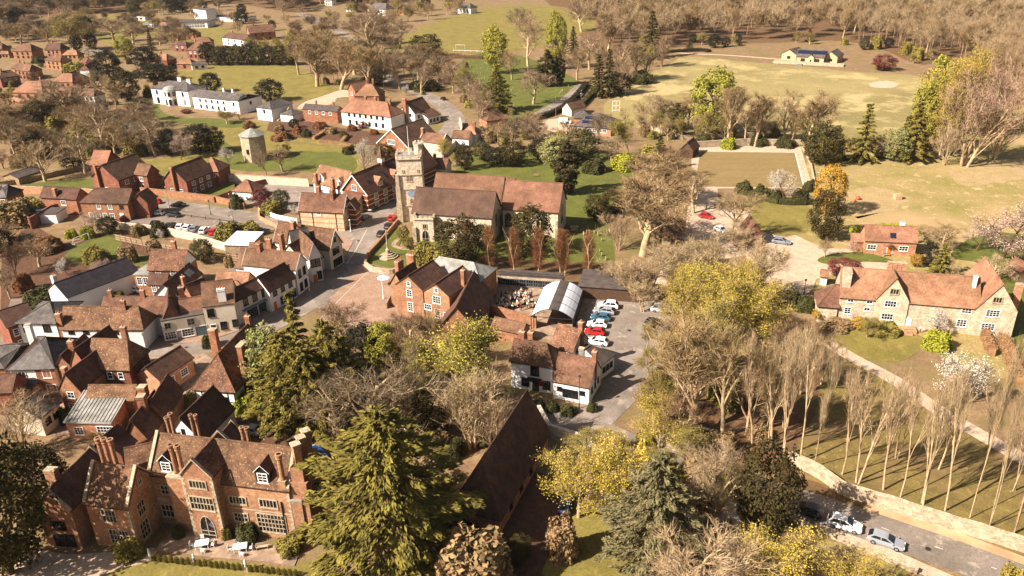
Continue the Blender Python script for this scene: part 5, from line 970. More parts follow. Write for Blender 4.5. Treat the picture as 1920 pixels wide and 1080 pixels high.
estate('l', (670, 265), (900, 268), 5.0, (720, 168), 'brick_tan', 'tile_dark', 'tan house with dark shaded east end next to the white blossom hedge', hip=(0, .5))
estate('l', (930, 345), (1160, 345), 2.6, (1000, 275), 'brick_tan', 'tile_orange', 'low tiled bungalow garage joined beside the blossom hedge', rows=1, ch=False, cat='garage')
estate('l', (670, 420), (905, 445), 5.0, (780, 340), 'brick_tan', 'tile', 'tan house with light front wall and pink roof in the middle of the estate')
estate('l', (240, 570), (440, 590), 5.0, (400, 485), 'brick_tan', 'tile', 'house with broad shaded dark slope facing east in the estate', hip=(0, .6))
estate('l', (0, 690), (290, 650), 5.0, (120, 580), 'brick_dark', 'tile_dark', 'dark house with two bright vents at the left edge of the estate')
estate('l', (-60, 250), (30, 250), 5.0, (10, 170), 'brick_tan', 'tile', 'house cut by the upper left edge of the picture')
estate('l', (-40, 330), (130, 330), 2.6, (30, 290), 'brick_tan', 'tile_orange', 'low garage with white doors at the left edge', rows=1, ch=False, cat='garage')
estate('l', (180, 905), (640, 915), 3.0, (400, 740), 'brick_tan', 'tile_orange', 'bungalow with two round white roof lights near the purple bare tree', rows=1, ch=False, cat='bungalow')
estate('l', (780, 740), (1085, 755), 5.0, (900, 620), 'brick_tan', 'tile_orange', 'orange house with a white eaves board behind the purple bare tree')
estate('l', (1090, 740), (1330, 680), 5.0, (1100, 600), 'brick_dark', 'tile_dark', 'house with a deep red brown shaded roof beside the orange house', ch=False)
estate('l', (0, 1000), (350, 1080), 3.0, (100, 960), 'brick_tan', 'tile_orange', 'long low orange roof in the foreground of the estate', rows=1, ch=False, cat='bungalow')
estate('l', (1200, 440), (1290, 460), 4.4, (1250, 380), 'brick_tan', 'tile', 'small gabled house beside the tall dark conifer', ch=False)
estate('l', (1330, 560), (1500, 480), 4.4, (1450, 420), 'white', 'tile', 'gabled house with white barge board next to the dark conifers', ch=False, wn=2)
estate(0, (1110, 430), (1200, 435), 5.0, (1120, 385), 'brick_dark', 'tile_orange', 'red house with white window beside the tall dark hedge of the mansion', wn=1)
estate(0, (1270, 460), (1380, 460), 3.0, (1320, 425), 'brick', 'tile_orange', 'low orange roofed house west of the garage court', rows=1, wn=1)
estate(0, (1240, 320), (1340, 325), 4.4, (1290, 298), 'brick_dark', 'tile_dark', 'small dark brick house on the green slope south of the school', wn=2)
estate(0, (1340, 360), (1465, 365), 5.0, (1400, 300), 'brick_dark', 'tile', 'brown roofed house between the school and the dark evergreen hedge')
estate(0, (1370, 305), (1520, 300), 5.0, (1430, 270), 'brick_tan', 'tile', 'long brown roofed house directly below the school windows')
estate(0, (1600, 270), (1780, 290), 5.0, (1700, 240), 'white', 'tile_dark', 'white and dark gabled house with glass conservatory below the school')
estate(1, (30, 240), (150, 235) if False else (215, 225), 5.4, (120, 180), 'brick', 'tile', 'large red brick house with two gable chimneys north of the evergreen hedge', roof='gable', hip=(0, 0))
estate(1, (720, 40), (800, 45), 5, (760, 0), 'white', 'tile', 'white walled house with tiled roof among trees at the top of the high street')
estate(1, (880, 60), (1010, 70), 5, (940, 20), 'white', 'slate', 'white rendered house behind the bare trees near the recreation ground')
estate(1, (1090, 60), (1140, 65), 5, (1110, 30), 'brick_tan', 'tile', 'small gabled house at the west corner of the recreation ground', wn=1, ridge='u')
estate(1, (1530, 55), (1620, 60), 4.6, (1560, 20), 'white', 'slate', 'white house at the north edge of the recreation ground')
estate(1, (570, 0), (620, 2), 5, (600, -20), 'white', 'slate', 'white house at the very top of the picture near the road')
estate(0, (1380, 470), (1490, 460), 2.8, (1430, 445), 'white', 'slate', 'flat looking white garage court beside the evergreen hedge', rows=1, ch=False, wn=2, cat='garage')
estate('p', (22, 128), (52, 130), 5.0, (35, 118), 'brick_tan', 'tile', 'small tan house behind the grey brown roofed one in the estate')
estate('p', (96, 178), (132, 182), 5.0, (115, 164), 'brick_tan', 'tile_orange', 'house with a pale orange roof just above the purple bare tree')
estate('p', (8, 206), (44, 210), 5.0, (26, 194), 'brick_tan', 'tile', 'brown roofed house in the lower left of the estate')
estate('p', (148, 178), (176, 180), 5.0, (160, 166), 'white', 'tile', 'white walled house beside the dark conifers of the estate')
estate('p', (60, 160), (92, 164), 5.0, (75, 150), 'brick_tan', 'tile_dark', 'dark roofed house in the centre of the estate')
estate('p', (330, 62), (362, 64), 4.0, (345, 54), 'brick', 'tile', 'small brick building left of the school front', rows=1)
# ---------------- trees: unit models about 10 m tall, shared by copies ----------------
rng = np.random.default_rng(11)
def rv(n=3): return rng.normal(size=n)
def fol(name, c1, c2, c3=None, k=1.0, rnd=.14, sc=.9): return mat(name, c1, c2, c3, scale=sc, coord='Object', k=k, rnd=rnd, rough=.8, spec=.15)
FOL = dict(
 bare_tan=fol('tan_twigs', (178, 148, 102), (138, 110, 72), k=0.69), bare_pale=fol('pale_twigs', (204, 176, 134), (166, 138, 98), k=0.71), bare_grey=fol('grey_twigs', (142, 120, 92), (108, 90, 68), k=0.65),
 bare_brown=fol('brown_twigs', (150, 112, 80), (114, 84, 60), k=0.65), bare_pink=fol('pinkish_twigs', (170, 140, 110), (134, 108, 84), k=0.67), bare_pinker=fol('pink_grey_twigs', (190, 150, 126), (154, 118, 98), k=0.73), rust=fol('rust_twigs', (166, 110, 72), (130, 84, 54), k=0.69),
 bud_gold=fol('golden_buds', (194, 166, 66), (158, 140, 56), k=.86), bud_lime=fol('lime_leaves', (180, 168, 66), (140, 134, 50), k=0.76), bud_olive=fol('olive_buds', (160, 142, 66), (124, 112, 52), k=0.77),
 blossom=fol('white_blossom', (242, 232, 216), (212, 196, 176), k=0.82), blossom_pink=fol('pink_blossom', (226, 196, 180), (190, 152, 136), k=0.77),
 cedar=fol('cedar_needles', (140, 124, 52), (98, 88, 38), k=0.92), cedar_grey=fol('blue_grey_needles', (142, 128, 88), (104, 94, 62), k=0.73), spruce=fol('spruce_needles', (112, 100, 50), (78, 72, 36), k=0.69),
 yew=fol('yew_leaves', (92, 78, 38), (62, 56, 28), k=0.65), ever=fol('evergreen_leaves', (98, 92, 50), (66, 66, 34), k=0.69), dark=fol('dark_leaves', (66, 58, 36), (44, 42, 26), k=0.60),
 gold=fol('golden_leaves', (206, 158, 58), (158, 122, 44), k=0.77), lime=fol('lime_bush', (176, 170, 50), (136, 140, 44), k=0.77), purple=fol('purple_leaves', (136, 70, 60), (100, 50, 46), k=0.73),
 pale_ever=fol('pale_evergreen', (170, 164, 100), (124, 124, 70), k=0.77), beech=fol('beech_hedge_leaves', (188, 146, 102), (152, 114, 78), k=0.73))
def np_mesh(name, V, Fn, m, sz):
    """V: (n*sz,3) vertices of n separate faces with sz corners"""
    me = bpy.data.meshes.new(name); n = len(V)//sz
    me.vertices.add(len(V)); me.vertices.foreach_set('co', np.ascontiguousarray(V, dtype=np.float32).ravel())
    me.loops.add(len(V)); me.loops.foreach_set('vertex_index', np.arange(len(V), dtype=np.int32))
    me.polygons.add(n); me.polygons.foreach_set('loop_start', np.arange(n, dtype=np.int32)*sz); me.polygons.foreach_set('loop_total', np.full(n, sz, dtype=np.int32))
    me.materials.append(m); me.update(calc_edges=True); return me
def twig_faces(p, d, l, w):
    """tapered ribbons from p along d"""
    d = d/np.linalg.norm(d, axis=1, keepdims=True); s = np.cross(d, rng.normal(size=d.shape)); s /= np.linalg.norm(s, axis=1, keepdims=True)+1e-9
    l = l[:, None]; w = w[:, None]
    return np.stack([p-s*w, p+s*w, p+d*l], 1).reshape(-1, 3)
def leaf_faces(p, size, nrm=None, el=1.0, up=None):
    n = len(p); a = rng.normal(size=(n, 3))
    if up is not None: a = up+a*.35
    a /= np.linalg.norm(a, axis=1, keepdims=True)
    b = rng.normal(size=(n, 3)) if nrm is None else np.cross(nrm+rng.normal(size=(n, 3))*.5, a)
    b = b-(b*a).sum(1, keepdims=True)*a; b /= np.linalg.norm(b, axis=1, keepdims=True)+1e-9
    s = (size*rng.uniform(.6, 1.3, n))[:, None]
    return np.stack([p-a*s*el, p+b*s*.6, p+a*s*el, p-b*s*.6], 1).reshape(-1, 3)
def skeleton(seed, H=10, tr=.3, limbs=7, lev=3, spread=1.0, up=.55, r0=.2, clear=.25, cols=1, sub=6, wig=.25):
    rnd = random.Random(seed); segs = []; tips = []
    def grow(p, d, L, r, lv):
        n = 4 if lv < 2 else 3; q = p.copy(); dirs = []
        pts = [(q.copy(), d.copy(), r)]
        for i in range(n):
            d = (d+Vector((rnd.gauss(0, wig), rnd.gauss(0, wig), rnd.gauss(0, wig*.6)+up*.12*(lv > 0))) * .5).normalized()
            nq = q+d*L/n; rr = r*(1-.7*(i+1)/n) if lv else r*(1-.45*(i+1)/n); segs.append((q.copy(), nq.copy(), pts[-1][2], rr, lv)); q = nq; pts.append((q.copy(), d.copy(), rr))
        if lv == lev: tips.extend([(a, b) for a, b, c in pts[1:]]); return
        k = limbs if lv == 0 else sub
        for i in range(k):
            t = (clear if lv == 0 else .25)+(1-(clear if lv == 0 else .25))*(i+.6*rnd.random())/k; j = min(int(t*n), n-1); f = t*n-j
            bp = pts[j][0].lerp(pts[j+1][0], f); bd = pts[j][1]; az = rnd.uniform(0, 6.28) if lv else i*2.4+rnd.random()
            side = bd.orthogonal().normalized(); side.rotate(Matrix.Rotation(az, 3, bd).to_quaternion()) if False else None
            o1 = bd.orthogonal().normalized(); o2 = bd.cross(o1); side = o1*math.cos(az)+o2*math.sin(az)
            ang = spread*(.75 if lv == 0 else .8); nd = (bd*math.cos(ang)+side*math.sin(ang)+Vector((0, 0, up*.3))).normalized()
            ll = L*(.62 if lv == 0 else .55)*(1.15-.55*t if lv == 0 else 1-.3*t)*rnd.uniform(.8, 1.15)
            grow(bp, nd, ll, max(.012, pts[j][2]*(.55)), lv+1)
    for c in range(cols):
        a = c*2.1+seed; off = Vector((math.cos(a), math.sin(a), 0))*(.25 if cols > 1 else 0)
        grow(off, (Zv+off*.5).normalized() if cols > 1 else Vector((0, 0, 1)), H*.72, r0, 0)
    return segs, tips
def branch_mesh(segs, m, minr=0.0):
    V = []; F = []
    for p, q, r0, r1, lv in segs:
        d = (q-p).normalized(); a = d.orthogonal().normalized(); b = d.cross(a); n = 6 if lv == 0 else (4 if lv == 1 else 3); i = len(V)
        r0 = max(r0, .026); r1 = max(r1, .016)
        for c, r in ((p, r0), (q, r1)):
            for j in range(n): t = 2*math.pi*j/n; V.append(tuple(c+a*math.cos(t)*r+b*math.sin(t)*r))
        for j in range(n): F.append((i+j, i+(j+1) % n, i+n+(j+1) % n, i+n+j))
    me = bpy.data.meshes.new('trunk'); me.from_pydata(V, [], F); me.materials.append(m); me.polygons.foreach_set('use_smooth', [True]*len(F)); me.update(); return me
def norm10(me_list, H=10):
    zs = max(v.co.z for me in me_list for v in me.vertices); xs = np.array([v.co[:2] for me in me_list for v in me.vertices]); r = np.percentile(np.hypot(xs[:, 0], xs[:, 1]), 97)
    return zs, r
UNITS = {}
def unit(kind, i):
    """(list of (part name, mesh)), height, radius"""
    k = (kind, i)
    if k in UNITS: return UNITS[k]
    s = hash(kind) % 1000 if False else sum(map(ord, kind))*7+i*13; rnd = random.Random(s); parts = []
    shape, fo = KIND[kind][:2]; m = FOL[fo]; bark = M[KIND[kind][2]]
    if shape in ('oak', 'tall', 'bush', 'bud', 'blos', 'fan'):
        cfg = dict(oak=dict(limbs=9, spread=1.0, up=.5, r0=.27, clear=.22, sub=6), tall=dict(limbs=6+i % 4, spread=.5+.09*(i % 3), up=.75, r0=.15+.02*(i % 3), clear=.26+.06*(i % 4), sub=5, wig=.27, cols=1+(i % 3 == 1)), bush=dict(limbs=8, spread=.75, up=.6, r0=.12, clear=.08, cols=3, sub=5, H=9),
                   bud=dict(limbs=9, spread=.95, up=.5, r0=.2, clear=.18, sub=6), blos=dict(limbs=8, spread=1.1, up=.45, r0=.16, clear=.15, sub=5), fan=dict(limbs=10, spread=.55, up=.85, r0=.19, clear=.28, sub=6, wig=.18))[shape]
        segs, tips = skeleton(s, **cfg); parts.append(('trunk', branch_mesh(segs, bark)))
        tp = np.array([t[0] for t in tips]); td = np.array([t[1] for t in tips])
        nt_ = dict(oak=2600, tall=1000, bush=2300, bud=1400, blos=1300, fan=2800)[shape]; idx = rng.integers(0, len(tp), nt_)
        fade = np.clip((tp[idx, 2]+1)/3, .3, 1)
        V = twig_faces(tp[idx]+rng.normal(size=(nt_, 3))*.1, td[idx]*.9+rng.normal(size=(nt_, 3))*.55+np.array([0, 0, .25]), rng.uniform(.5, 1.15, nt_), np.full(nt_, .017 if shape != 'tall' else .013))
        if shape in ('bud', 'blos'):
            tw = np_mesh('twigs', V, None, FOL['bare_tan'], 3); n = dict(bud=11000, blos=6500)[shape]; idx = rng.integers(0, len(tp), n)
            cl = rng.integers(0, 10, len(tp)); keep = cl[idx] > 1; idx = idx[keep]
            P_ = tp[idx]+rng.normal(size=(len(idx), 3))*.38; L_ = leaf_faces(P_, .085)
            parts.append(('crown', np_mesh('crown', L_, None, m, 4))); parts.append(('twigs', tw))
        else: parts.append(('crown', np_mesh('crown', V, None, m, 3)))
    elif shape in ('cedar', 'spruce', 'fir'):
        nb = dict(cedar=135, spruce=70, fir=95)[shape]; R = dict(cedar=4.6, spruce=2.0, fir=2.5)[shape]; b = MB(); b.tube((0, 0, 0), (0, 0, 9.4), .28, .03, bark, 7); PP = []; UU = []; NN = []
        for j in range(nb):
            t = (j+rnd.random())/nb; z = .5+9.2*t; prof = {'cedar': (1-t**2.7)**.85*(.66+.44*rnd.random())*min(1, .78+t), 'spruce': (1-t)**.85*(.75+.4*rnd.random()), 'fir': math.sin(min(1, t*1.0+.22)*math.pi*.93)**.6*(.8+.3*rnd.random())}[shape]
            L = max(.35, R*prof); az = j*2.39996+rnd.random()*.5; d = np.array([math.cos(az), math.sin(az), 0]); sd = np.array([-d[1], d[0], 0])
            droop = {'cedar': -.12, 'spruce': -.28, 'fir': .1}[shape]+rnd.uniform(-.08, .12)
            n = int({'cedar': 230, 'spruce': 120, 'fir': 150}[shape]*(L/R)+16); r = L*np.sqrt(rng.uniform(.03, 1, n)); lat = rng.normal(size=n)*(.08+.15*r)*np.clip(1.15-r/L, .15, 1)
            zz = z+droop*r+rng.normal(size=n)*.07-abs(lat)*.15+.18*np.sin(r*2.2)
            PP.append(d*r[:, None]+sd*lat[:, None]+np.array([0, 0, 1])*zz[:, None]); UU.append(d+sd*(lat/(r+.5))[:, None]*1.6+np.array([0, 0, droop*.8])+np.zeros((n, 3))); NN.append(np.tile([0, 0, 1.0], (n, 1)))
            q = Vector(d)*L*.85; b.tube((0, 0, z), (q.x, q.y, z+droop*L*.85), .06, .02, bark, 3, False)
        parts.append(('trunk', b.build('trunk', mesh_only=True, uv=False)))
        PP, UU, NN = map(np.concatenate, (PP, UU, NN)); parts.append(('crown', np_mesh('crown', leaf_faces(PP, .095 if shape == 'cedar' else .1, NN, 2.0, UU), None, m, 4)))
    elif shape in ('round', 'column', 'ball'):
        b = MB(); b.tube((0, 0, 0), (0, 0, 6), .3, .12, bark, 6)
        for j in range(7): a = j*.9; b.tube((0, 0, 1+j*.6), (2*math.cos(a), 2*math.sin(a), 3.4+j*.7), .1, .03, bark, 4, False)
        parts.append(('trunk', b.build('trunk', mesh_only=True, uv=False)))
        nc = dict(round=170, column=150, ball=170)[shape]; ax = dict(round=(3.4, 3.4, 4.6), column=(1.5, 1.5, 4.9), ball=(4.5, 4.5, 4.4))[shape]; PP = []; NN = []
        for j in range(nc):
            v = rv(); v /= np.linalg.norm(v); rr = rnd.uniform(.55, 1.0)**.4; 
            if shape == 'column': v[2] *= 1
            c = np.array([v[0]*ax[0], v[1]*ax[1], v[2]*ax[2]])*rr*(1+.1*math.sin(j))+np.array([0, 0, 5.1])
            if shape == 'column': w_ = min(1, .35+(9.9-c[2])*.22); c[0] *= w_; c[1] *= w_
            cs = rnd.uniform(.55, .95)*(1 if shape != 'column' else .6); n = 46; o = rng.normal(size=(n, 3)); o /= np.linalg.norm(o, axis=1, keepdims=True)
            PP.append(c+o*cs*rng.uniform(.6, 1, n)[:, None]*np.array([1, 1, .8])); NN.append(o*.5+v)
        PP, NN = np.concatenate(PP), np.concatenate(NN); kk = PP[:, 2] > .15; parts.append(('crown', np_mesh('crown', leaf_faces(PP[kk], .17 if shape != 'ball' else .2, NN[kk]), None, m, 4)))
    elif shape == 'pollard':
        segs, tips = skeleton(s, limbs=6, spread=.35, up=1.2, r0=.17, clear=.3, sub=3, lev=2, wig=.3); segs = [g for g in segs if g[4] < 2]; parts.append(('trunk', branch_mesh(segs, bark)))
        n = 2400; z = rng.uniform(1.2, 9.3, n); th = rng.uniform(0, 6.28, n); rr = np.abs(rng.normal(size=n))*.35; wv = np.clip((10-z)/2.5, .3, 1)*np.clip((z-.5)/2, .3, 1)
        p = np.stack([np.cos(th)*rr, np.sin(th)*rr, z], 1); d = np.stack([np.cos(th), np.sin(th), np.full(n, .45)], 1)+rng.normal(size=(n, 3))*.25
        parts.append(('crown', np_mesh('crown', twig_faces(p, d, rng.uniform(.7, 1.7, n)*wv, np.full(n, .02)), None, m, 3)))
    elif shape == 'shrub':
        n = 3600; v = rng.normal(size=(n, 3)); v /= np.linalg.norm(v, axis=1, keepdims=True); v[:, 2] = abs(v[:, 2]); lump = 1+.22*np.sin(v[:, 0]*5+s)*np.cos(v[:, 1]*4+s*2); r = (rng.uniform(.35, 1, n)**.4)*lump
        PP = v*r[:, None]*np.array([5, 5, 9]); PP[:, 2] += .2
        b = MB()
        for j in range(9): a = j*.7; b.tube((0, 0, 0), (2.4*math.cos(a), 2.4*math.sin(a), 6), .15, .05, bark, 3, False)
        parts.append(('stems', b.build('stems', mesh_only=True, uv=False))); parts.append(('crown', np_mesh('crown', leaf_faces(PP, .5, v), None, m, 4)))
    hh, r = norm10([p[1] for p in parts]); UNITS[k] = (parts, hh, r); return UNITS[k]
KIND = dict(  # shape, foliage, bark, variants, words
 oak_tan=('oak', 'bare_tan', 'bark', 3, 'bare tan tree'), oak_pale=('oak', 'bare_pale', 'bark', 3, 'bare pale tree'), oak_grey=('oak', 'bare_grey', 'bark', 2, 'bare grey brown tree'), oak_brown=('oak', 'bare_brown', 'bark', 2, 'bare brown tree'), oak_pink=('oak', 'bare_pink', 'bark', 2, 'bare pinkish tree'),
 fan_tan=('fan', 'bare_tan', 'bark', 3, 'bare fan shaped tree'), fan_pink=('fan', 'bare_pinker', 'bark', 2, 'bare pink grey fan shaped tree'), leafy=('round', 'bud_lime', 'bark_dark', 2, 'tree in dense bright yellow green leaf'), bush_pink=('bush', 'bare_pinker', 'bark', 1, 'bare pink grey many stemmed tree'), tall=('tall', 'bare_pale', 'bark', 8, 'tall slender bare tree'), wood=('tall', 'bare_pale', 'bark', 4, 'tall bare woodland tree'),
 bush_tan=('bush', 'bare_pale', 'bark', 2, 'many stemmed bare pale bush'), bush_brown=('bush', 'bare_brown', 'bark_dark', 2, 'many stemmed bare brown bush'), bud_gold=('bud', 'bud_gold', 'bark', 3, 'budding golden tree'), bud_lime=('bud', 'bud_lime', 'bark', 3, 'tree in bright yellow green leaf'), bud_olive=('bud', 'bud_olive', 'bark', 3, 'budding olive tree'),
 blossom=('blos', 'blossom', 'bark_dark', 2, 'white blossom tree'), blossom_pink=('blos', 'blossom_pink', 'bark_dark', 2, 'pale pink blossom tree'), cedar=('cedar', 'cedar', 'bark_dark', 2, 'layered olive green conifer'), cedar_grey=('cedar', 'cedar_grey', 'bark_dark', 1, 'grey green feathery cedar'),
 spruce=('spruce', 'spruce', 'bark_dark', 2, 'narrow dark spruce'), spruce_light=('spruce', 'cedar', 'bark_dark', 1, 'narrow olive conifer'), fir=('fir', 'cedar', 'bark_dark', 1, 'broad green conifer'), yew=('round', 'yew', 'bark_dark', 2, 'dark yew tree'), ever=('round', 'ever', 'bark_dark', 2, 'round evergreen tree'), dark=('round', 'dark', 'bark_dark', 1, 'very dark round evergreen'),
 column=('column', 'yew', 'bark_dark', 1, 'dark columnar cypress'), ball=('ball', 'gold', 'bark_dark', 1, 'round golden bush'), golden=('round', 'gold', 'bark_dark', 1, 'golden conifer'), lime=('shrub', 'lime', 'bark_dark', 1, 'yellow green shrub'), purple=('round', 'purple', 'bark_dark', 1, 'dark purple leaved tree'),
 pale_ever=('round', 'pale_ever', 'bark_dark', 1, 'pale green evergreen'), pollard=('pollard', 'rust', 'bark', 3, 'pollarded tree with reddish shoots'), shrub=('shrub', 'ever', 'bark_dark', 2, 'dark green shrub'), shrub_tan=('shrub', 'bare_tan', 'bark_dark', 2, 'brown tangled shrub'), shrub_rust=('shrub', 'rust', 'bark_dark', 1, 'rust coloured round shrub'), shrub_gold=('shrub', 'bud_gold', 'bark_dark', 1, 'golden shrub'), shrub_olive=('shrub', 'bud_olive', 'bark_dark', 1, 'olive shrub'),
 box_ball=('ball', 'cedar', 'bark_dark', 1, 'clipped box ball'), willow=('bud', 'bud_olive', 'bark', 1, 'broad weeping olive tree'))
TREES = []      # (kind, ground point, height, radius, where, label or None)
def tree_at(kind, g, h, wid, where, label=None): TREES.append((kind, g, h, wid/2, where, label))
def T(kind, bx, by, ty, wpx, where=None, label=None):
    g = P(bx, by); h = max(.5, hfit(g, ty)); z = g.y*CP-(g.z-CAMH)*SP; tree_at(kind, g, h, wpx*z/F_PX, where or WH, label)
def scatter(kinds, poly, n, h, wr, where, seed=1, gap=4.0, world=False):
    """irregular planting inside a px polygon: n trees kept a little apart"""
    rnd = random.Random(seed); xs = [p[0] for p in poly]; ys = [p[1] for p in poly]; q = [P(*p) for p in poly]; out = []
    x0, x1 = min(p.x for p in q), max(p.x for p in q); y0, y1 = min(p.y for p in q), max(p.y for p in q); tr = 0
    while len(out) < n and tr < n*60:
        tr += 1; p = Vector((rnd.uniform(x0, x1), rnd.uniform(y0, y1), 0)); ins = False
        for i in range(len(q)):
            a, b = q[i], q[i-1]
            if (a.y > p.y) != (b.y > p.y) and p.x < (b.x-a.x)*(p.y-a.y)/(b.y-a.y)+a.x: ins = not ins
        if not ins or any((p-o).length < gap for o in out): continue
        out.append(p); hh = rnd.uniform(*h); tree_at(rnd.choice(kinds), p, hh, hh*rnd.uniform(*wr), where)
    return out
ORD = ['', 'second', 'third', 'fourth', 'fifth', 'sixth', 'seventh', 'eighth', 'ninth', 'tenth', 'eleventh', 'twelfth', 'thirteenth', 'fourteenth', 'fifteenth', 'sixteenth', 'seventeenth', 'eighteenth', 'nineteenth', 'twentieth']+['twenty '+o for o in ('first', 'second', 'third', 'fourth', 'fifth', 'sixth', 'seventh', 'eighth', 'ninth')]+['thirtieth']
REST = []
def place_trees():
    global TREES
    bare = [t for t in TREES if KIND[t[0]][0] in ('oak', 'tall', 'fan') ]
    def size(t):
        a = proj(t[1]); b_ = proj(t[1]+Zv*t[2]); vis = -60 < b_[0] < 1980 and a[1] > -5 and b_[1] < 1085
        return (a[1]-max(b_[1], 0))*(1 if vis else .01)
    bare.sort(key=size, reverse=True); rest = bare[285:]; ids = set(map(id, rest)); TREES = [t for t in TREES if id(t) not in ids]; REST.extend(rest)
    groups = {}
    for t in TREES: groups.setdefault((KIND[t[0]][4], t[4]), []).append(t)
    protos = {}; cnt = 0
    for (words, where), lst in groups.items():
        lst.sort(key=lambda t: proj(t[1])[0])
        for i, (kind, g, h, r, wh, lab) in enumerate(lst):
            nv = KIND[kind][3]; vi = cnt % nv; cnt += 1; parts, uh, ur = unit(kind, vi); k = (kind, vi)
            if lab is None:
                n = len(lst); place = '' if n == 1 else (', leftmost' if i == 0 else (', %s from left' % ORD[i] if i < 30 else ''))
                if n > 30: place = ''
                lab = f'{words} {wh}{place}'
            name = 'shrub' if KIND[kind][0] == 'shrub' else ('conifer' if KIND[kind][0] in ('cedar', 'spruce', 'fir', 'column') else 'tree')
            shp = KIND[kind][0]; cat = {'oak': 'bare tree', 'fan': 'bare tree', 'tall': 'bare tree', 'bud': 'budding tree', 'blos': 'blossom tree', 'bush': 'bare bush', 'pollard': 'pollarded tree', 'round': 'evergreen tree', 'ball': 'clipped bush'}.get(shp, name); name = {'bare tree': 'bare_tree', 'budding tree': 'budding_tree', 'blossom tree': 'blossom_tree', 'bare bush': 'bare_bush', 'pollarded tree': 'pollarded_tree', 'evergreen tree': 'evergreen_tree', 'clipped bush': 'clipped_bush'}.get(cat, name); grp = wh if len(lst) > 1 else None
            z = random.uniform(0, 6.28); sx = r/ur; sz = h/uh
            if k not in protos:
                root = thing(name, g, lab, cat, grp, z, (sx, sx, sz))
                for pn, me in parts: o = bpy.data.objects.new(pn, me); COL.objects.link(o); o.parent = root
                KIDS[root.name] = [o for o in root.children]; protos[k] = root
            else:
                root = copy_fast(protos[k]); root.name = name; root.location = g; root.rotation_euler = (0, 0, z); root.scale = (sx, sx, sz); root['label'] = lab; root['category'] = cat
                if 'group' in root: del root['group']
                if grp: root['group'] = grp
WH = 'beside the manor courtyard'
T('cedar', 735, 1040, 762, 330, label='huge layered olive green conifer in the bottom centre, between manor and barn')
T('yew', 20, 1075, 800, 190, label='dark golden yew hedge tree filling the bottom left corner beside the manor')
T('yew', 75, 960, 830, 130, label='dark evergreen behind the west wing of the manor')
T('cedar', 548, 790, 618, 160, label='spreading olive conifer at the left side of the wooded garden')
T('spruce_light', 572, 750, 542, 84, label='tallest green conifer at the top of the wooded garden, next to the shop row')
T('cedar', 625, 770, 596, 140, label='green conifer with a light tip right of the tallest garden conifer')
T('pale_ever', 512, 745, 602, 90, label='ivy grey rounded evergreen against the black roofed timbered house')
T('cedar', 585, 800, 650, 150, label='low spreading green conifer below the tallest garden conifer')
T('bud_lime', 648, 640, 592, 60, label='small lime green tree beside the market square paving')
T('leafy', 722, 690, 602, 70, label='bright yellow green tree below the inn, left of the budding giant')
T('dark', 683, 690, 605, 75, label='dark brown evergreen between two bright yellow green trees')
T('spruce_light', 655, 770, 625, 80, label='slim olive conifer inside the wooded garden')
T('oak_grey', 705, 850, 672, 230, label='wide bare grey tree with pale limbs in the middle of the wooded garden')
T('oak_grey', 640, 830, 700, 150, label='bare grey tree over the grass bank by the manor courtyard')
T('bud_lime', 880, 790, 600, 200, label='big budding yellow tree shading the front of the white pub')
T('bush_tan', 885, 840, 668, 130, label='bare pale bush before the big yellow budding tree')
T('bush_tan', 930, 860, 740, 90, label='bare pale bush touching the barn roof')
T('yew', 815, 815, 715, 80, label='dark gold yew between bare trees left of the barn')
T('oak_brown', 785, 700, 575, 100, label='bare brown tree in front of the inn gables')
T('fan_tan', 818, 690, 560, 70, label='bare upright tree in front of the second inn gable')
T('oak_brown', 640, 650, 562, 110, label='bare brown tree overhanging the market square')
T('oak_brown', 745, 655, 578, 70, label='bare purple brown tree by the grey garden roof')
T('bud_olive', 795, 770, 625, 90, label='olive budding tree left of the yellow tree by the pub')
T('oak_grey', 760, 800, 690, 110, label='bare grey tree amid the thicket west of the pub')
T('dark', 868, 1030, 972, 60, label='dark evergreen at the foot of the barn end wall')
T('bud_gold', 855, 720, 640, 80, label='small yellow budding tree left of the big one')
T('shrub_tan', 890, 1110, 1002, 150, label='golden brown bush at the bottom edge by the shaded drive')
T('yew', 975, 1050, 1004, 50, label='dark shrubby yew below the barn eaves')
T('shrub_tan', 1055, 1042, 962, 62, label='brown rounded bush beside the dark blue car')
T('bud_gold', 1085, 970, 828, 150, label='golden budding tree right of the barn')
T('bud_gold', 1165, 960, 765, 180, label='tall golden budding tree over the lower road bend')
T('oak_brown', 1130, 975, 885, 110, label='bare brown tree over the meadow bank')
T('cedar_grey', 1225, 1070, 850, 200, label='large grey green cedar at the bottom centre right')
T('oak_pale', 1345, 1000, 838, 180, label='bare pale spreading tree left of the dark roadside cypress')
T('blossom', 1360, 1035, 945, 75, label='white blossom shrub beneath the bare pale tree')
T('oak_pale', 1310, 1140, 965, 250, label='bare silvery tree at the bottom edge of the bank')
T('yew', 1428, 1012, 828, 120, label='dark green yew standing beside the road and the parked cars')
T('bud_gold', 1460, 1120, 1000, 190, label='golden scrub tree on the bottom bank under the road wall')
T('bud_gold', 1580, 1130, 1040, 150, label='golden scrub tree right of the first at the bottom edge')
T('oak_tan', 1520, 1120, 1020, 130, label='bare tan scrub tree at the bottom edge below the white car')
T('shrub_tan', 1420, 1110, 1045, 110, label='brown bramble mound at the bottom edge'); T('shrub_olive', 1890, 1120, 1062, 60, label='olive shrub in the bottom right corner')
T('oak_tan', 1290, 1060, 960, 110, label='bare tan tree beside the grey green cedar')
WH = 'in the copse beside the farm track'
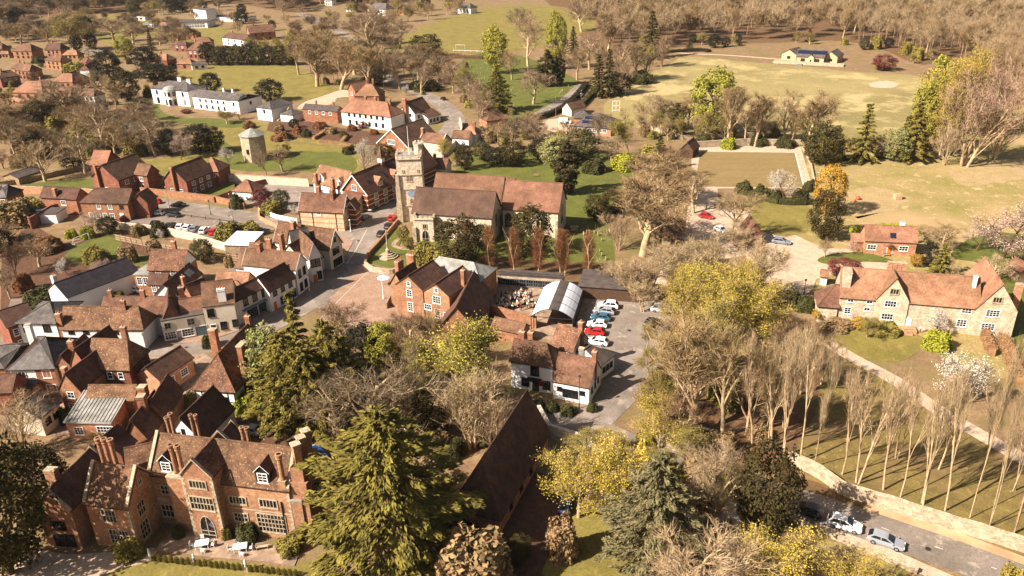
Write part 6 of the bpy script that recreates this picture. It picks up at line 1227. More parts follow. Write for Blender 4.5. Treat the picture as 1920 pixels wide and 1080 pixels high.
for a in [('fan_tan', 1300, 815, 585, 170), ('fan_tan', 1355, 820, 600, 120), ('oak_tan', 1400, 815, 622, 100), ('fan_tan', 1260, 760, 610, 110), ('oak_tan', 1445, 840, 640, 90), ('oak_brown', 1270, 840, 720, 100), ('bud_olive', 1225, 800, 690, 90), ('oak_brown', 1440, 800, 690, 90), ('tall', 1410, 835, 600, 70), ('tall', 1470, 800, 600, 80), ('oak_tan', 1500, 740, 610, 90), ('oak_brown', 1490, 700, 600, 80), ('oak_tan', 1540, 720, 620, 80), ('oak_brown', 1460, 690, 590, 70), ('bud_gold', 1235, 840, 745, 110), ('bud_olive', 1285, 870, 790, 90)]: T(*a)
WH = 'in the yellow grove above the copse'
for a in [('bud_gold', 1285, 640, 512, 130), ('bud_gold', 1345, 650, 492, 140), ('bud_gold', 1410, 650, 515, 120), ('bud_gold', 1455, 660, 560, 90), ('bud_gold', 1310, 590, 485, 110), ('bud_gold', 1390, 600, 490, 110), ('bud_gold', 1265, 700, 610, 80), ('bud_olive', 1330, 700, 570, 120), ('bud_gold', 1400, 560, 480, 100)]: T(*a)
WH = 'over the shared car park behind the churchyard'
for a in [('oak_pale', 1290, 560, 450, 120), ('oak_pale', 1350, 560, 430, 130), ('oak_pale', 1420, 570, 440, 110), ('oak_pale', 1215, 560, 440, 110), ('bush_tan', 1180, 560, 470, 80), ('fan_tan', 1205, 480, 322, 190), ('fan_tan', 1245, 385, 285, 150), ('oak_tan', 1300, 400, 315, 100), ('oak_tan', 1370, 440, 350, 110), ('bush_tan', 1160, 470, 395, 80), ('oak_pale', 1255, 530, 450, 110), ('bush_tan', 1385, 470, 420, 80), ('oak_brown', 1235, 460, 400, 90), ('oak_brown', 1270, 470, 405, 90), ('bush_tan', 1320, 510, 455, 90)]: T(*a)
WH = 'in the avenue along the roadside wall'
for x, y, ty in ((1436, 835, 640), (1469, 856, 640), (1502, 868, 600), (1576, 890, 655), (1610, 905, 660), (1652, 919, 640), (1692, 932, 690), (1730, 945, 660), (1770, 958, 680), (1814, 972, 650), (1857, 987, 680), (1903, 1001, 690), (1540, 800, 610), (1530, 875, 700)): T('tall', x+(x*7) % 9-4, y, ty+(x*13) % 60-30, 60+(x*11) % 44)
WH = 'standing by the inner edge of the farm track'
for x, y, ty in ((1590, 820, 660), (1680, 860, 700), (1760, 880, 700), (1840, 900, 720), (1900, 920, 740)): T('tall', x, y, ty, 55)
WH = 'around the stone farmhouse'
T('blossom', 1795, 770, 662, 130, label='large sparse white blossom tree on the lawn beyond the farm track')
T('blossom', 1757, 628, 572, 62, label='white blossom bush trained by the farmhouse front door')
T('bud_olive', 1625, 632, 590, 45, label='small climbing tree against the farmhouse wall'); T('ball', 1609, 618, 594, 30, label='small clipped golden bush before the farmhouse'); T('ball', 1534, 600, 578, 26, label='golden bush by the farmhouse lean-to'); T('lime', 1755, 652, 622, 55, label='yellow green shrub beneath the farmhouse blossom')
T('shrub', 1480, 570, 540, 50, label='dark shrub beside the lamp on the gravel drive'); T('shrub', 1510, 580, 555, 45, label='dark shrub west of the farmhouse lean-to'); T('shrub_tan', 1570, 612, 598, 60, label='low flower bed shrub under the lean-to'); T('shrub_olive', 1660, 622, 605, 60, label='olive bed shrub under the first farmhouse gable')
T('purple', 1582, 516, 484, 62, label='purple leaved tree behind the farmhouse roof'); T('oak_brown', 1546, 482, 440, 30, label='small bare tree in the drive lawn'); T('blossom_pink', 1600, 478, 452, 24, label='small pinkish tree by the annexe cottage corner')
T('spruce_light', 1760, 518, 455, 46, label='olive conifer right of the annexe cottage'); T('dark', 1738, 500, 450, 34, label='dark conifer between annexe cottage and olive conifer'); T('ball', 1716, 500, 475, 22, label='yellow ball bush at the annexe cottage corner'); T('bush_tan', 1785, 522, 492, 34, label='pale dry bush behind the farmhouse ridge')
T('yew', 1545, 448, 352, 66, label='dark green conifer at the bend of the gravel drive'); T('golden', 1551, 402, 306, 58, label='mushroom shaped golden conifer beside the bowling green wall')
WH = 'in the orchard at the right edge'
for a in [('blossom_pink', 1880, 485, 378, 140), ('blossom_pink', 1830, 470, 410, 90), ('oak_tan', 1770, 475, 420, 100), ('oak_pale', 1850, 530, 475, 80), ('oak_grey', 1900, 500, 440, 70), ('blossom_pink', 1930, 430, 370, 90), ('oak_tan', 1730, 450, 425, 60)]: T(*a)
T('blossom', 1468, 380, 314, 64, label='white blossom tree at the edge of the bowling green')
WH = 'in the hedge below the bowling green'
for a in [('shrub', 1395, 362, 338, 34), ('shrub', 1425, 372, 345, 36), ('shrub', 1500, 380, 350, 34), ('shrub', 1455, 376, 352, 30)]: T(*a)
T('shrub', 1518, 358, 335, 26, label='dark shrub at the far corner of the bowling green')
WH = 'between the bowling green and the cricket field'
for a in [('leafy', 1335, 250, 120, 88), ('fan_tan', 1362, 275, 155, 80), ('fan_tan', 1415, 275, 165, 74), ('oak_tan', 1470, 265, 160, 80), ('fan_tan', 1515, 278, 160, 90), ('oak_tan', 1290, 240, 165, 56), ('oak_pink', 1232, 245, 172, 72), ('spruce', 1268, 255, 192, 44), ('bud_olive', 1180, 295, 200, 76), ('oak_grey', 1120, 270, 205, 60), ('yew', 1540, 308, 226, 76), ('spruce_light', 1615, 303, 192, 58), ('pale_ever', 1678, 302, 234, 56), ('spruce_light', 1708, 302, 188, 66), ('shrub', 1320, 272, 250, 36), ('shrub', 1420, 272, 252, 36), ('lime', 1365, 278, 258, 30), ('shrub', 1470, 275, 255, 40), ('shrub_olive', 1560, 300, 262, 40), ('oak_grey', 1640, 300, 250, 50), ('shrub_olive', 1225, 300, 268, 50), ('bush_brown', 1255, 330, 262, 70), ('spruce', 1235, 320, 250, 40)]: T(*a)
T('leafy', 1752, 250, 100, 74, label='tall bright yellow tree on the edge of the cricket field'); T('bud_gold', 1778, 262, 82, 110, label='golden tree between the bright yellow tree and the great bare tree')
T('bush_pink', 1808, 312, 112, 160, label='great bare pink grey tree standing alone in the paddock'); T('bush_pink', 1850, 250, 95, 110, label='bare pink grey tree behind the great paddock tree')
T('purple', 1657, 132, 100, 44, label='dark red leaved tree right of the cricket pavilion')
WH = 'in the churchyard'
for x, y in ((919, 507), (965, 512), (1009, 514), (1051, 515), (1059, 517), (1103, 519), (880, 500)): T('pollard', x, y, y-88, 34, where='in the churchyard row')
T('yew', 862, 500, 402, 90, label='big dark yew in front of the church aisle'); T('yew', 995, 478, 378, 80, label='big dark yew before the chancel'); T('column', 1063, 364, 262, 48, label='broad columnar cypress right of the chancel')
T('shrub_olive', 800, 490, 455, 60, label='olive shrub before the church porch'); T('ever', 905, 470, 420, 40, label='ivy clad evergreen against the aisle wall'); T('shrub_olive', 835, 502, 465, 50, label='olive shrub between porch and big yew')
T('yew', 872, 318, 264, 36, label='dark yew north of the nave'); T('yew', 962, 310, 262, 54, label='broad dark yew on the churchyard lawn'); T('pale_ever', 1040, 312, 250, 62, label='pale yellow green evergreen behind the cypress')
T('yew', 1118, 412, 362, 46, label='small yew at the churchyard east path'); T('yew', 1150, 400, 350, 50, label='yew beside the bare churchyard trees'); T('lime', 1170, 318, 288, 46, label='yellow green shrub on the churchyard lawn edge'); T('shrub', 1115, 322, 296, 50, label='green shrub by the churchyard bench'); T('ever', 1085, 298, 240, 80, label='broad evergreen behind the churchyard lawn'); T('dark', 1020, 300, 255, 60, label='dark evergreen left of the pale one in the churchyard')
T('ever', 905, 300, 262, 40, label='round green bush between the north yews'); T('dark', 930, 310, 275, 50, label='dark bush in the shade of the north churchyard'); T('bud_gold', 842, 312, 285, 30, label='golden shrub near the tower lane'); T('box_ball', 757, 452, 419, 24, label='clipped dark ball bush by the tower door'); T('box_ball', 766, 466, 442, 22, label='clipped bush beside the church path')
T('bud_gold', 832, 300, 258, 36, label='orange bare tree beside the tower lane')
WH = 'between the road bend and the churchyard'
for a in [('oak_pink', 905, 240, 165, 60), ('oak_grey', 960, 290, 210, 66), ('oak_pink', 1000, 285, 215, 60), ('oak_tan', 935, 285, 225, 50), ('oak_pink', 895, 210, 140, 60), ('oak_tan', 1010, 255, 205, 40), ('oak_grey', 880, 195, 130, 60), ('oak_pink', 985, 260, 212, 44), ('bud_olive', 868, 180, 120, 50), ('cedar', 932, 210, 130, 64), ('shrub_olive', 890, 200, 178, 40), ('oak_grey', 1060, 270, 220, 50), ('bud_gold', 1052, 258, 238, 30), ('bush_tan', 1145, 300, 250, 60)]: T(*a)
WH = 'around the upper churchyard'
for a in [('leafy', 930, 138, 43, 50), ('oak_pink', 990, 125, 15, 84), ('leafy', 1043, 130, 16, 40), ('spruce', 1075, 100, 48, 28), ('column', 1026, 162, 92, 40), ('column', 1050, 160, 95, 22), ('oak_tan', 1082, 150, 85, 62), ('oak_pink', 1000, 195, 124, 72), ('spruce', 1122, 182, 100, 42), ('spruce', 1142, 182, 90, 38), ('dark', 1160, 175, 135, 50), ('yew', 800, 108, 62, 62), ('oak_pink', 1170, 155, 70, 60), ('oak_tan', 1190, 150, 70, 60), ('oak_grey', 1210, 150, 90, 60), ('spruce', 1220, 110, 18, 44), ('oak_pink', 1140, 95, 20, 70), ('oak_pink', 1090, 60, 0, 70), ('oak_pink', 1240, 125, 60, 50), ('oak_tan', 960, 150, 90, 50), ('oak_pink', 1105, 130, 60, 60), ('shrub', 1200, 155, 130, 50), ('oak_grey', 975, 60, 10, 50)]: T(*a)
WH = 'in the bare wood above the red house'
for a in [('fan_tan', 595, 162, 58, 96), ('fan_tan', 640, 168, 70, 100), ('fan_tan', 690, 170, 78, 92), ('oak_grey', 560, 140, 62, 60), ('oak_pink', 750, 168, 84, 76), ('oak_pink', 700, 110, 8, 110), ('fan_tan', 665, 140, 60, 90), ('fan_tan', 620, 130, 50, 80), ('oak_grey', 720, 150, 75, 70), ('oak_grey', 785, 155, 90, 50), ('oak_grey', 820, 160, 98, 54), ('oak_pink', 850, 175, 110, 54), ('oak_pink', 790, 175, 120, 50), ('dark', 700, 160, 140, 50), ('shrub', 800, 168, 145, 60), ('fan_tan', 580, 110, 50, 60), ('oak_pink', 750, 90, 30, 60)]: T(*a)
T('leafy', 549, 122, 58, 26, label='narrow bright yellow tree on the west edge of the bare wood'); T('blossom', 763, 180, 158, 20, label='small grey green tree by the red roofed house')
WH = 'in the evergreen belt north of the mansion field'
for i in range(9): T('ever' if i % 2 else 'dark', 392+i*19, 122, 78+(i*7) % 9, 34)
for x in (470, 500, 525): T('bud_olive', x, 100, 68, 34)
T('dark', 397, 174, 134, 40, label='round dark tree behind the mansion chimneys'); T('dark', 508, 190, 147, 54, label='wide dark holm oak in the mansion field')
scatter(['oak_pink', 'oak_tan', 'dark', 'oak_grey', 'bud_olive'], [(-40, 60), (-40, 20), (170, 12), (180, 40), (165, 86), (60, 90), (0, 92)], 36, (9, 16), (.8, 1.1), 'in the wood at the top left corner', 31, 6.0)
scatter(['oak_pink', 'oak_tan', 'oak_grey', 'bud_olive', 'dark'], [(430, 30), (480, 12), (600, 0), (640, 60), (560, 70), (450, 66)], 24, (8, 14), (.8, 1.1), 'between the school and the top road', 32, 7.0)
scatter(['dark', 'ever', 'oak_grey', 'bud_olive'], [(240, 40), (250, 16), (430, 8), (440, 18), (380, 26), (280, 30)], 20, (10, 16), (.8, 1.1), 'behind the school', 33, 7.0)
WH = 'among the houses at the upper left'
for a in [('willow', 138, 95, 22, 92), ('leafy', 236, 112, 67, 36), ('dark', 205, 145, 92, 50), ('dark', 272, 130, 84, 46), ('yew', 240, 188, 124, 54), ('dark', 290, 150, 118, 60), ('dark', 318, 150, 122, 40), ('spruce', 285, 95, 55, 20), ('oak_tan', 195, 185, 130, 60), ('oak_pink', 120, 225, 145, 110), ('oak_pink', 200, 290, 178, 110), ('yew', 78, 238, 184, 56), ('yew', 108, 235, 195, 50), ('oak_tan', 217, 292, 222, 70), ('blossom', 258, 290, 228, 44), ('oak_grey', 292, 292, 215, 90), ('blossom_pink', 340, 300, 244, 50), ('dark', 375, 290, 230, 60), ('ever', 400, 285, 235, 50), ('dark', 320, 290, 240, 50), ('oak_tan', 85, 340, 262, 90), ('oak_grey', 160, 325, 250, 80), ('dark', 140, 318, 278, 50), ('blossom', 165, 105, 90, 40), ('blossom', 190, 110, 92, 32), ('shrub_olive', 140, 140, 115, 44), ('shrub', 72, 118, 105, 26), ('oak_tan', 40, 80, 40, 50), ('oak_pink', 215, 80, 30, 60), ('oak_pink', 250, 85, 38, 60), ('oak_pink', 300, 85, 45, 40), ('dark', 145, 95, 65, 26), ('dark', 172, 92, 60, 26), ('bush_brown', 65, 165, 130, 36), ('shrub', 60, 290, 250, 70), ('oak_grey', 30, 300, 215, 90), ('oak_tan', 150, 280, 205, 70), ('oak_tan', 20, 240, 190, 70), ('oak_grey', 120, 290, 235, 60), ('shrub_tan', 30, 420, 370, 80), ('shrub_olive', 60, 400, 372, 60), ('purple', 350, 212, 204, 22), ('blossom_pink', 450, 225, 205, 36), ('bud_olive', 425, 232, 205, 40), ('oak_tan', 60, 330, 285, 60), ('oak_pink', 245, 255, 190, 60), ('oak_grey', 275, 240, 200, 50)]: T(*a)
WH = 'in the cottage gardens'
for a in [('ever', 382, 492, 444, 44), ('purple', 492, 390, 350, 40), ('ever', 528, 388, 355, 34), ('shrub_olive', 510, 400, 375, 40), ('blossom', 545, 402, 382, 24), ('shrub', 445, 390, 362, 28), ('blossom_pink', 172, 440, 393, 60), ('blossom_pink', 200, 520, 484, 44), ('blossom', 127, 515, 482, 34), ('ball', 231, 506, 485, 18), ('shrub_rust', 48, 545, 508, 38), ('shrub_rust', 90, 470, 440, 60), ('dark', 205, 440, 405, 40), ('lime', 165, 445, 425, 30), ('lime', 134, 445, 430, 24), ('shrub_olive', 180, 490, 462, 46), ('shrub_tan', 242, 490, 458, 36), ('bush_brown', 30, 520, 450, 60), ('oak_brown', 75, 500, 440, 80), ('dark', 10, 480, 430, 50), ('shrub', 75, 570, 540, 60), ('oak_brown', 15, 460, 410, 60), ('shrub', 100, 560, 535, 40), ('shrub_olive', 225, 565, 545, 24), ('shrub_gold', 228, 548, 530, 20), ('shrub_olive', 275, 572, 555, 28), ('shrub_olive', 430, 450, 415, 50), ('shrub_olive', 470, 440, 415, 46), ('shrub', 300, 442, 415, 36), ('blossom', 300, 450, 430, 30), ('shrub_tan', 260, 440, 420, 30), ('shrub_tan', 290, 470, 448, 30), ('oak_grey', 20, 560, 500, 60), ('dark', 50, 470, 440, 60), ('shrub', 395, 650, 622, 30), ('shrub_tan', 430, 500, 478, 18)]: T(*a)
WH = 'in the meadow and allotment gardens'
for a in [('blossom', 683, 328, 254, 56), ('oak_brown', 530, 322, 268, 54), ('blossom', 430, 310, 275, 36), ('bud_olive', 545, 288, 262, 28), ('oak_pink', 500, 330, 275, 44), ('yew', 720, 300, 268, 36), ('shrub', 655, 288, 272, 26), ('shrub_tan', 525, 248, 232, 22), ('shrub_rust', 560, 250, 232, 22), ('shrub', 575, 256, 240, 20), ('shrub_rust', 600, 240, 226, 30), ('shrub_tan', 620, 250, 238, 26), ('shrub_rust', 660, 245, 230, 20), ('shrub_rust', 700, 252, 240, 20), ('shrub', 645, 258, 244, 16), ('shrub_rust', 530, 262, 245, 40), ('shrub_rust', 468, 240, 225, 24), ('dark', 552, 240, 222, 22), ('purple', 680, 240, 228, 22)]: T(*a)
WH = 'by the timbered house and yards'
for a in [('shrub_olive', 360, 765, 735, 40), ('ball', 370, 735, 720, 12), ('lime', 462, 770, 735, 46), ('bush_tan', 40, 850, 745, 120), ('bush_brown', 100, 790, 720, 70), ('shrub', 125, 790, 762, 30), ('shrub_olive', 245, 1040, 1010, 60), ('shrub_olive', 195, 815, 795, 40), ('shrub', 335, 1005, 985, 26), ('shrub', 465, 1010, 980, 44), ('shrub_olive', 545, 1030, 1005, 50), ('shrub', 395, 1000, 960, 24), ('shrub_olive', 425, 1010, 985, 20), ('shrub', 585, 1000, 985, 20), ('shrub_olive', 255, 800, 780, 30)]: T(*a)
WH = 'around the pub and inn yard'
for a in [('bush_brown', 835, 640, 600, 50), ('shrub', 1010, 765, 748, 30), ('shrub', 1065, 775, 758, 36), ('shrub', 1110, 770, 752, 22), ('shrub', 1035, 770, 750, 26), ('bud_olive', 1210, 660, 600, 50), ('bud_olive', 1215, 720, 640, 60), ('bush_tan', 1205, 585, 520, 60), ('bush_tan', 1185, 560, 500, 60), ('oak_tan', 1225, 790, 700, 80), ('bush_tan', 1150, 540, 480, 60)]: T(*a)
# woods: the top right slope, the top edge
wt = scatter(['wood', 'wood', 'wood', 'tall', 'fan_tan'], [(1230, 92), (1330, 84), (1460, 80), (1560, 76), (1640, 88), (1720, 120), (1780, 100), (1850, 150), (1990, 190), (2100, -20), (1800, -60), (1000, -60), (1080, 30), (1160, 70)], 200, (16, 23), (.36, .5), 'in the bare wood beyond the cricket field', 5, 5.0)
scatter(['dark', 'shrub_olive', 'ever', 'bud_olive', 'spruce'], [(1240, 96), (1440, 84), (1600, 88), (1720, 125), (1800, 150), (1850, 180), (1760, 110), (1600, 74), (1300, 78)], 26, (4, 9), (.8, 1.1), 'along the edge of the bare wood', 8, 4.0)
scatter(['oak_pink', 'fan_tan', 'oak_tan', 'oak_grey', 'dark', 'bud_olive', 'oak_pink'], [(-60, 40), (160, 30), (330, 25), (460, 12), (560, 20), (700, 0), (900, 5), (1080, -10), (1060, -60), (-100, -60), (-120, 0)], 105, (12, 20), (.75, 1.05), 'along the top of the picture behind the village', 9, 8.0)
scatter(['oak_pink', 'bud_olive', 'oak_tan', 'oak_pink', 'bud_gold'], [(620, 50), (700, 12), (860, 12), (870, 28), (760, 62), (700, 72)], 24, (9, 14), (.8, 1.1), 'west of the recreation ground', 10, 7.0)
scatter(['shrub_tan', 'oak_brown', 'shrub_olive', 'oak_grey'], [(0, 190), (60, 200), (260, 200), (300, 240), (270, 300), (200, 310), (100, 300), (0, 330)], 45, (4, 9), (.9, 1.2), 'in the thicket west of the meadow', 12, 5.0)
scatter(['oak_tan', 'oak_grey', 'oak_pink', 'oak_tan'], [(300, 110), (380, 80), (470, 60), (560, 60), (560, 40), (400, 20), (330, 60)], 9, (7, 10), (.9, 1.1), 'around the school', 14, 9.0)
scatter(['shrub_tan', 'shrub_olive', 'shrub', 'shrub_tan', 'bush_brown'], [(560, 700), (640, 640), (760, 640), (900, 700), (940, 850), (880, 900), (700, 860), (600, 800)], 34, (2, 4), (1.1, 1.6), 'in the undergrowth of the wooded garden', 15, 2.6)
scatter(['shrub_tan', 'shrub_tan', 'bush_brown', 'shrub_olive'], [(1220, 700), (1400, 660), (1550, 640), (1560, 720), (1480, 860), (1300, 850), (1200, 830)], 18, (1.5, 4), (1.1, 1.6), 'in the undergrowth of the copse', 16, 3.0)
scatter(['shrub_tan', 'shrub_gold', 'bush_tan', 'shrub_olive'], [(1150, 1000), (1400, 1000), (1540, 1020), (1700, 1085), (1640, 1110), (1150, 1110)], 26, (1.2, 2.6), (1.1, 1.6), 'on the bottom bank below the road', 17, 2.2)
scatter(['bud_gold', 'bud_olive', 'shrub_tan', 'shrub_gold'], [(1080, 850), (1240, 870), (1400, 915), (1390, 960), (1250, 980), (1100, 960)], 16, (3, 6), (1., 1.4), 'between the barn and the lower road', 18, 3.0)
scatter(['shrub_tan', 'bush_tan', 'bush_tan'], [(1160, 530), (1240, 500), (1290, 480), (1440, 540), (1480, 600), (1260, 620), (1180, 560)], 16, (3, 6), (1., 1.4), 'in the scrub around the shared car park', 19, 3.5)
scatter(['shrub_olive', 'shrub', 'shrub_tan', 'ever'], [(0, 90), (60, 90), (330, 110), (330, 200), (240, 200), (0, 190)], 40, (2, 5), (.9, 1.3), 'in the gardens of the upper left houses', 22, 5.0)
scatter(['shrub_olive', 'shrub_tan', 'bud_olive'], [(1210, 262), (1300, 262), (1500, 268), (1540, 290), (1700, 300), (1700, 290), (1500, 262), (1300, 246), (1200, 235)], 30, (2, 5), (.9, 1.2), 'under the trees behind the bowling green', 23, 3.5)
scatter(['shrub_tan', 'bush_brown', 'shrub_olive', 'shrub'], [(560, 100), (760, 100), (900, 120), (880, 160), (760, 190), (600, 175)], 26, (2, 4), (.9, 1.2), 'under the bare wood by the road', 24, 5)
scatter(['shrub_tan', 'shrub_olive', 'bush_brown', 'oak_grey'], [(860, 170), (900, 200), (980, 215), (1010, 250), (960, 280), (900, 260), (870, 210)], 22, (2, 6), (.9, 1.2), 'on the bank above the road bend', 25, 3)
WH = 'in the clump right of the cricket field'
for a in [('leafy', 1728, 285, 140, 64), ('bud_gold', 1760, 300, 140, 70), ('bud_gold', 1800, 240, 70, 90), ('bush_tan', 1860, 300, 190, 80), ('oak_tan', 1890, 230, 110, 70), ('spruce_light', 1690, 300, 215, 44), ('oak_tan', 1830, 200, 70, 80), ('bush_tan', 1770, 310, 230, 60)]: T(*a)
scatter(['oak_tan', 'fan_tan', 'bush_tan', 'bud_olive', 'oak_tan'], [(1195, 262), (1280, 268), (1500, 272), (1560, 290), (1560, 270), (1440, 252), (1290, 235), (1200, 230)], 24, (7, 13), (.7, .95), 'behind the bowling green wall', 41, 5)
scatter(['oak_grey', 'fan_tan', 'oak_pink', 'bud_olive'], [(1090, 130), (1140, 90), (1230, 100), (1250, 125), (1200, 160), (1140, 190)], 12, (9, 14), (.6, .85), 'at the left end of the cricket field', 42, 6)
scatter(['oak_pink', 'fan_tan', 'oak_tan', 'bud_olive', 'dark'], [(700, 60), (860, 30), (900, 12), (700, 5), (640, 30)], 20, (10, 15), (.7, .9), 'north west of the recreation ground', 43, 7)
# ---------------- garden walls, hedges, fences ----------------
def wall(pts, h, th, m, label, fr='p', cat='wall', name='garden_wall', cap=None, top=False, sm=1):
    q = [S(fr, p[0], p[1], h if top else 0) for p in pts]; q = [Vector((p.x, p.y, 0)) for p in q]
    if sm > 1: q = smooth_line(q, sm)
    c = q[len(q)//2].copy(); r = thing(name, c, label, cat); b = MB(); k = MB(); N = len(q)
    nn = []
    for i in range(N):
        d = (q[min(i+1, N-1)]-q[max(i-1, 0)]).normalized(); nn.append(Vector((-d.y, d.x, 0)))
    for i in range(N-1):
        a, e, n0, n1 = q[i], q[i+1], nn[i], nn[i+1]; hh = [h*(1+.03*math.sin(i*1.7+j)) for j in (0, 1.7)]
        b.hexa([a-n0*th/2, e-n1*th/2, e+n1*th/2, a+n0*th/2], [a-n0*th/2+Zv*hh[0], e-n1*th/2+Zv*hh[1], e+n1*th/2+Zv*hh[1], a+n0*th/2+Zv*hh[0]], m)
        t = th/2+.05; k.hexa([a-n0*t+Zv*(hh[0]+.004), e-n1*t+Zv*(hh[1]+.004), e+n1*t+Zv*(hh[1]+.004), a+n0*t+Zv*(hh[0]+.004)], [a-n0*t+Zv*(hh[0]+.1), e-n1*t+Zv*(hh[1]+.1), e+n1*t+Zv*(hh[1]+.1), a+n0*t+Zv*(hh[0]+.1)], cap or m)
    b.build('wall', r); k.build('coping', r); return r
wall([(1475, 868), (1506, 880), (1545, 902), (1575, 925), (1618, 940), (1660, 952), (1720, 972), (1785, 992), (1850, 1012), (1925, 1036)], 2.0, .6, 'ashlar', 'old pale stone wall with ivy along the lower road', sm=3)
wall([(1230, 830), (1290, 850), (1340, 830), (1290, 815)], 1.8, .6, 'ashlar', 'short curved stone wall under the copse above the lower road', sm=3)
wall([(1010, 775), (1030, 812), (1100, 835), (1160, 860)], 1.6, .5, 'flint', 'low pale stone wall between the barn and the inn yard entrance')
wall([(1500, 985), (1560, 1008), (1640, 1042), (1720, 1075)], .7, .5, 'ashlar', 'low crumbling stone edging below the parked cars on the road')
wall([(0, 360), (78, 364), (150, 366), (200, 370)], 2.2, .4, 'brick_pink', 'long pink brick wall behind the plain cottage at the left', cap='ashlar')
wall([(265, 362), (330, 370), (402, 378), (460, 392)], 1.8, .4, 'brick_tan', 'brick wall along the lane above the parked red car')
wall([(402, 380), (470, 352), (500, 345)], 1.6, .35, 'brick_dark', 'brick garden wall running up beside the low garage')
wall([(425, 340), (500, 345), (580, 350)], 2.6, .4, 'flint', 'high flint and brick wall along the south edge of the dovecote meadow', cap='brick_pink')
wall([(485, 390), (487, 412), (520, 428), (560, 442)], 1.0, .35, 'brick_pink', 'low orange brick wall curving round the corner garden')
wall([(225, 430), (300, 438), (360, 450), (425, 470)], 2.0, .4, 'flint', 'mossy flint wall below the row of parked cars')
wall([(56, 425), (60, 430), (100, 405), (150, 390)], 3.2, .35, 'brick_dark', 'tall dark brick wall casting deep shade beside the football lawn')
wall([(225, 420), (250, 400), (275, 385)], 1.6, .35, 'brick_dark', 'dark brick wall beside the hipped pair at the car park edge')
wall([(686, 497), (690, 482), (722, 446), (748, 415)], 1.0, .4, 'brick_tan', 'low churchyard wall along the high street with three parked cars', cap='brick_tan')
wall([(685, 500), (700, 510), (730, 515), (745, 512)], 1.3, .4, 'ashlar', 'low pale curved wall between memorial lawn and market square', cap='ashlar', sm=3)
wall([(862, 232), (866, 250), (856, 272), (838, 292)], 2.4, .5, 'flint', 'high curved flint wall on the inner side of the road bend', sm=3)
wall([(1298, 278), (1400, 272), (1500, 274)], 2.2, .5, 'ashlar', 'pale stone wall at the back of the bowling green', cap='ashlar')
wall([(1504, 276), (1520, 310), (1528, 352)], .7, .4, 'ashlar', 'low pale wall at the right side of the bowling green')
wall([(1200, 238), (1240, 248), (1280, 262), (1420, 256), (1500, 262)], 1.6, .4, 'ashlar', 'pale garden wall below the cricket field trees')
wall([(1232, 690), (1222, 715), (1212, 740)], 1.2, .5, 'ashlar', 'short mossy wall end beside the inn yard exit')
wall([(725, 580), (745, 540), (735, 548)], 1.4, .3, 'wood', 'grey board fence beside the inn and market square', name='fence', cat='fence')
wall([(912, 590), (960, 605), (1006, 616)], 2.6, .4, 'brick_tan', 'brick wall between the beer garden and the white pub roofs')
def fence(pts, h, label, rails=3, post=2.2, m='wood', boards=True, name='fence'):
    q = [P(*p) for p in pts]; r = thing(name, q[0], label, 'fence'); b = MB(); n = 0
    for i in range(len(q)-1):
        a, e = q[i], q[i+1]; L = (e-a).length; d = (e-a)/L; k = max(1, round(L/post))
        for j in range(rails): z = h*(j+.6)/rails; b.box(a+d*L/2+Zv*z, d, Vector((-d.y, d.x, 0)), Zv, L, .05, h/rails*(.72 if boards else .15), m)
        for j in range(k+(i == len(q)-2)):
            if n < 90: p = MB(); p.box(a+d*L*j/k-Vector((-d.y, d.x, 0))*.08, d, Vector((-d.y, d.x, 0)), Zv, .11, .11, h+.15, m); p.build('post', r); n += 1
    b.build('rails', r); return r
fence([(217, 452), (300, 470), (380, 484), (460, 494)], 1.8, 'long weathered board fence between the football lawn and the vegetable garden')
fence([(488, 400), (520, 412), (558, 420)], 1.4, 'white panel fence along the corner garden of the banded cottage', m='trim')
fence([(310, 400), (360, 408), (440, 419), (520, 437)], .8, 'row of low black posts and rail between lane and car park', 1, 5.0, 'black', False)
fence([(950, 250), (965, 262), (1010, 250)], 1.0, 'short wooden fence near the road bend', 2, 2.5, 'wood', False)
fence([(850, 96), (905, 98)], 1.0, 'white post and rail fence at the edge of the recreation ground', 1, 4, 'trim', False)
fence([(515, 264), (570, 270), (640, 277)], 1.1, 'wooden rail fence under the allotment hedge', 2, 3, 'wood', False)
def hedge(pts, w, h, fo, label, name='hedge'):
    q = smooth_line([P(*p) for p in pts], 3); r = thing(name, q[0], label, 'hedge'); PP = []; NN = []; b = MB(); L = 0
    for i in range(len(q)-1):
        a, e = q[i], q[i+1]; l = (e-a).length; L += l; d = np.array((e-a)/l); n = np.array([-d[1], d[0], 0]); A = np.array(a)
        b.box((a+e)/2+Zv*.05, Vector(d), Vector(n), Zv, l+.1, w*.8, h*.86, FOL[fo]); k = int(l*(w+2*h)*(22 if l < 60 else 8))
        t = rng.uniform(0, l, k); s = rng.uniform(-1, 1, k)*(w/2+h); x = np.clip(s, -w/2, w/2); z = h-np.maximum(0, np.abs(s)-w/2)
        lump = rng.normal(size=(k, 3))*.07+.1*np.sin(t*1.7)[:, None]*np.array([0, 0, 1]); PP.append(A+d*t[:, None]+n*x[:, None]+np.array([0, 0, 1])*z[:, None]+lump); NN.append(np.where((np.abs(s) < w/2)[:, None], [[0, 0, 1.0]], n*np.sign(s)[:, None]))
    PP, NN = np.concatenate(PP), np.concatenate(NN); me = np_mesh('foliage', leaf_faces(PP-np.array(r.location), .13, NN), None, FOL[fo], 4); o = bpy.data.objects.new('foliage', me); COL.objects.link(o); o.parent = r; b.build('core', r, uv=False); return r
hedge([(1843, 626), (1850, 648), (1858, 668)], 1.5, 1.9, 'beech', 'thick clipped russet beech hedge nearest the farmhouse corner')
hedge([(1876, 640), (1892, 675), (1912, 725)], 2.0, 2.0, 'beech', 'long clipped russet beech hedge at the right edge')
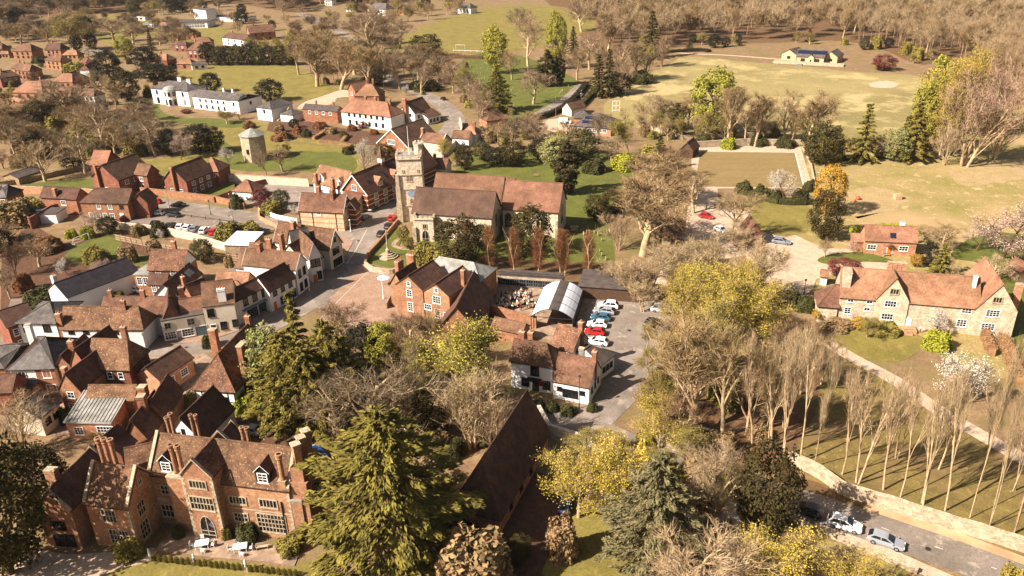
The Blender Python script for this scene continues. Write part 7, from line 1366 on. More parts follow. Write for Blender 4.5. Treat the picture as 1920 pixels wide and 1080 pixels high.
hedge([(970, 232), (1030, 218), (1070, 195), (1100, 160)], 2.5, 2.0, 'dark', 'dark hedge along the churchyard side of the church road')
hedge([(1085, 205), (1100, 190), (1115, 172)], 2.0, 2.0, 'ever', 'green hedge along the cricket side of the church road')
hedge([(600, 268), (640, 272), (660, 276)], 1.6, 1.2, 'beech', 'low russet hedge dividing the allotment from the meadow'); hedge([(588, 262), (612, 248)], 1.4, 1.2, 'beech', 'russet hedge across the allotments'); hedge([(640, 270), (652, 255)], 1.4, 1.2, 'beech', 'short russet cross hedge right of the first in the allotments')
hedge([(800, 108), (905, 110)], 3, 1.6, 'bare_brown', 'brown hedge between recreation ground and upper churchyard')
hedge([(1240, 100), (1310, 96), (1330, 98)], 3, 1.6, 'dark', 'dark hedge beside the cricket field path')
hedge([(1595, 440), (1680, 432), (1725, 440)], 2, 1.8, 'lime', 'yellow green hedge behind the annexe cottage')
hedge([(265, 375), (285, 368)], 1.5, 1.4, 'beech', 'russet hedge at the drive mouth above the red car')
hedge([(1385, 360), (1460, 382), (1520, 382)], 2.2, 1.5, 'ever', 'low green hedge under the bowling green shrubs')
hedge([(715, 215), (745, 212)], 1.6, 1.2, 'ever', 'clipped hedge behind the white terrace')
hedge([(22, 412), (60, 405), (110, 395)], 2, 1.6, 'bud_olive', 'rough hedge in front of the plain cottage')
hedge([(0, 350), (60, 340), (150, 320)], 1, 1.9, 'bare_pale', 'pale wattle hedge behind the low grey shed')
# clipped box balls along the manor terrace, bollards, benches, tables
for i in range(26):
    x = 290+i*10.6; y = 1046+i*1.15+(i % 3)*.6
    if x < 560: T('box_ball', x, y+6, y-9, 9.6, where='in the clipped row along the manor terrace')
T('box_ball', 542, 1050, 1030, 13, label='clipped box ball at the terrace corner by the steps')
place_trees()
# the bare trees past the three hundred that show largest, as one mass
def far_wood():
    rnd = random.Random(3); acc = {}
    items = [(t[0], t[1], t[2], t[3]) for t in REST]
    def ins(x, y, q):
        r = False
        for i in range(len(q)):
            a, b = q[i], q[i-1]
            if (a[1] > y) != (b[1] > y) and x < (b[0]-a[0])*(y-a[1])/(b[1]-a[1])+a[0]: r = not r
        return r
    def fill(q, n, kinds, h, wr):
        x0, x1 = min(p[0] for p in q), max(p[0] for p in q); y0, y1 = min(p[1] for p in q), max(p[1] for p in q); c = 0
        while c < n:
            x, y = rnd.uniform(x0, x1), rnd.uniform(y0, y1)
            if ins(x, y, q): hh = rnd.uniform(*h); items.append((rnd.choice(kinds), P(x, y), hh, hh*rnd.uniform(*wr))); c += 1
    fill([(-100, 62), (0, 56), (60, 34), (170, 28), (240, 28), (300, 14), (430, 8), (560, 26), (600, 8), (700, 10), (760, 6), (960, -8), (1080, 4), (1120, -25), (-100, -25)], 1000, ['fan_tan', 'oak_pink', 'oak_grey', 'oak_tan'], (12, 18), (.35, .48))
    fill([(1140, 104), (1240, 88), (1330, 80), (1460, 76), (1560, 72), (1650, 84), (1730, 116), (1790, 100), (1860, 150), (2000, 190), (2100, 60), (2080, -30), (1050, -30), (1070, 30), (1120, 70)], 1250, ['wood', 'wood', 'wood', 'fan_tan'], (13, 20), (.24, .36))
    fill([(545, 140), (600, 165), (720, 170), (780, 160), (860, 185), (880, 130), (800, 112), (740, 100), (700, 80), (620, 60), (560, 80)], 45, ['fan_tan', 'oak_pink', 'fan_tan'], (9, 13), (.4, .5))
    fill([(180, 72), (340, 95), (380, 72), (300, 36), (180, 40)], 34, ['oak_tan', 'oak_grey', 'oak_pink'], (8, 12), (.42, .52))
    fill([(0, 62), (180, 60), (180, 86), (100, 84), (0, 84)], 40, ['oak_tan', 'oak_grey', 'oak_pink'], (8, 13), (.42, .52))
    fill([(540, 50), (720, 50), (730, 100), (620, 70), (550, 80)], 26, ['fan_tan', 'oak_pink'], (8, 13), (.42, .52))
    fill([(0, 185), (60, 200), (200, 180), (300, 220), (290, 300), (200, 300), (100, 290), (0, 320)], 40, ['oak_tan', 'oak_grey', 'fan_tan'], (7, 11), (.45, .6))
    for kind, g, h, r in items:
        parts, uh, ur = unit(kind, 0); sx = r/ur; sz = h/uh; a = rnd.uniform(0, 6.28); R = np.array([[math.cos(a), -math.sin(a), 0], [math.sin(a), math.cos(a), 0], [0, 0, 1]])
        near = g.y < 520
        for pn, me in parts:
            if pn == 'crown':
                co = np.empty(len(me.vertices)*3, dtype=np.float32); me.vertices.foreach_get('co', co); co = co.reshape(-1, 3); f = co.reshape(-1, 3, 3)[rnd.randint(0, 1)::(2 if near else 3)]
                cen = f.mean(1, keepdims=True); f = cen+(f-cen)*np.float32(1.9 if near else 3.2); acc.setdefault(KIND[kind][1], []).append((f.reshape(-1, 3)@R.T)*np.array([sx, sx, sz])+np.array([g.x, g.y, 0]))
            elif pn == 'trunk' and near:
                w_ = r*.02+.12; V = []
                for da in (0, 1.57): dx, dy = math.cos(da)*w_, math.sin(da)*w_; V += [(g.x-dx, g.y-dy, 0), (g.x+dx, g.y+dy, 0), (g.x+rnd.uniform(-.5, .5), g.y, h*.85)]
                acc.setdefault('bark', []).append(np.array(V))
    V = np.concatenate([np.concatenate(v) for v in acc.values()]); me = np_mesh('far_wood', V, None, M['bark'], 3); me.materials.clear(); idx = []
    for i, (k, v) in enumerate(acc.items()): me.materials.append(M['bark'] if k == 'bark' else FOL[k]); idx += [i]*(sum(len(a) for a in v)//3)
    me.polygons.foreach_set('material_index', idx); o = bpy.data.objects.new('far_wood', me); COL.objects.link(o)
    tag(o, 'mass of bare woodland running off the top of the picture behind the nearer trees', 'wood', kind='stuff')
far_wood()
# ---------------- cars ----------------
PAINT = {}
def paint(n, c):
    if n not in PAINT:
        m = mat(n+'_paint', c, rough=.28, spec=.6); b = m.node_tree.nodes['Principled BSDF']; b.inputs['Coat Weight'].default_value = .6; PAINT[n] = m
    return PAINT[n]
def loft(b, st, m):
    """st: list of cross-sections (lists of points of equal length), closed at the ends"""
    n = len(st[0])
    for i in range(len(st)-1):
        for j in range(n): k = (j+1) % n; b.poly([st[i][j], st[i][k], st[i+1][k], st[i+1][j]], m)
    b.poly(st[0][::-1], m); b.poly(st[-1], m)
CAR = {  # length, width, belt, roof, cabin: rear base, rear top, front top, front base
 'hatch': (4.1, 1.76, .9, 1.44, -1.98, -1.3, .12, 1.05), 'suv': (4.5, 1.86, 1.0, 1.62, -2.15, -1.55, .2, 1.15), 'estate': (4.6, 1.82, .92, 1.45, -2.25, -1.55, .1, 1.1), 'saloon': (4.6, 1.8, .92, 1.42, -1.7, -.95, .3, 1.05), 'van': (5.1, 2.0, 1.15, 2.1, -2.5, -2.45, 1.0, 1.7)}
CARM = {}
def car_meshes(kind, pn, col):
    k = (kind, pn)
    if k in CARM: return CARM[k]
    L, Wd, zb, zr, r0, r1, f1, f0 = CAR[kind]; pm = paint(pn, col); h = L/2; w = Wd/2; b = MB()
    nose = .68 if kind != 'van' else .95
    sts = []
    for x, ww, z0, z1 in ((-h, .86, .38, zb-.22), (-h+.1, .95, .28, zb-.06), (-h+.5, 1, .22, zb), (-.5, 1, .22, zb), (f0, 1, .22, zb-.02), (h-.55, .98, .22, zb-.14), (h-.12, .9, .26, nose), (h, .8, .34, nose-.12)):
        W2 = w*ww; sts.append([(x, -W2*.94, z0), (x, W2*.94, z0), (x, W2, z0+.2), (x, W2*.985, (z0+z1)/2+.1), (x, W2*.9, z1), (x, -W2*.9, z1), (x, -W2*.985, (z0+z1)/2+.1), (x, -W2, z0+.2)])
    loft(b, sts, pm)
    cr = w*.74; cb = w*.88
    cs = [[(r0, -cb, zb-.03), (r0, cb, zb-.03), (r0+.02, cb*.98, zb), (r0+.02, -cb*.98, zb)], [(r1, -cb, zb-.03), (r1, cb, zb-.03), (r1, cr, zr-.04), (r1, -cr, zr-.04)],
          [(r1+.35, -cb, zb-.03), (r1+.35, cb, zb-.03), (r1+.35, cr, zr), (r1+.35, -cr, zr)], [(f1-.3, -cb, zb-.03), (f1-.3, cb, zb-.03), (f1-.3, cr, zr), (f1-.3, -cr, zr)], [(f1, -cb, zb-.03), (f1, cb, zb-.03), (f1, cr*.98, zr-.06), (f1, -cr*.98, zr-.06)], [(f0, -cb, zb-.05), (f0, cb, zb-.05), (f0-.02, cb*.98, zb-.02), (f0-.02, -cb*.98, zb-.02)]]
    loft(b, cs, pm)
    parts = [('body', b)]
    def q(pts, m='glass'): c = MB(); c.poly(pts, m); return c
    e = .015
    def lerp(a, c, t): return a+(c-a)*t
    # windscreen and rear window, inset from the roof pillars
    def scr(x0, z0, y0, x1, z1, y1, s): 
        a, c = .12, .9; xs = [lerp(x0, x1, a), lerp(x0, x1, c)]; zs = [lerp(z0, z1, a), lerp(z0, z1, c)]; ys = [lerp(y0, y1, a)*.9, lerp(y0, y1, c)*.9]
        return [(xs[0]+s*e, -ys[0], zs[0]+e), (xs[0]+s*e, ys[0], zs[0]+e), (xs[1]+s*e, ys[1], zs[1]+e), (xs[1]+s*e, -ys[1], zs[1]+e)]
    parts.append(('windscreen', q(scr(f0, zb-.02, cb, f1, zr-.06, cr, 1)))); parts.append(('rear_window', q(scr(r0, zb, cb, r1, zr-.04, cr, -1))))
    for s in (-1, 1):
        c = MB(); xa, xb = lerp(r0, r1, .5), lerp(f0, f1, .35); za, zt = zb+.03, zr-.12; yb, yt = lerp(cb, cr, .1)+e, lerp(cb, cr, .85)+e
        x0, x1 = r1+.12, f1-.15; mid = (xa+xb)/2
        for (a0, a1, t0, t1) in ((xa+.05, mid-.05, x0, mid-.05), (mid+.05, xb, mid+.05, x1)):
            if kind == 'van' and a0 < 0: continue
            c.poly([(a0, s*yb, za), (a1, s*yb, za), (t1, s*yt, zt), (t0, s*yt, zt)], 'glass')
        parts.append(('side_window', c))
        c = MB(); c.box((h-.06, s*w*.62, nose-.16), (1, 0, 0), (0, 1, 0), Zv, .1, .34, .14, 'trim'); parts.append(('headlight', c))
        c = MB(); c.box((-h+.05, s*w*.68, zb-.28), (1, 0, 0), (0, 1, 0), Zv, .12, .26, .2, mat('tail_lamp_red', (150, 20, 16), rough=.3)); parts.append(('tail_light', c))
        c = MB(); c.box((f0-.2, s*(w+.08), zb-.02), (1, 0, 0), (0, 1, 0), Zv, .14, .2, .14, pm); parts.append(('mirror', c))
    c = MB(); c.box((-h+.005, 0, .55), (1, 0, 0), (0, 1, 0), Zv, .03, .5, .12, 'gold'); parts.append(('number_plate', c))
    ms = [(n, c.build(n, mesh_only=True, uv=False)) for n, c in parts]
    t = MB(); R = .33; t.tube((0, -.11, 0), (0, .11, 0), R, R, 'black', 14); rr = MB(); rr.tube((0, -.122, 0), (0, .122, 0), R*.62, R*.62, 'metal', 10)
    CARM[k] = (ms, t.build('tyre', mesh_only=True, uv=False), rr.build('rim', mesh_only=True, uv=False), L, w); return CARM[k]
def car(fr, rear, front, kind, pn, col, label, group=None):
    """rear and front: photo points on the ground under the two bumpers"""
    a, b = S(fr, *rear), S(fr, *front); d = (b-a).normalized(); c = (a+b)/2
    ms, ty, rim, L, w = car_meshes(kind, pn, col); r = thing('parked_car' if kind != 'van' else 'parked_van', (c.x, c.y, .075), label, 'car' if kind != 'van' else 'van', group, math.atan2(d.y, d.x))
    for n, me in ms: o = bpy.data.objects.new(n, me); COL.objects.link(o); o.parent = r
    for sx in (-1, 1):
        for sy in (-1, 1):
            wl = bpy.data.objects.new('wheel', None); wl.empty_display_size = .2; COL.objects.link(wl); wl.parent = r; wl.location = (sx*L*.305, sy*(w-.1), .33)
            for n, me in (('tyre', ty), ('rim', rim)): o = bpy.data.objects.new(n, me); COL.objects.link(o); o.parent = wl
    return r
WHT, SIL, BLK, RED, BLU, GRY = (214, 213, 211), (142, 144, 146), (22, 22, 26), (176, 24, 22), (38, 72, 110), (84, 86, 92)
car(15, (500, 690), (745, 760), 'suv', 'white', WHT, 'white sports utility car parked on the lower road, in front of the silver one')
car(15, (812, 810), (1030, 880), 'estate', 'silver', SIL, 'silver hatchback nearest the bottom right corner on the lower road')
car(15, (460, 665), (250, 590), 'suv', 'black', BLK, 'black car half in the tree shade behind the white one on the lower road')
g = 'cars in the inn yard'
car(10, (835, 225), (700, 215), 'suv', 'white', WHT, 'white car nearest the felt roofed store in the inn yard row', g)
car(10, (810, 268), (672, 250), 'estate', 'silver', SIL, 'silver car second from the store in the inn yard row', g)
car(10, (790, 315), (640, 298), 'hatch', 'blue', (50, 92, 110), 'teal blue car third in the inn yard row', g)
car(10, (760, 362), (620, 350), 'hatch', 'white', WHT, 'white car next to the red one in the inn yard row', g)
car(10, (745, 418), (600, 402), 'hatch', 'red', RED, 'bright red hatchback in the inn yard row', g)
car(10, (750, 490), (625, 472), 'estate', 'white', WHT, 'white estate at the pub end of the inn yard row', g)
car(10, (1035, 380), (1130, 310), 'suv', 'black', BLK, 'black car by the bushes on the far side of the inn yard')
car(10, (1105, 240), (1200, 250), 'suv', 'white', WHT, 'white car under the trees at the inn yard exit')
car(7, (100, 745), (245, 765), 'estate', 'grey', (120, 124, 132), 'grey estate car alone on the gravel drive')
car('p', (1455, 494), (1468, 478), 'suv', 'black', BLK, 'black car half under the pale trees on the gravel drive')
car(4, (1165, 468), (1070, 468), 'hatch', 'red', RED, 'red car at the left end of the lane by the brick wall')
car(4, (1340, 490), (1225, 488), 'saloon', 'black', BLK, 'black saloon next to the red car in the lane')
car(4, (1190, 552), (1090, 545), 'hatch', 'white', WHT, 'white car at the left of the upper car park row')
car(4, (1305, 566), (1200, 560), 'hatch', 'black', BLK, 'dark car right of the white one in the upper car park row')
g = 'cars in the lower car park row'
for i, (x, y, c, k, kd) in enumerate(((1115, 630, 'black', BLK, 'hatch'), (1225, 645, 'black', BLK, 'estate'), (1300, 652, 'white', WHT, 'hatch'), (1350, 660, 'white', WHT, 'hatch'), (1400, 668, 'grey', (120, 124, 132), 'hatch'), (1470, 678, 'white', WHT, 'estate'), (1535, 690, 'red', RED, 'hatch'))):
    car(4, (x-18, y+14), (x+26, y-26), kd, c, k, f'{c if c != "grey" else "grey blue"} car in the lower car park row, ' + ('leftmost', 'second from left', 'third from left', 'fourth from left', 'fifth from left', 'sixth from left', 'at the right end')[i], g)
g = 'cars along the high street'
car(5, (950, 480), (1020, 440), 'suv', 'white', WHT, 'white car parked beside the old school', g)
car(5, (880, 545), (955, 490), 'hatch', 'black', BLK, 'black car just below the white one by the old school', g)
car(5, (825, 605), (890, 550), 'hatch', 'blue_grey', (70, 84, 96), 'blue grey car nearest the banded corner cottage', g)
car(5, (1035, 610), (1080, 555), 'hatch', 'red', RED, 'red car parked at the foot of the church tower', g)
car(5, (1010, 665), (1060, 615), 'hatch', 'black', BLK, 'black car between the red car and the lowest dark one at the churchyard wall', g)
car(5, (955, 725), (1010, 670), 'hatch', 'black', BLK, 'dark car lowest down by the churchyard wall', g)
car(5, (1062, 385), (1090, 355), 'hatch', 'blue', BLU, 'blue car half hidden behind the church tower', g)
car(1, (1455, 735), (1395, 705), 'hatch', 'black', BLK, 'black car driving round the road bend')
car(1, (1190, 742), (1130, 742), 'hatch', 'red', RED, 'red car behind the white gabled house')
car(2, (410, 885), (510, 892), 'van', 'white', WHT, 'white van on the forecourt beside the solar panelled clinic')
car(2, (515, 738), (540, 715), 'hatch', 'silver', SIL, 'silver car on the church road next to the tiny cottage'); car(2, (560, 705), (580, 685), 'hatch', 'white', WHT, 'white car further up the church road')
car('h', (550, 800), (310, 740), 'hatch', 'white', WHT, 'white car beside the square brick house')
car('d', (1405, 385), (1235, 350), 'hatch', 'silver', SIL, 'silver car on the manor courtyard gravel')
car('p', (608, 868), (584, 845), 'saloon', 'deep_blue', (24, 62, 120), 'deep blue car in the shade of the manor end wall'); car('p', (645, 890), (615, 872), 'hatch', 'black', BLK, 'black car touching the big conifer by the manor')
car('p', (1055, 970), (1066, 935), 'hatch', 'deep_blue', (24, 62, 120), 'dark blue car in deep shade beside the barn')
car(4, (1095, 275), (1160, 285), 'hatch', 'black', BLK, 'black car between the two modern brick houses')
car(4, (1770, 425), (1800, 440), 'hatch', 'black', BLK, 'black car beside the low tiled garage')
car('g', (1200, 490), (1310, 520), 'saloon', 'black', BLK, 'black car in the dark yard behind the long house')
car('p', (1308, 490), (1345, 500), 'hatch', 'white', WHT, 'pale car glimpsed through the bare trees in the shared car park'); car('p', (1255, 450), (1285, 452), 'hatch', 'grey', GRY, 'dark grey car glimpsed under the big bare churchyard trees'); car('p', (1345, 432), (1358, 438), 'hatch', 'white', WHT, 'white car glimpsed beside the low stable'); car('p', (1318, 408), (1330, 410), 'hatch', 'red', RED, 'red car beneath the bare tree by the bowling green')
car(0, (1640, 0), (1660, 0), 'hatch', 'silver', SIL, 'silver car far off by the school') if False else None
# ---------------- people ----------------
PM = {}
def person_mesh(pose, shirt, trou, hair):
    k = (pose, shirt, trou, hair)
    if k in PM: return PM[k]
    V = []; E = []; R = []
    def v(x, y, z, r): V.append((x, y, z)); R.append(r); return len(V)-1
    hz = .93 if pose != 'sit' else .5
    p = v(0, 0, hz, .13); w_ = v(0, 0, hz+.2, .12); c = v(0, 0, hz+.42, .15); n = v(0, 0, hz+.56, .055); h0 = v(0, .01, hz+.64, .075); h1 = v(0, .0, hz+.74, .085); E += [(p, w_), (w_, c), (c, n), (n, h0), (h0, h1)]
    no = v(0, .1, hz+.69, .02); E.append((h1, no))
    for s in (-1, 1):
        if pose == 'sit': pts = [(s*.09, .05, hz, .085), (s*.11, .42, hz+.02, .06), (s*.11, .44, .08, .04), (s*.11, .56, .04, .035)]
        else: pts = [(s*.09, 0, hz-.06, .09), (s*.1, .02 if s > 0 else -.02, hz-.46, .06), (s*.11, .04 if s > 0 else -.05, .08, .04), (s*.12, .16 if s > 0 else .07, .04, .035)]
        a = p
        for q in pts: i = v(*q); E.append((a, i)); a = i
        arm = [(s*.2, 0, hz+.44, .055), (s*.26, .0, hz+.18, .042), (s*.22, .2 if pose != 'stand' else .06, hz-.02 if pose == 'stand' else hz+.2, .032), (s*.2, .27 if pose != 'stand' else .08, hz-.1 if pose == 'stand' else hz+.22, .028)]
        a = c
        for q in arm: i = v(*q); E.append((a, i)); a = i
        hx, hy, hh = V[a]; dz = -1 if pose == 'stand' else 0; dy = 0 if pose == 'stand' else 1
        for j in range(4): i = v(hx+(j-1.5)*.02, hy+dy*.08, hh+dz*(.075+.008*(1.5-abs(j-1.5))), .009); E.append((a, i))
        i = v(hx-s*.045, hy+dy*.04+.01, hh+dz*.04, .01); E.append((a, i))
    me = bpy.data.meshes.new('tmp'); me.from_pydata(V, E, []); ob = bpy.data.objects.new('tmp', me); COL.objects.link(ob)
    md = ob.modifiers.new('s', 'SKIN'); 
    for i, sv in enumerate(me.skin_vertices[0].data): sv.radius = (R[i], R[i]); sv.use_root = (i == 0)
    ob.modifiers.new('u', 'SUBSURF').levels = 1
    dg = bpy.context.evaluated_depsgraph_get(); em = bpy.data.meshes.new_from_object(ob.evaluated_get(dg)); bpy.data.objects.remove(ob); em.name = 'body'
    em.materials.clear()
    for m in (mat('skin', (214, 168, 138)), shirt, trou): em.materials.append(m)
    for f in em.polygons:
        z = f.center.z; x = abs(f.center.x)
        f.material_index = 0 if (z > hz+.55 or (x > .2 and pose == 'stand' and z < hz+.1) or (pose != 'stand' and f.center.y > .18 and z > hz+.1)) else (2 if z < hz+.04 else 1)
        f.use_smooth = True
    hb = MB(); hb.lathe((0, -.02, hz+.7), [(.1, -.08), (.115, 0), (.105, .07), (.06, .13)], hair, 8); PM[k] = (em, hb.build('hair', mesh_only=True, uv=False)); return PM[k]
SH = {'white': mat('white_cloth', (230, 224, 214)), 'red': mat('red_cloth', (190, 36, 36)), 'black': mat('black_cloth', (34, 32, 36)), 'pink': mat('pink_cloth', (214, 150, 150)), 'navy': mat('navy_cloth', (44, 52, 84)), 'cream': mat('cream_cloth', (220, 200, 170))}
HR = [mat('brown_hair', (70, 44, 28)), mat('fair_hair', (190, 150, 96))]
def person(pos, pose, sh, tr, rz, label, group): 
    r = thing('person', pos, label, 'person', group, rz); a, b_ = person_mesh(pose, SH[sh], SH[tr], HR[int(rz*10) % 2])
    for n, me in (('body', a), ('hair', b_)): o = bpy.data.objects.new(n, me); COL.objects.link(o); o.parent = r
rnd = random.Random(21); used = []
def table(pos, rz, label):
    r = thing('beer_garden_table', pos, label, 'table', 'tables in the beer garden', rz); b = MB(); b.lathe((0, 0, .72), [(.75, 0), (.75, .05)], 'wood', 14); t = b.build('tabletop', None, loc=(0, 0, 0)); t.parent = r
    b = MB(); b.tube((0, 0, 0), (0, 0, .72), .06, .06, 'metal_dark', 6); b.tube((0, 0, 0), (0, 0, .04), .35, .35, 'metal_dark', 10); t = b.build('pedestal', None, loc=(0, 0, 0)); t.parent = r
k = 0
spots = [(1190, 480), (1250, 490), (1160, 560), (1215, 560), (1290, 470), (1340, 465), (1270, 560), (1330, 540), (1390, 520), (1200, 520), (1420, 560), (1370, 470)]
for i, (x, y) in enumerate(spots):
    p = S('e', x, y); table((p.x, p.y, .06), i*.4, 'round wooden table among the crowd, ' + ('leftmost' if x == 1160 else ORD[sorted(s[0] for s in spots).index(x)]+' from left'))
    for j in range(rnd.choice([3, 4, 4, 5])):
        a = j*1.5+i; sh = rnd.choice(['white', 'white', 'white', 'cream', 'pink', 'black', 'navy']); tr = rnd.choice(['black', 'navy', 'cream']); ps = rnd.choice(['sit', 'sit', 'stand']); q = (p.x+1.0*math.cos(a), p.y+1.0*math.sin(a), .06)
        person(q, 'sit' if ps == 'sit' else 'hold', sh, tr, a+math.pi/2, f'person in {sh} top and {tr} trousers {"seated" if ps == "sit" else "standing"} at a beer garden table', 'guests in the beer garden')
        if ps == 'sit':
            s_ = thing('chair', (q[0], q[1], .06), 'dark metal chair at a beer garden table', 'chair', 'chairs in the beer garden', a+math.pi/2); b = MB(); b.abox(-.2, -.2, .42, .2, .2, .46, 'metal_dark'); t = b.build('seat', None, loc=(0, 0, 0)); t.parent = s_; b = MB(); b.abox(-.2, -.24, .46, .2, -.2, .85, 'metal_dark'); t = b.build('backrest', None, loc=(0, 0, 0)); t.parent = s_
            for lx in (-.17, .17):
                for ly in (-.17, .17): b = MB(); b.tube((lx, ly, 0), (lx, ly, .42), .02, .02, 'metal_dark', 4); t = b.build('leg', None, loc=(0, 0, 0)); t.parent = s_
for i in range(16):
    x, y = rnd.uniform(1060, 1440), rnd.uniform(455, 610); p = S('e', x, y); sh = rnd.choice(['white', 'cream', 'black', 'pink', 'white']); person((p.x, p.y, .06), 'stand', sh, rnd.choice(['black', 'navy']), rnd.uniform(0, 6), f'person in {sh} top standing in the beer garden crowd', 'guests in the beer garden')
p = S('e', 1075, 545); person((p.x, p.y, .06), 'hold', 'red', 'black', 2.0, 'person in a red top standing at the left edge of the crowd', None); p = S('e', 1330, 590); person((p.x, p.y, .06), 'stand', 'red', 'navy', 1.0, 'person in a red top standing nearest the brick wall', None)
p = S(11, 1170, 400); person((p.x, p.y, .1), 'stand', 'white', 'navy', 1.2, 'person in a white top on the farmhouse steps', None)
# ---------------- monument, furniture, lamps ----------------
p = S(5, 1030, 855); r = thing('war_memorial', (p.x, p.y, .1), 'tall slender stone cross on an octagonal stepped base on the churchyard corner lawn', 'war memorial')
for i, (rr, z0) in enumerate(((2.5, 0), (1.9, .35), (1.3, .7))): b = MB(); b.lathe((0, 0, z0), [(rr, 0), (rr, .35)], 'ashlar', 8); t = b.build('step', None, loc=(0, 0, 0)); t.parent = r
b = MB(); b.lathe((0, 0, 1.05), [(.55, 0), (.55, 1.0), (.3, 1.2), (.22, 1.3), (.13, 6.0)], 'ashlar', 8); b.abox(-.5, -.1, 6.1, .5, .1, 6.35, 'ashlar'); b.abox(-.12, -.1, 5.9, .12, .1, 6.9, 'ashlar'); t = b.build('cross', None, loc=(0, 0, 0)); t.parent = r
def lamp(fr, x, y, h, label, m='metal_dark'):
    p = S(fr, x, y); r = thing('street_lamp', p, label, 'street lamp'); b = MB(); b.tube((0, 0, 0), (0, 0, h), .09, .05, m, 7); b.tube((0, 0, 0), (0, 0, .8), .14, .12, m, 7); t = b.build('post', None, loc=(0, 0, 0)); t.parent = r
    b = MB(); b.lathe((0, 0, h), [(.1, 0), (.22, .35), (.26, .4), (.05, .62)], m, 6); t = b.build('lantern', None, loc=(0, 0, 0)); t.parent = r
    b = MB(); b.lathe((0, 0, h+.06), [(.15, 0), (.25, .26)], 'glass_blue', 6); q = b.build('pane', None, loc=(0, 0, 0)); q.parent = t
lamp(10, 560, 945, 6, 'black lantern on a tall post in front of the white pub'); lamp(11, 335, 125, 3.2, 'black lantern on the gravel drive west of the farmhouse'); lamp(4, 1682, 592, 7.5, 'tall grey lamp post beside the lane and car park', 'metal'); lamp(4, 1222, 498, 6, 'slim grey lamp post between the black and red parked cars', 'metal')
lamp(15, 245, 260, 3.0, 'small lamp on the bank over the lower road wall'); lamp('f', 1275, 935, 4.0, 'white topped post on the brick pavement by the shop row', 'trim'); lamp(5, 760, 672, 3.0, 'white topped sign post at the lane junction', 'trim'); lamp(2, 575, 768, 6.5, 'wooden pole by the church road hedge', 'wood'); lamp(2, 392, 840, 7.5, 'wooden telegraph pole behind the white van', 'wood'); lamp(2, 892, 683, 8, 'pale pole at the near edge of the cricket field', 'trim'); lamp('k', 1900, 560, 6, 'post by the roadside cottage', 'metal'); lamp(4, 1520, 550, 4, 'thin post at the car park barrier'); lamp(9, 995, 160, 5, 'white post in front of the old inn wall', 'trim')
def goal(fr, a, c, h, d, label, m='trim'):
    A, B = S(fr, *a), S(fr, *c); u = (B-A).normalized(); v = Vector((-u.y, u.x, 0)); L = (B-A).length; r = thing('football_goal', A, label, 'goal')
    b = MB(); b.tube((0, 0, 0), (0, 0, h), .07, .07, m, 5); b.tube((0, 0, h), u*L+Zv*h, .07, .07, m, 5); b.tube(u*L, u*L+Zv*h, .07, .07, m, 5); t = b.build('goal_frame', None, loc=(0, 0, 0)); t.parent = r
    b = MB()
    for f in (0, L): b.tube(u*f+v*d, u*f+Zv*h, .05, .05, m, 4); b.tube(u*f, u*f+v*d, .05, .05, m, 4)
    b.tube(v*d, u*L+v*d, .04, .04, m, 4); t = b.build('net_stay', None, loc=(0, 0, 0)); t.parent = r
goal(4, (540, 765), (645, 725), 1.8, 1.2, 'small white football goal on the sunlit back lawn'); goal(1, (1515, 350), (1580, 352), 2.4, 1.5, 'white goal frame on the recreation ground')
p = S(2, 825, 800); r = thing('sight_screen', p, 'tall white framed sight screen at the edge of the cricket field', 'screen'); b = MB()
for z in (0.3, 2.2, 4.2): b.box((0, 0, z), (1, 0, 0), (0, 1, 0), Zv, 3.2, .12, .15, 'trim')
for x in (-1.5, 0, 1.5): b.box((x, 0, 0), (1, 0, 0), (0, 1, 0), Zv, .15, .12, 4.4, 'trim')
t = b.build('frame', None, loc=(0, 0, 0)); t.parent = r; b = MB(); b.abox(-1.6, -.5, 0, -1.4, .5, .25, 'trim'); b.abox(1.4, -.5, 0, 1.6, .5, .25, 'trim'); t = b.build('skid', None, loc=(0, 0, 0)); t.parent = r
# graves
rnd = random.Random(5); gm = MB(); gm.hexa([(-.35, -.08, 0), (.35, -.08, 0), (.35, .08, 0), (-.35, .08, 0)], [(-.35, -.08, .9), (.35, -.08, .9), (.35, .08, .9), (-.35, .08, .9)], 'ashlar'); gm.hexa([(-.35, -.08, .9), (.35, -.08, .9), (.35, .08, .9), (-.35, .08, .9)], [(-.15, -.08, 1.15), (.15, -.08, 1.15), (.15, .08, 1.15), (-.15, .08, 1.15)], 'ashlar'); gme = gm.build('gravestone', mesh_only=True)
def graves(pts, where, n, jx, jy):
    for i in range(n):
        x, y = pts[i % len(pts)]; p = P(x+rnd.uniform(-jx, jx), y+rnd.uniform(-jy, jy)); o = bpy.data.objects.new('gravestone', gme); COL.objects.link(o); o.location = p; o.rotation_euler = (rnd.uniform(-.08, .08), 0, rnd.uniform(1.3, 1.8)); s = rnd.uniform(.6, 1.0); o.scale = (s, s, s); tag(o, 'small pale weathered gravestone '+where, 'gravestone', 'gravestones '+where)
graves([(1092, 437), (1098, 445), (1110, 432), (1120, 450), (1105, 470), (1130, 480), (1100, 490), (1140, 440), (1128, 500), (1115, 515)], 'on the grass east of the chancel', 26, 8, 8)
graves([(880, 120), (900, 125), (920, 150), (895, 145), (955, 165), (1060, 165), (890, 135), (1040, 175), (970, 200), (860, 110)], 'in the upper churchyard', 46, 14, 7)
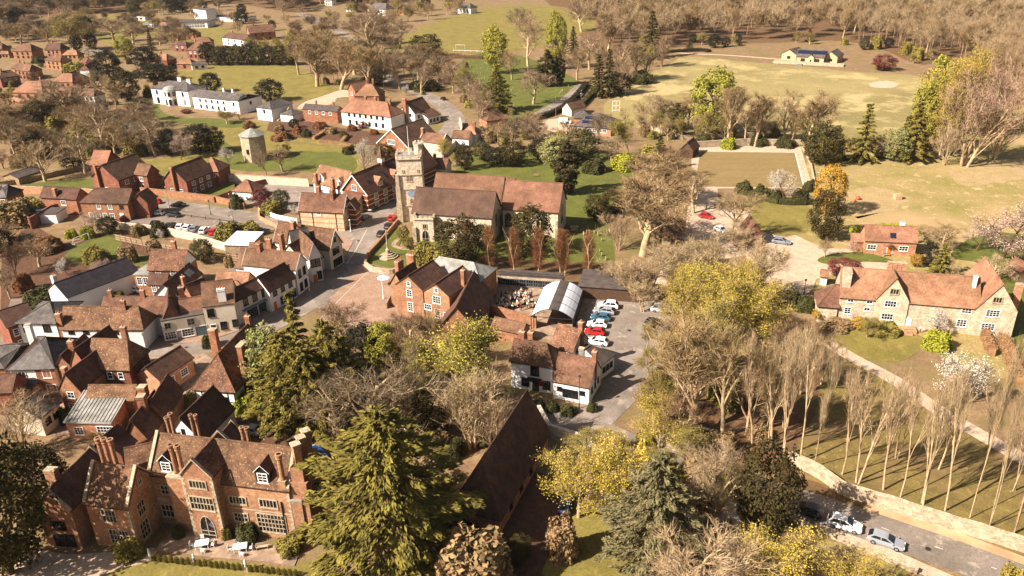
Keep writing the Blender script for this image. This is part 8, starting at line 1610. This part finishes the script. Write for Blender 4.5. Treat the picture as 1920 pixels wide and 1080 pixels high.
p = S(6, 525, 660); r = thing('table_tomb', p, 'large pale stone table tomb on the grass east of the yew', 'tomb'); b = MB(); b.abox(-.9, -.45, 0, .9, .45, 1.0, 'ashlar'); t = b.build('chest', None, loc=(0, 0, 0)); t.parent = r; b = MB(); b.abox(-1.1, -.6, 1.004, 1.1, .6, 1.15, 'ashlar'); t = b.build('ledger', None, loc=(0, 0, 0)); t.parent = r
def bench(p, rz, label, m='wood', group=None, cat='bench'):
    r = thing('bench', p, label, cat, group, rz); 
    for n, bx in (('seat', (-.8, -.2, .42, .8, .2, .47)), ('backrest', (-.8, .2, .5, .8, .25, .9)), ('leg', (-.75, -.2, 0, -.68, .2, .42)), ('leg', (.68, -.2, 0, .75, .2, .42))): b = MB(); b.abox(*bx, m); t = b.build(n, None, loc=(0, 0, 0)); t.parent = r
bench(S(6, 795, 218), .2, 'wooden bench on the churchyard lawn near the green shrub'); bench(S(6, 250, 272), 0, 'bench on the lawn north of the church nave'); bench(S(11, 1090, 405), 0, 'bench beside the farmhouse steps'); bench(S('m', 740, 95), 0, 'bench left of the orange cottage door')
def tset(fr, x, y, label):
    p = S(fr, x, y); r = thing('terrace_table', (p.x, p.y, .12), 'pale square terrace table '+label, 'table', None, .2); b = MB(); b.abox(-.9, -.6, .7, .9, .6, .76, 'trim'); t = b.build('tabletop', None, loc=(0, 0, 0)); t.parent = r
    for lx in (-.8, .8):
        for ly in (-.5, .5): b = MB(); b.abox(lx-.04, ly-.04, 0, lx+.04, ly+.04, .7, 'trim'); t = b.build('leg', None, loc=(0, 0, 0)); t.parent = r
    for j, (dx, dy, a) in enumerate(((-1.4, 0, 1.57), (1.4, 0, -1.57), (-.4, 1.1, 0), (.5, -1.1, 3.14))):
        c = thing('terrace_chair', (p.x+dx, p.y+dy, .12), f'pale terrace chair {("left of", "right of", "behind", "in front of")[j]} the table {label}', 'chair', None, a)
        for n, bx in (('seat', (-.25, -.25, .42, .25, .25, .47)), ('backrest', (-.25, .21, .47, .25, .25, .95)), ('leg', (-.24, -.24, 0, -.2, -.2, .42)), ('leg', (.2, -.24, 0, .24, -.2, .42)), ('leg', (-.24, .2, 0, -.2, .24, .42)), ('leg', (.2, .2, 0, .24, .24, .42))): b = MB(); b.abox(*bx, 'trim'); t = b.build(n, None, loc=(0, 0, 0)); t.parent = c
tset(12, 1460, 870, 'below the manor porch'); tset(12, 1735, 895, 'before the great mullioned window'); bench((S(13, 125, 885).x, S(13, 125, 885).y, .12), .2, 'stone coloured bench at the east end of the manor terrace', 'ashlar')
for i, (t_, x, y) in enumerate(((12, 1085, 955), (12, 1405, 995), (12, 1775, 1035), (13, 10, 1040))):
    p = S(t_, x, y); r = thing('garden_statue', (p.x, p.y, 0), 'small white figure on a plinth by the box balls, '+('leftmost', 'second from left', 'third from left', 'rightmost')[i], 'statue'); b = MB(); b.abox(-.25, -.25, 0, .25, .25, .7, 'ashlar'); t = b.build('plinth', None, loc=(0, 0, 0)); t.parent = r
    b = MB(); b.lathe((0, 0, .704), [(.18, 0), (.12, .3), (.17, .6), (.07, .85), (.12, 1.0), (.03, 1.15)], 'white', 8); b.tube((.1, 0, 1.3), (.28, 0, 1.05), .05, .03, 'white', 5); t = b.build('figure', None, loc=(0, 0, 0)); t.parent = r
# plastic roof over the stall yard, hot tub, bins, trampoline-like odds
r = house('covered_yard', 'f', (500, 330), 'low lean-to of pale corrugated translucent sheets behind the terrace', cat='canopy'); w1 = W(r, 'f', (255, 375), (700, 385) if False else (560, 385), 2.6, depth=(820, 250), rise=.5, roof='mono', wall='wood', rm='poly')
def wheelie(fr, x, y, col, label, w_=.6):
    p = S(fr, x, y); r = thing('bin', (p.x, p.y, .04), label, 'bin'); b = MB(); b.hexa([(-w_/2, -.3, .08), (w_/2, -.3, .08), (w_/2, .3, .08), (-w_/2, .3, .08)], [(-w_/2-.04, -.36, 1.0), (w_/2+.04, -.36, 1.0), (w_/2+.04, .36, 1.0), (-w_/2-.04, .36, 1.0)], col); t = b.build('body', None, loc=(0, 0, 0)); t.parent = r
    b = MB(); b.abox(-w_/2-.07, -.4, 1.004, w_/2+.07, .4, 1.08, 'metal_dark' if col != 'metal_dark' else 'door_orange'); t = b.build('lid', None, loc=(0, 0, 0)); t.parent = r
wheelie('c', 315, 690, 'metal_dark', 'large dark bin with orange lid in the shaded yard', 1.3); wheelie('c', 250, 680, 'metal', 'large grey bin beside the orange lidded one', 1.2)
p = S('g', 1240, 350); r = thing('garden_tub', (p.x, p.y, .04), 'blue covered tub beside the long white barn', 'tub'); b = MB(); b.abox(-2.3, -1.2, 0, 2.3, 1.2, 1.0, 'wood_dark'); t = b.build('tub', None, loc=(0, 0, 0)); t.parent = r; b = MB(); b.abox(-2.4, -1.3, 1.004, 2.4, 1.3, 1.15, mat('blue_cover', (30, 96, 140), (24, 80, 120))); t = b.build('cover', None, loc=(0, 0, 0)); t.parent = r
p = S(7, 225, 35); r = thing('tarpaulin_stack', p, 'light blue tarpaulin covered stack behind the bowling green wall', 'tarpaulin'); b = MB(); b.hexa([(-1.6, -.8, 0), (1.6, -.8, 0), (1.6, .8, 0), (-1.6, .8, 0)], [(-1.4, -.6, 1.1), (1.3, -.5, 1.3), (1.4, .6, 1.2), (-1.5, .5, 1.0)], mat('light_blue_sheet', (96, 160, 190), (80, 140, 176))); t = b.build('sheet', None, loc=(0, 0, 0)); t.parent = r
p = S(7, 120, 30); r = thing('crate_stack', p, 'weathered wooden crate left of the blue tarpaulin', 'crate'); b = MB(); b.abox(-1.2, -.6, 0, 1.2, .6, 1.2, 'wood'); t = b.build('crate', None, loc=(0, 0, 0)); t.parent = r
p = S(7, 1008, 435); r = thing('straw_stack', p, 'small straw coloured block standing in the paddock', 'hay bale'); b = MB(); b.hexa([(-1, -.8, 0), (1, -.8, 0), (1, .8, 0), (-1, .8, 0)], [(-.8, -.6, 1.6), (.9, -.6, 1.8), (.8, .6, 1.7), (-.9, .6, 1.5)], 'sand'); t = b.build('bale', None, loc=(0, 0, 0)); t.parent = r
for i, (x, y, s) in enumerate(((722, 440, .7), (698, 455, .45))): p = S(7, x, y); r = thing('clay_pot', p, ('larger', 'smaller')[i]+' red clay pot on the paddock by the tree shadow', 'pot'); b = MB(); b.lathe((0, 0, 0), [(s*.6, 0), (s, s*.8), (s*.7, s*1.6)], 'pot', 9); t = b.build('pot', None, loc=(0, 0, 0)); t.parent = r
for i, (x, y) in enumerate(((925, 955), (995, 972))): p = S(5, x, y); r = thing('bench', (p.x, p.y, .14), ('left', 'right')[i]+' pale bench against the curved wall of the market square', 'bench', None, .2); b = MB(); b.abox(-1, -.3, 0, 1, .3, .5, 'trim'); t = b.build('seat', None, loc=(0, 0, 0)); t.parent = r
p = S(9, 1000, 60); r = thing('parasol', (p.x, p.y, .1), 'folded white parasol beside the inn end wall', 'parasol'); b = MB(); b.tube((0, 0, 0), (0, 0, 2.4), .04, .04, 'metal', 5); t = b.build('pole', None, loc=(0, 0, 0)); t.parent = r; b = MB(); b.lathe((0, 0, 1.9), [(1.5, 0), (.8, .35), (.05, .7)], 'trim', 8); t = b.build('canopy', None, loc=(0, 0, 0)); t.parent = r
# ---------------- air ----------------
hz = bpy.data.materials.new('haze_air'); hz.use_nodes = True; hn = hz.node_tree.nodes; hn.remove(hn['Principled BSDF']); pv = hn.new('ShaderNodeVolumePrincipled')
pv.inputs['Color'].default_value = (1.0, .95, .88, 1); pv.inputs['Density'].default_value = .00003; hz.node_tree.links.new(pv.outputs[0], hn['Material Output'].inputs['Volume'])
b = MB(); b.abox(-2500, -150, -1, 2500, 3500, 90, hz); tag(b.build('haze', None, loc=(0, 0, 0), uv=False), 'thin warm haze over the village and its woods', 'haze', kind='stuff')
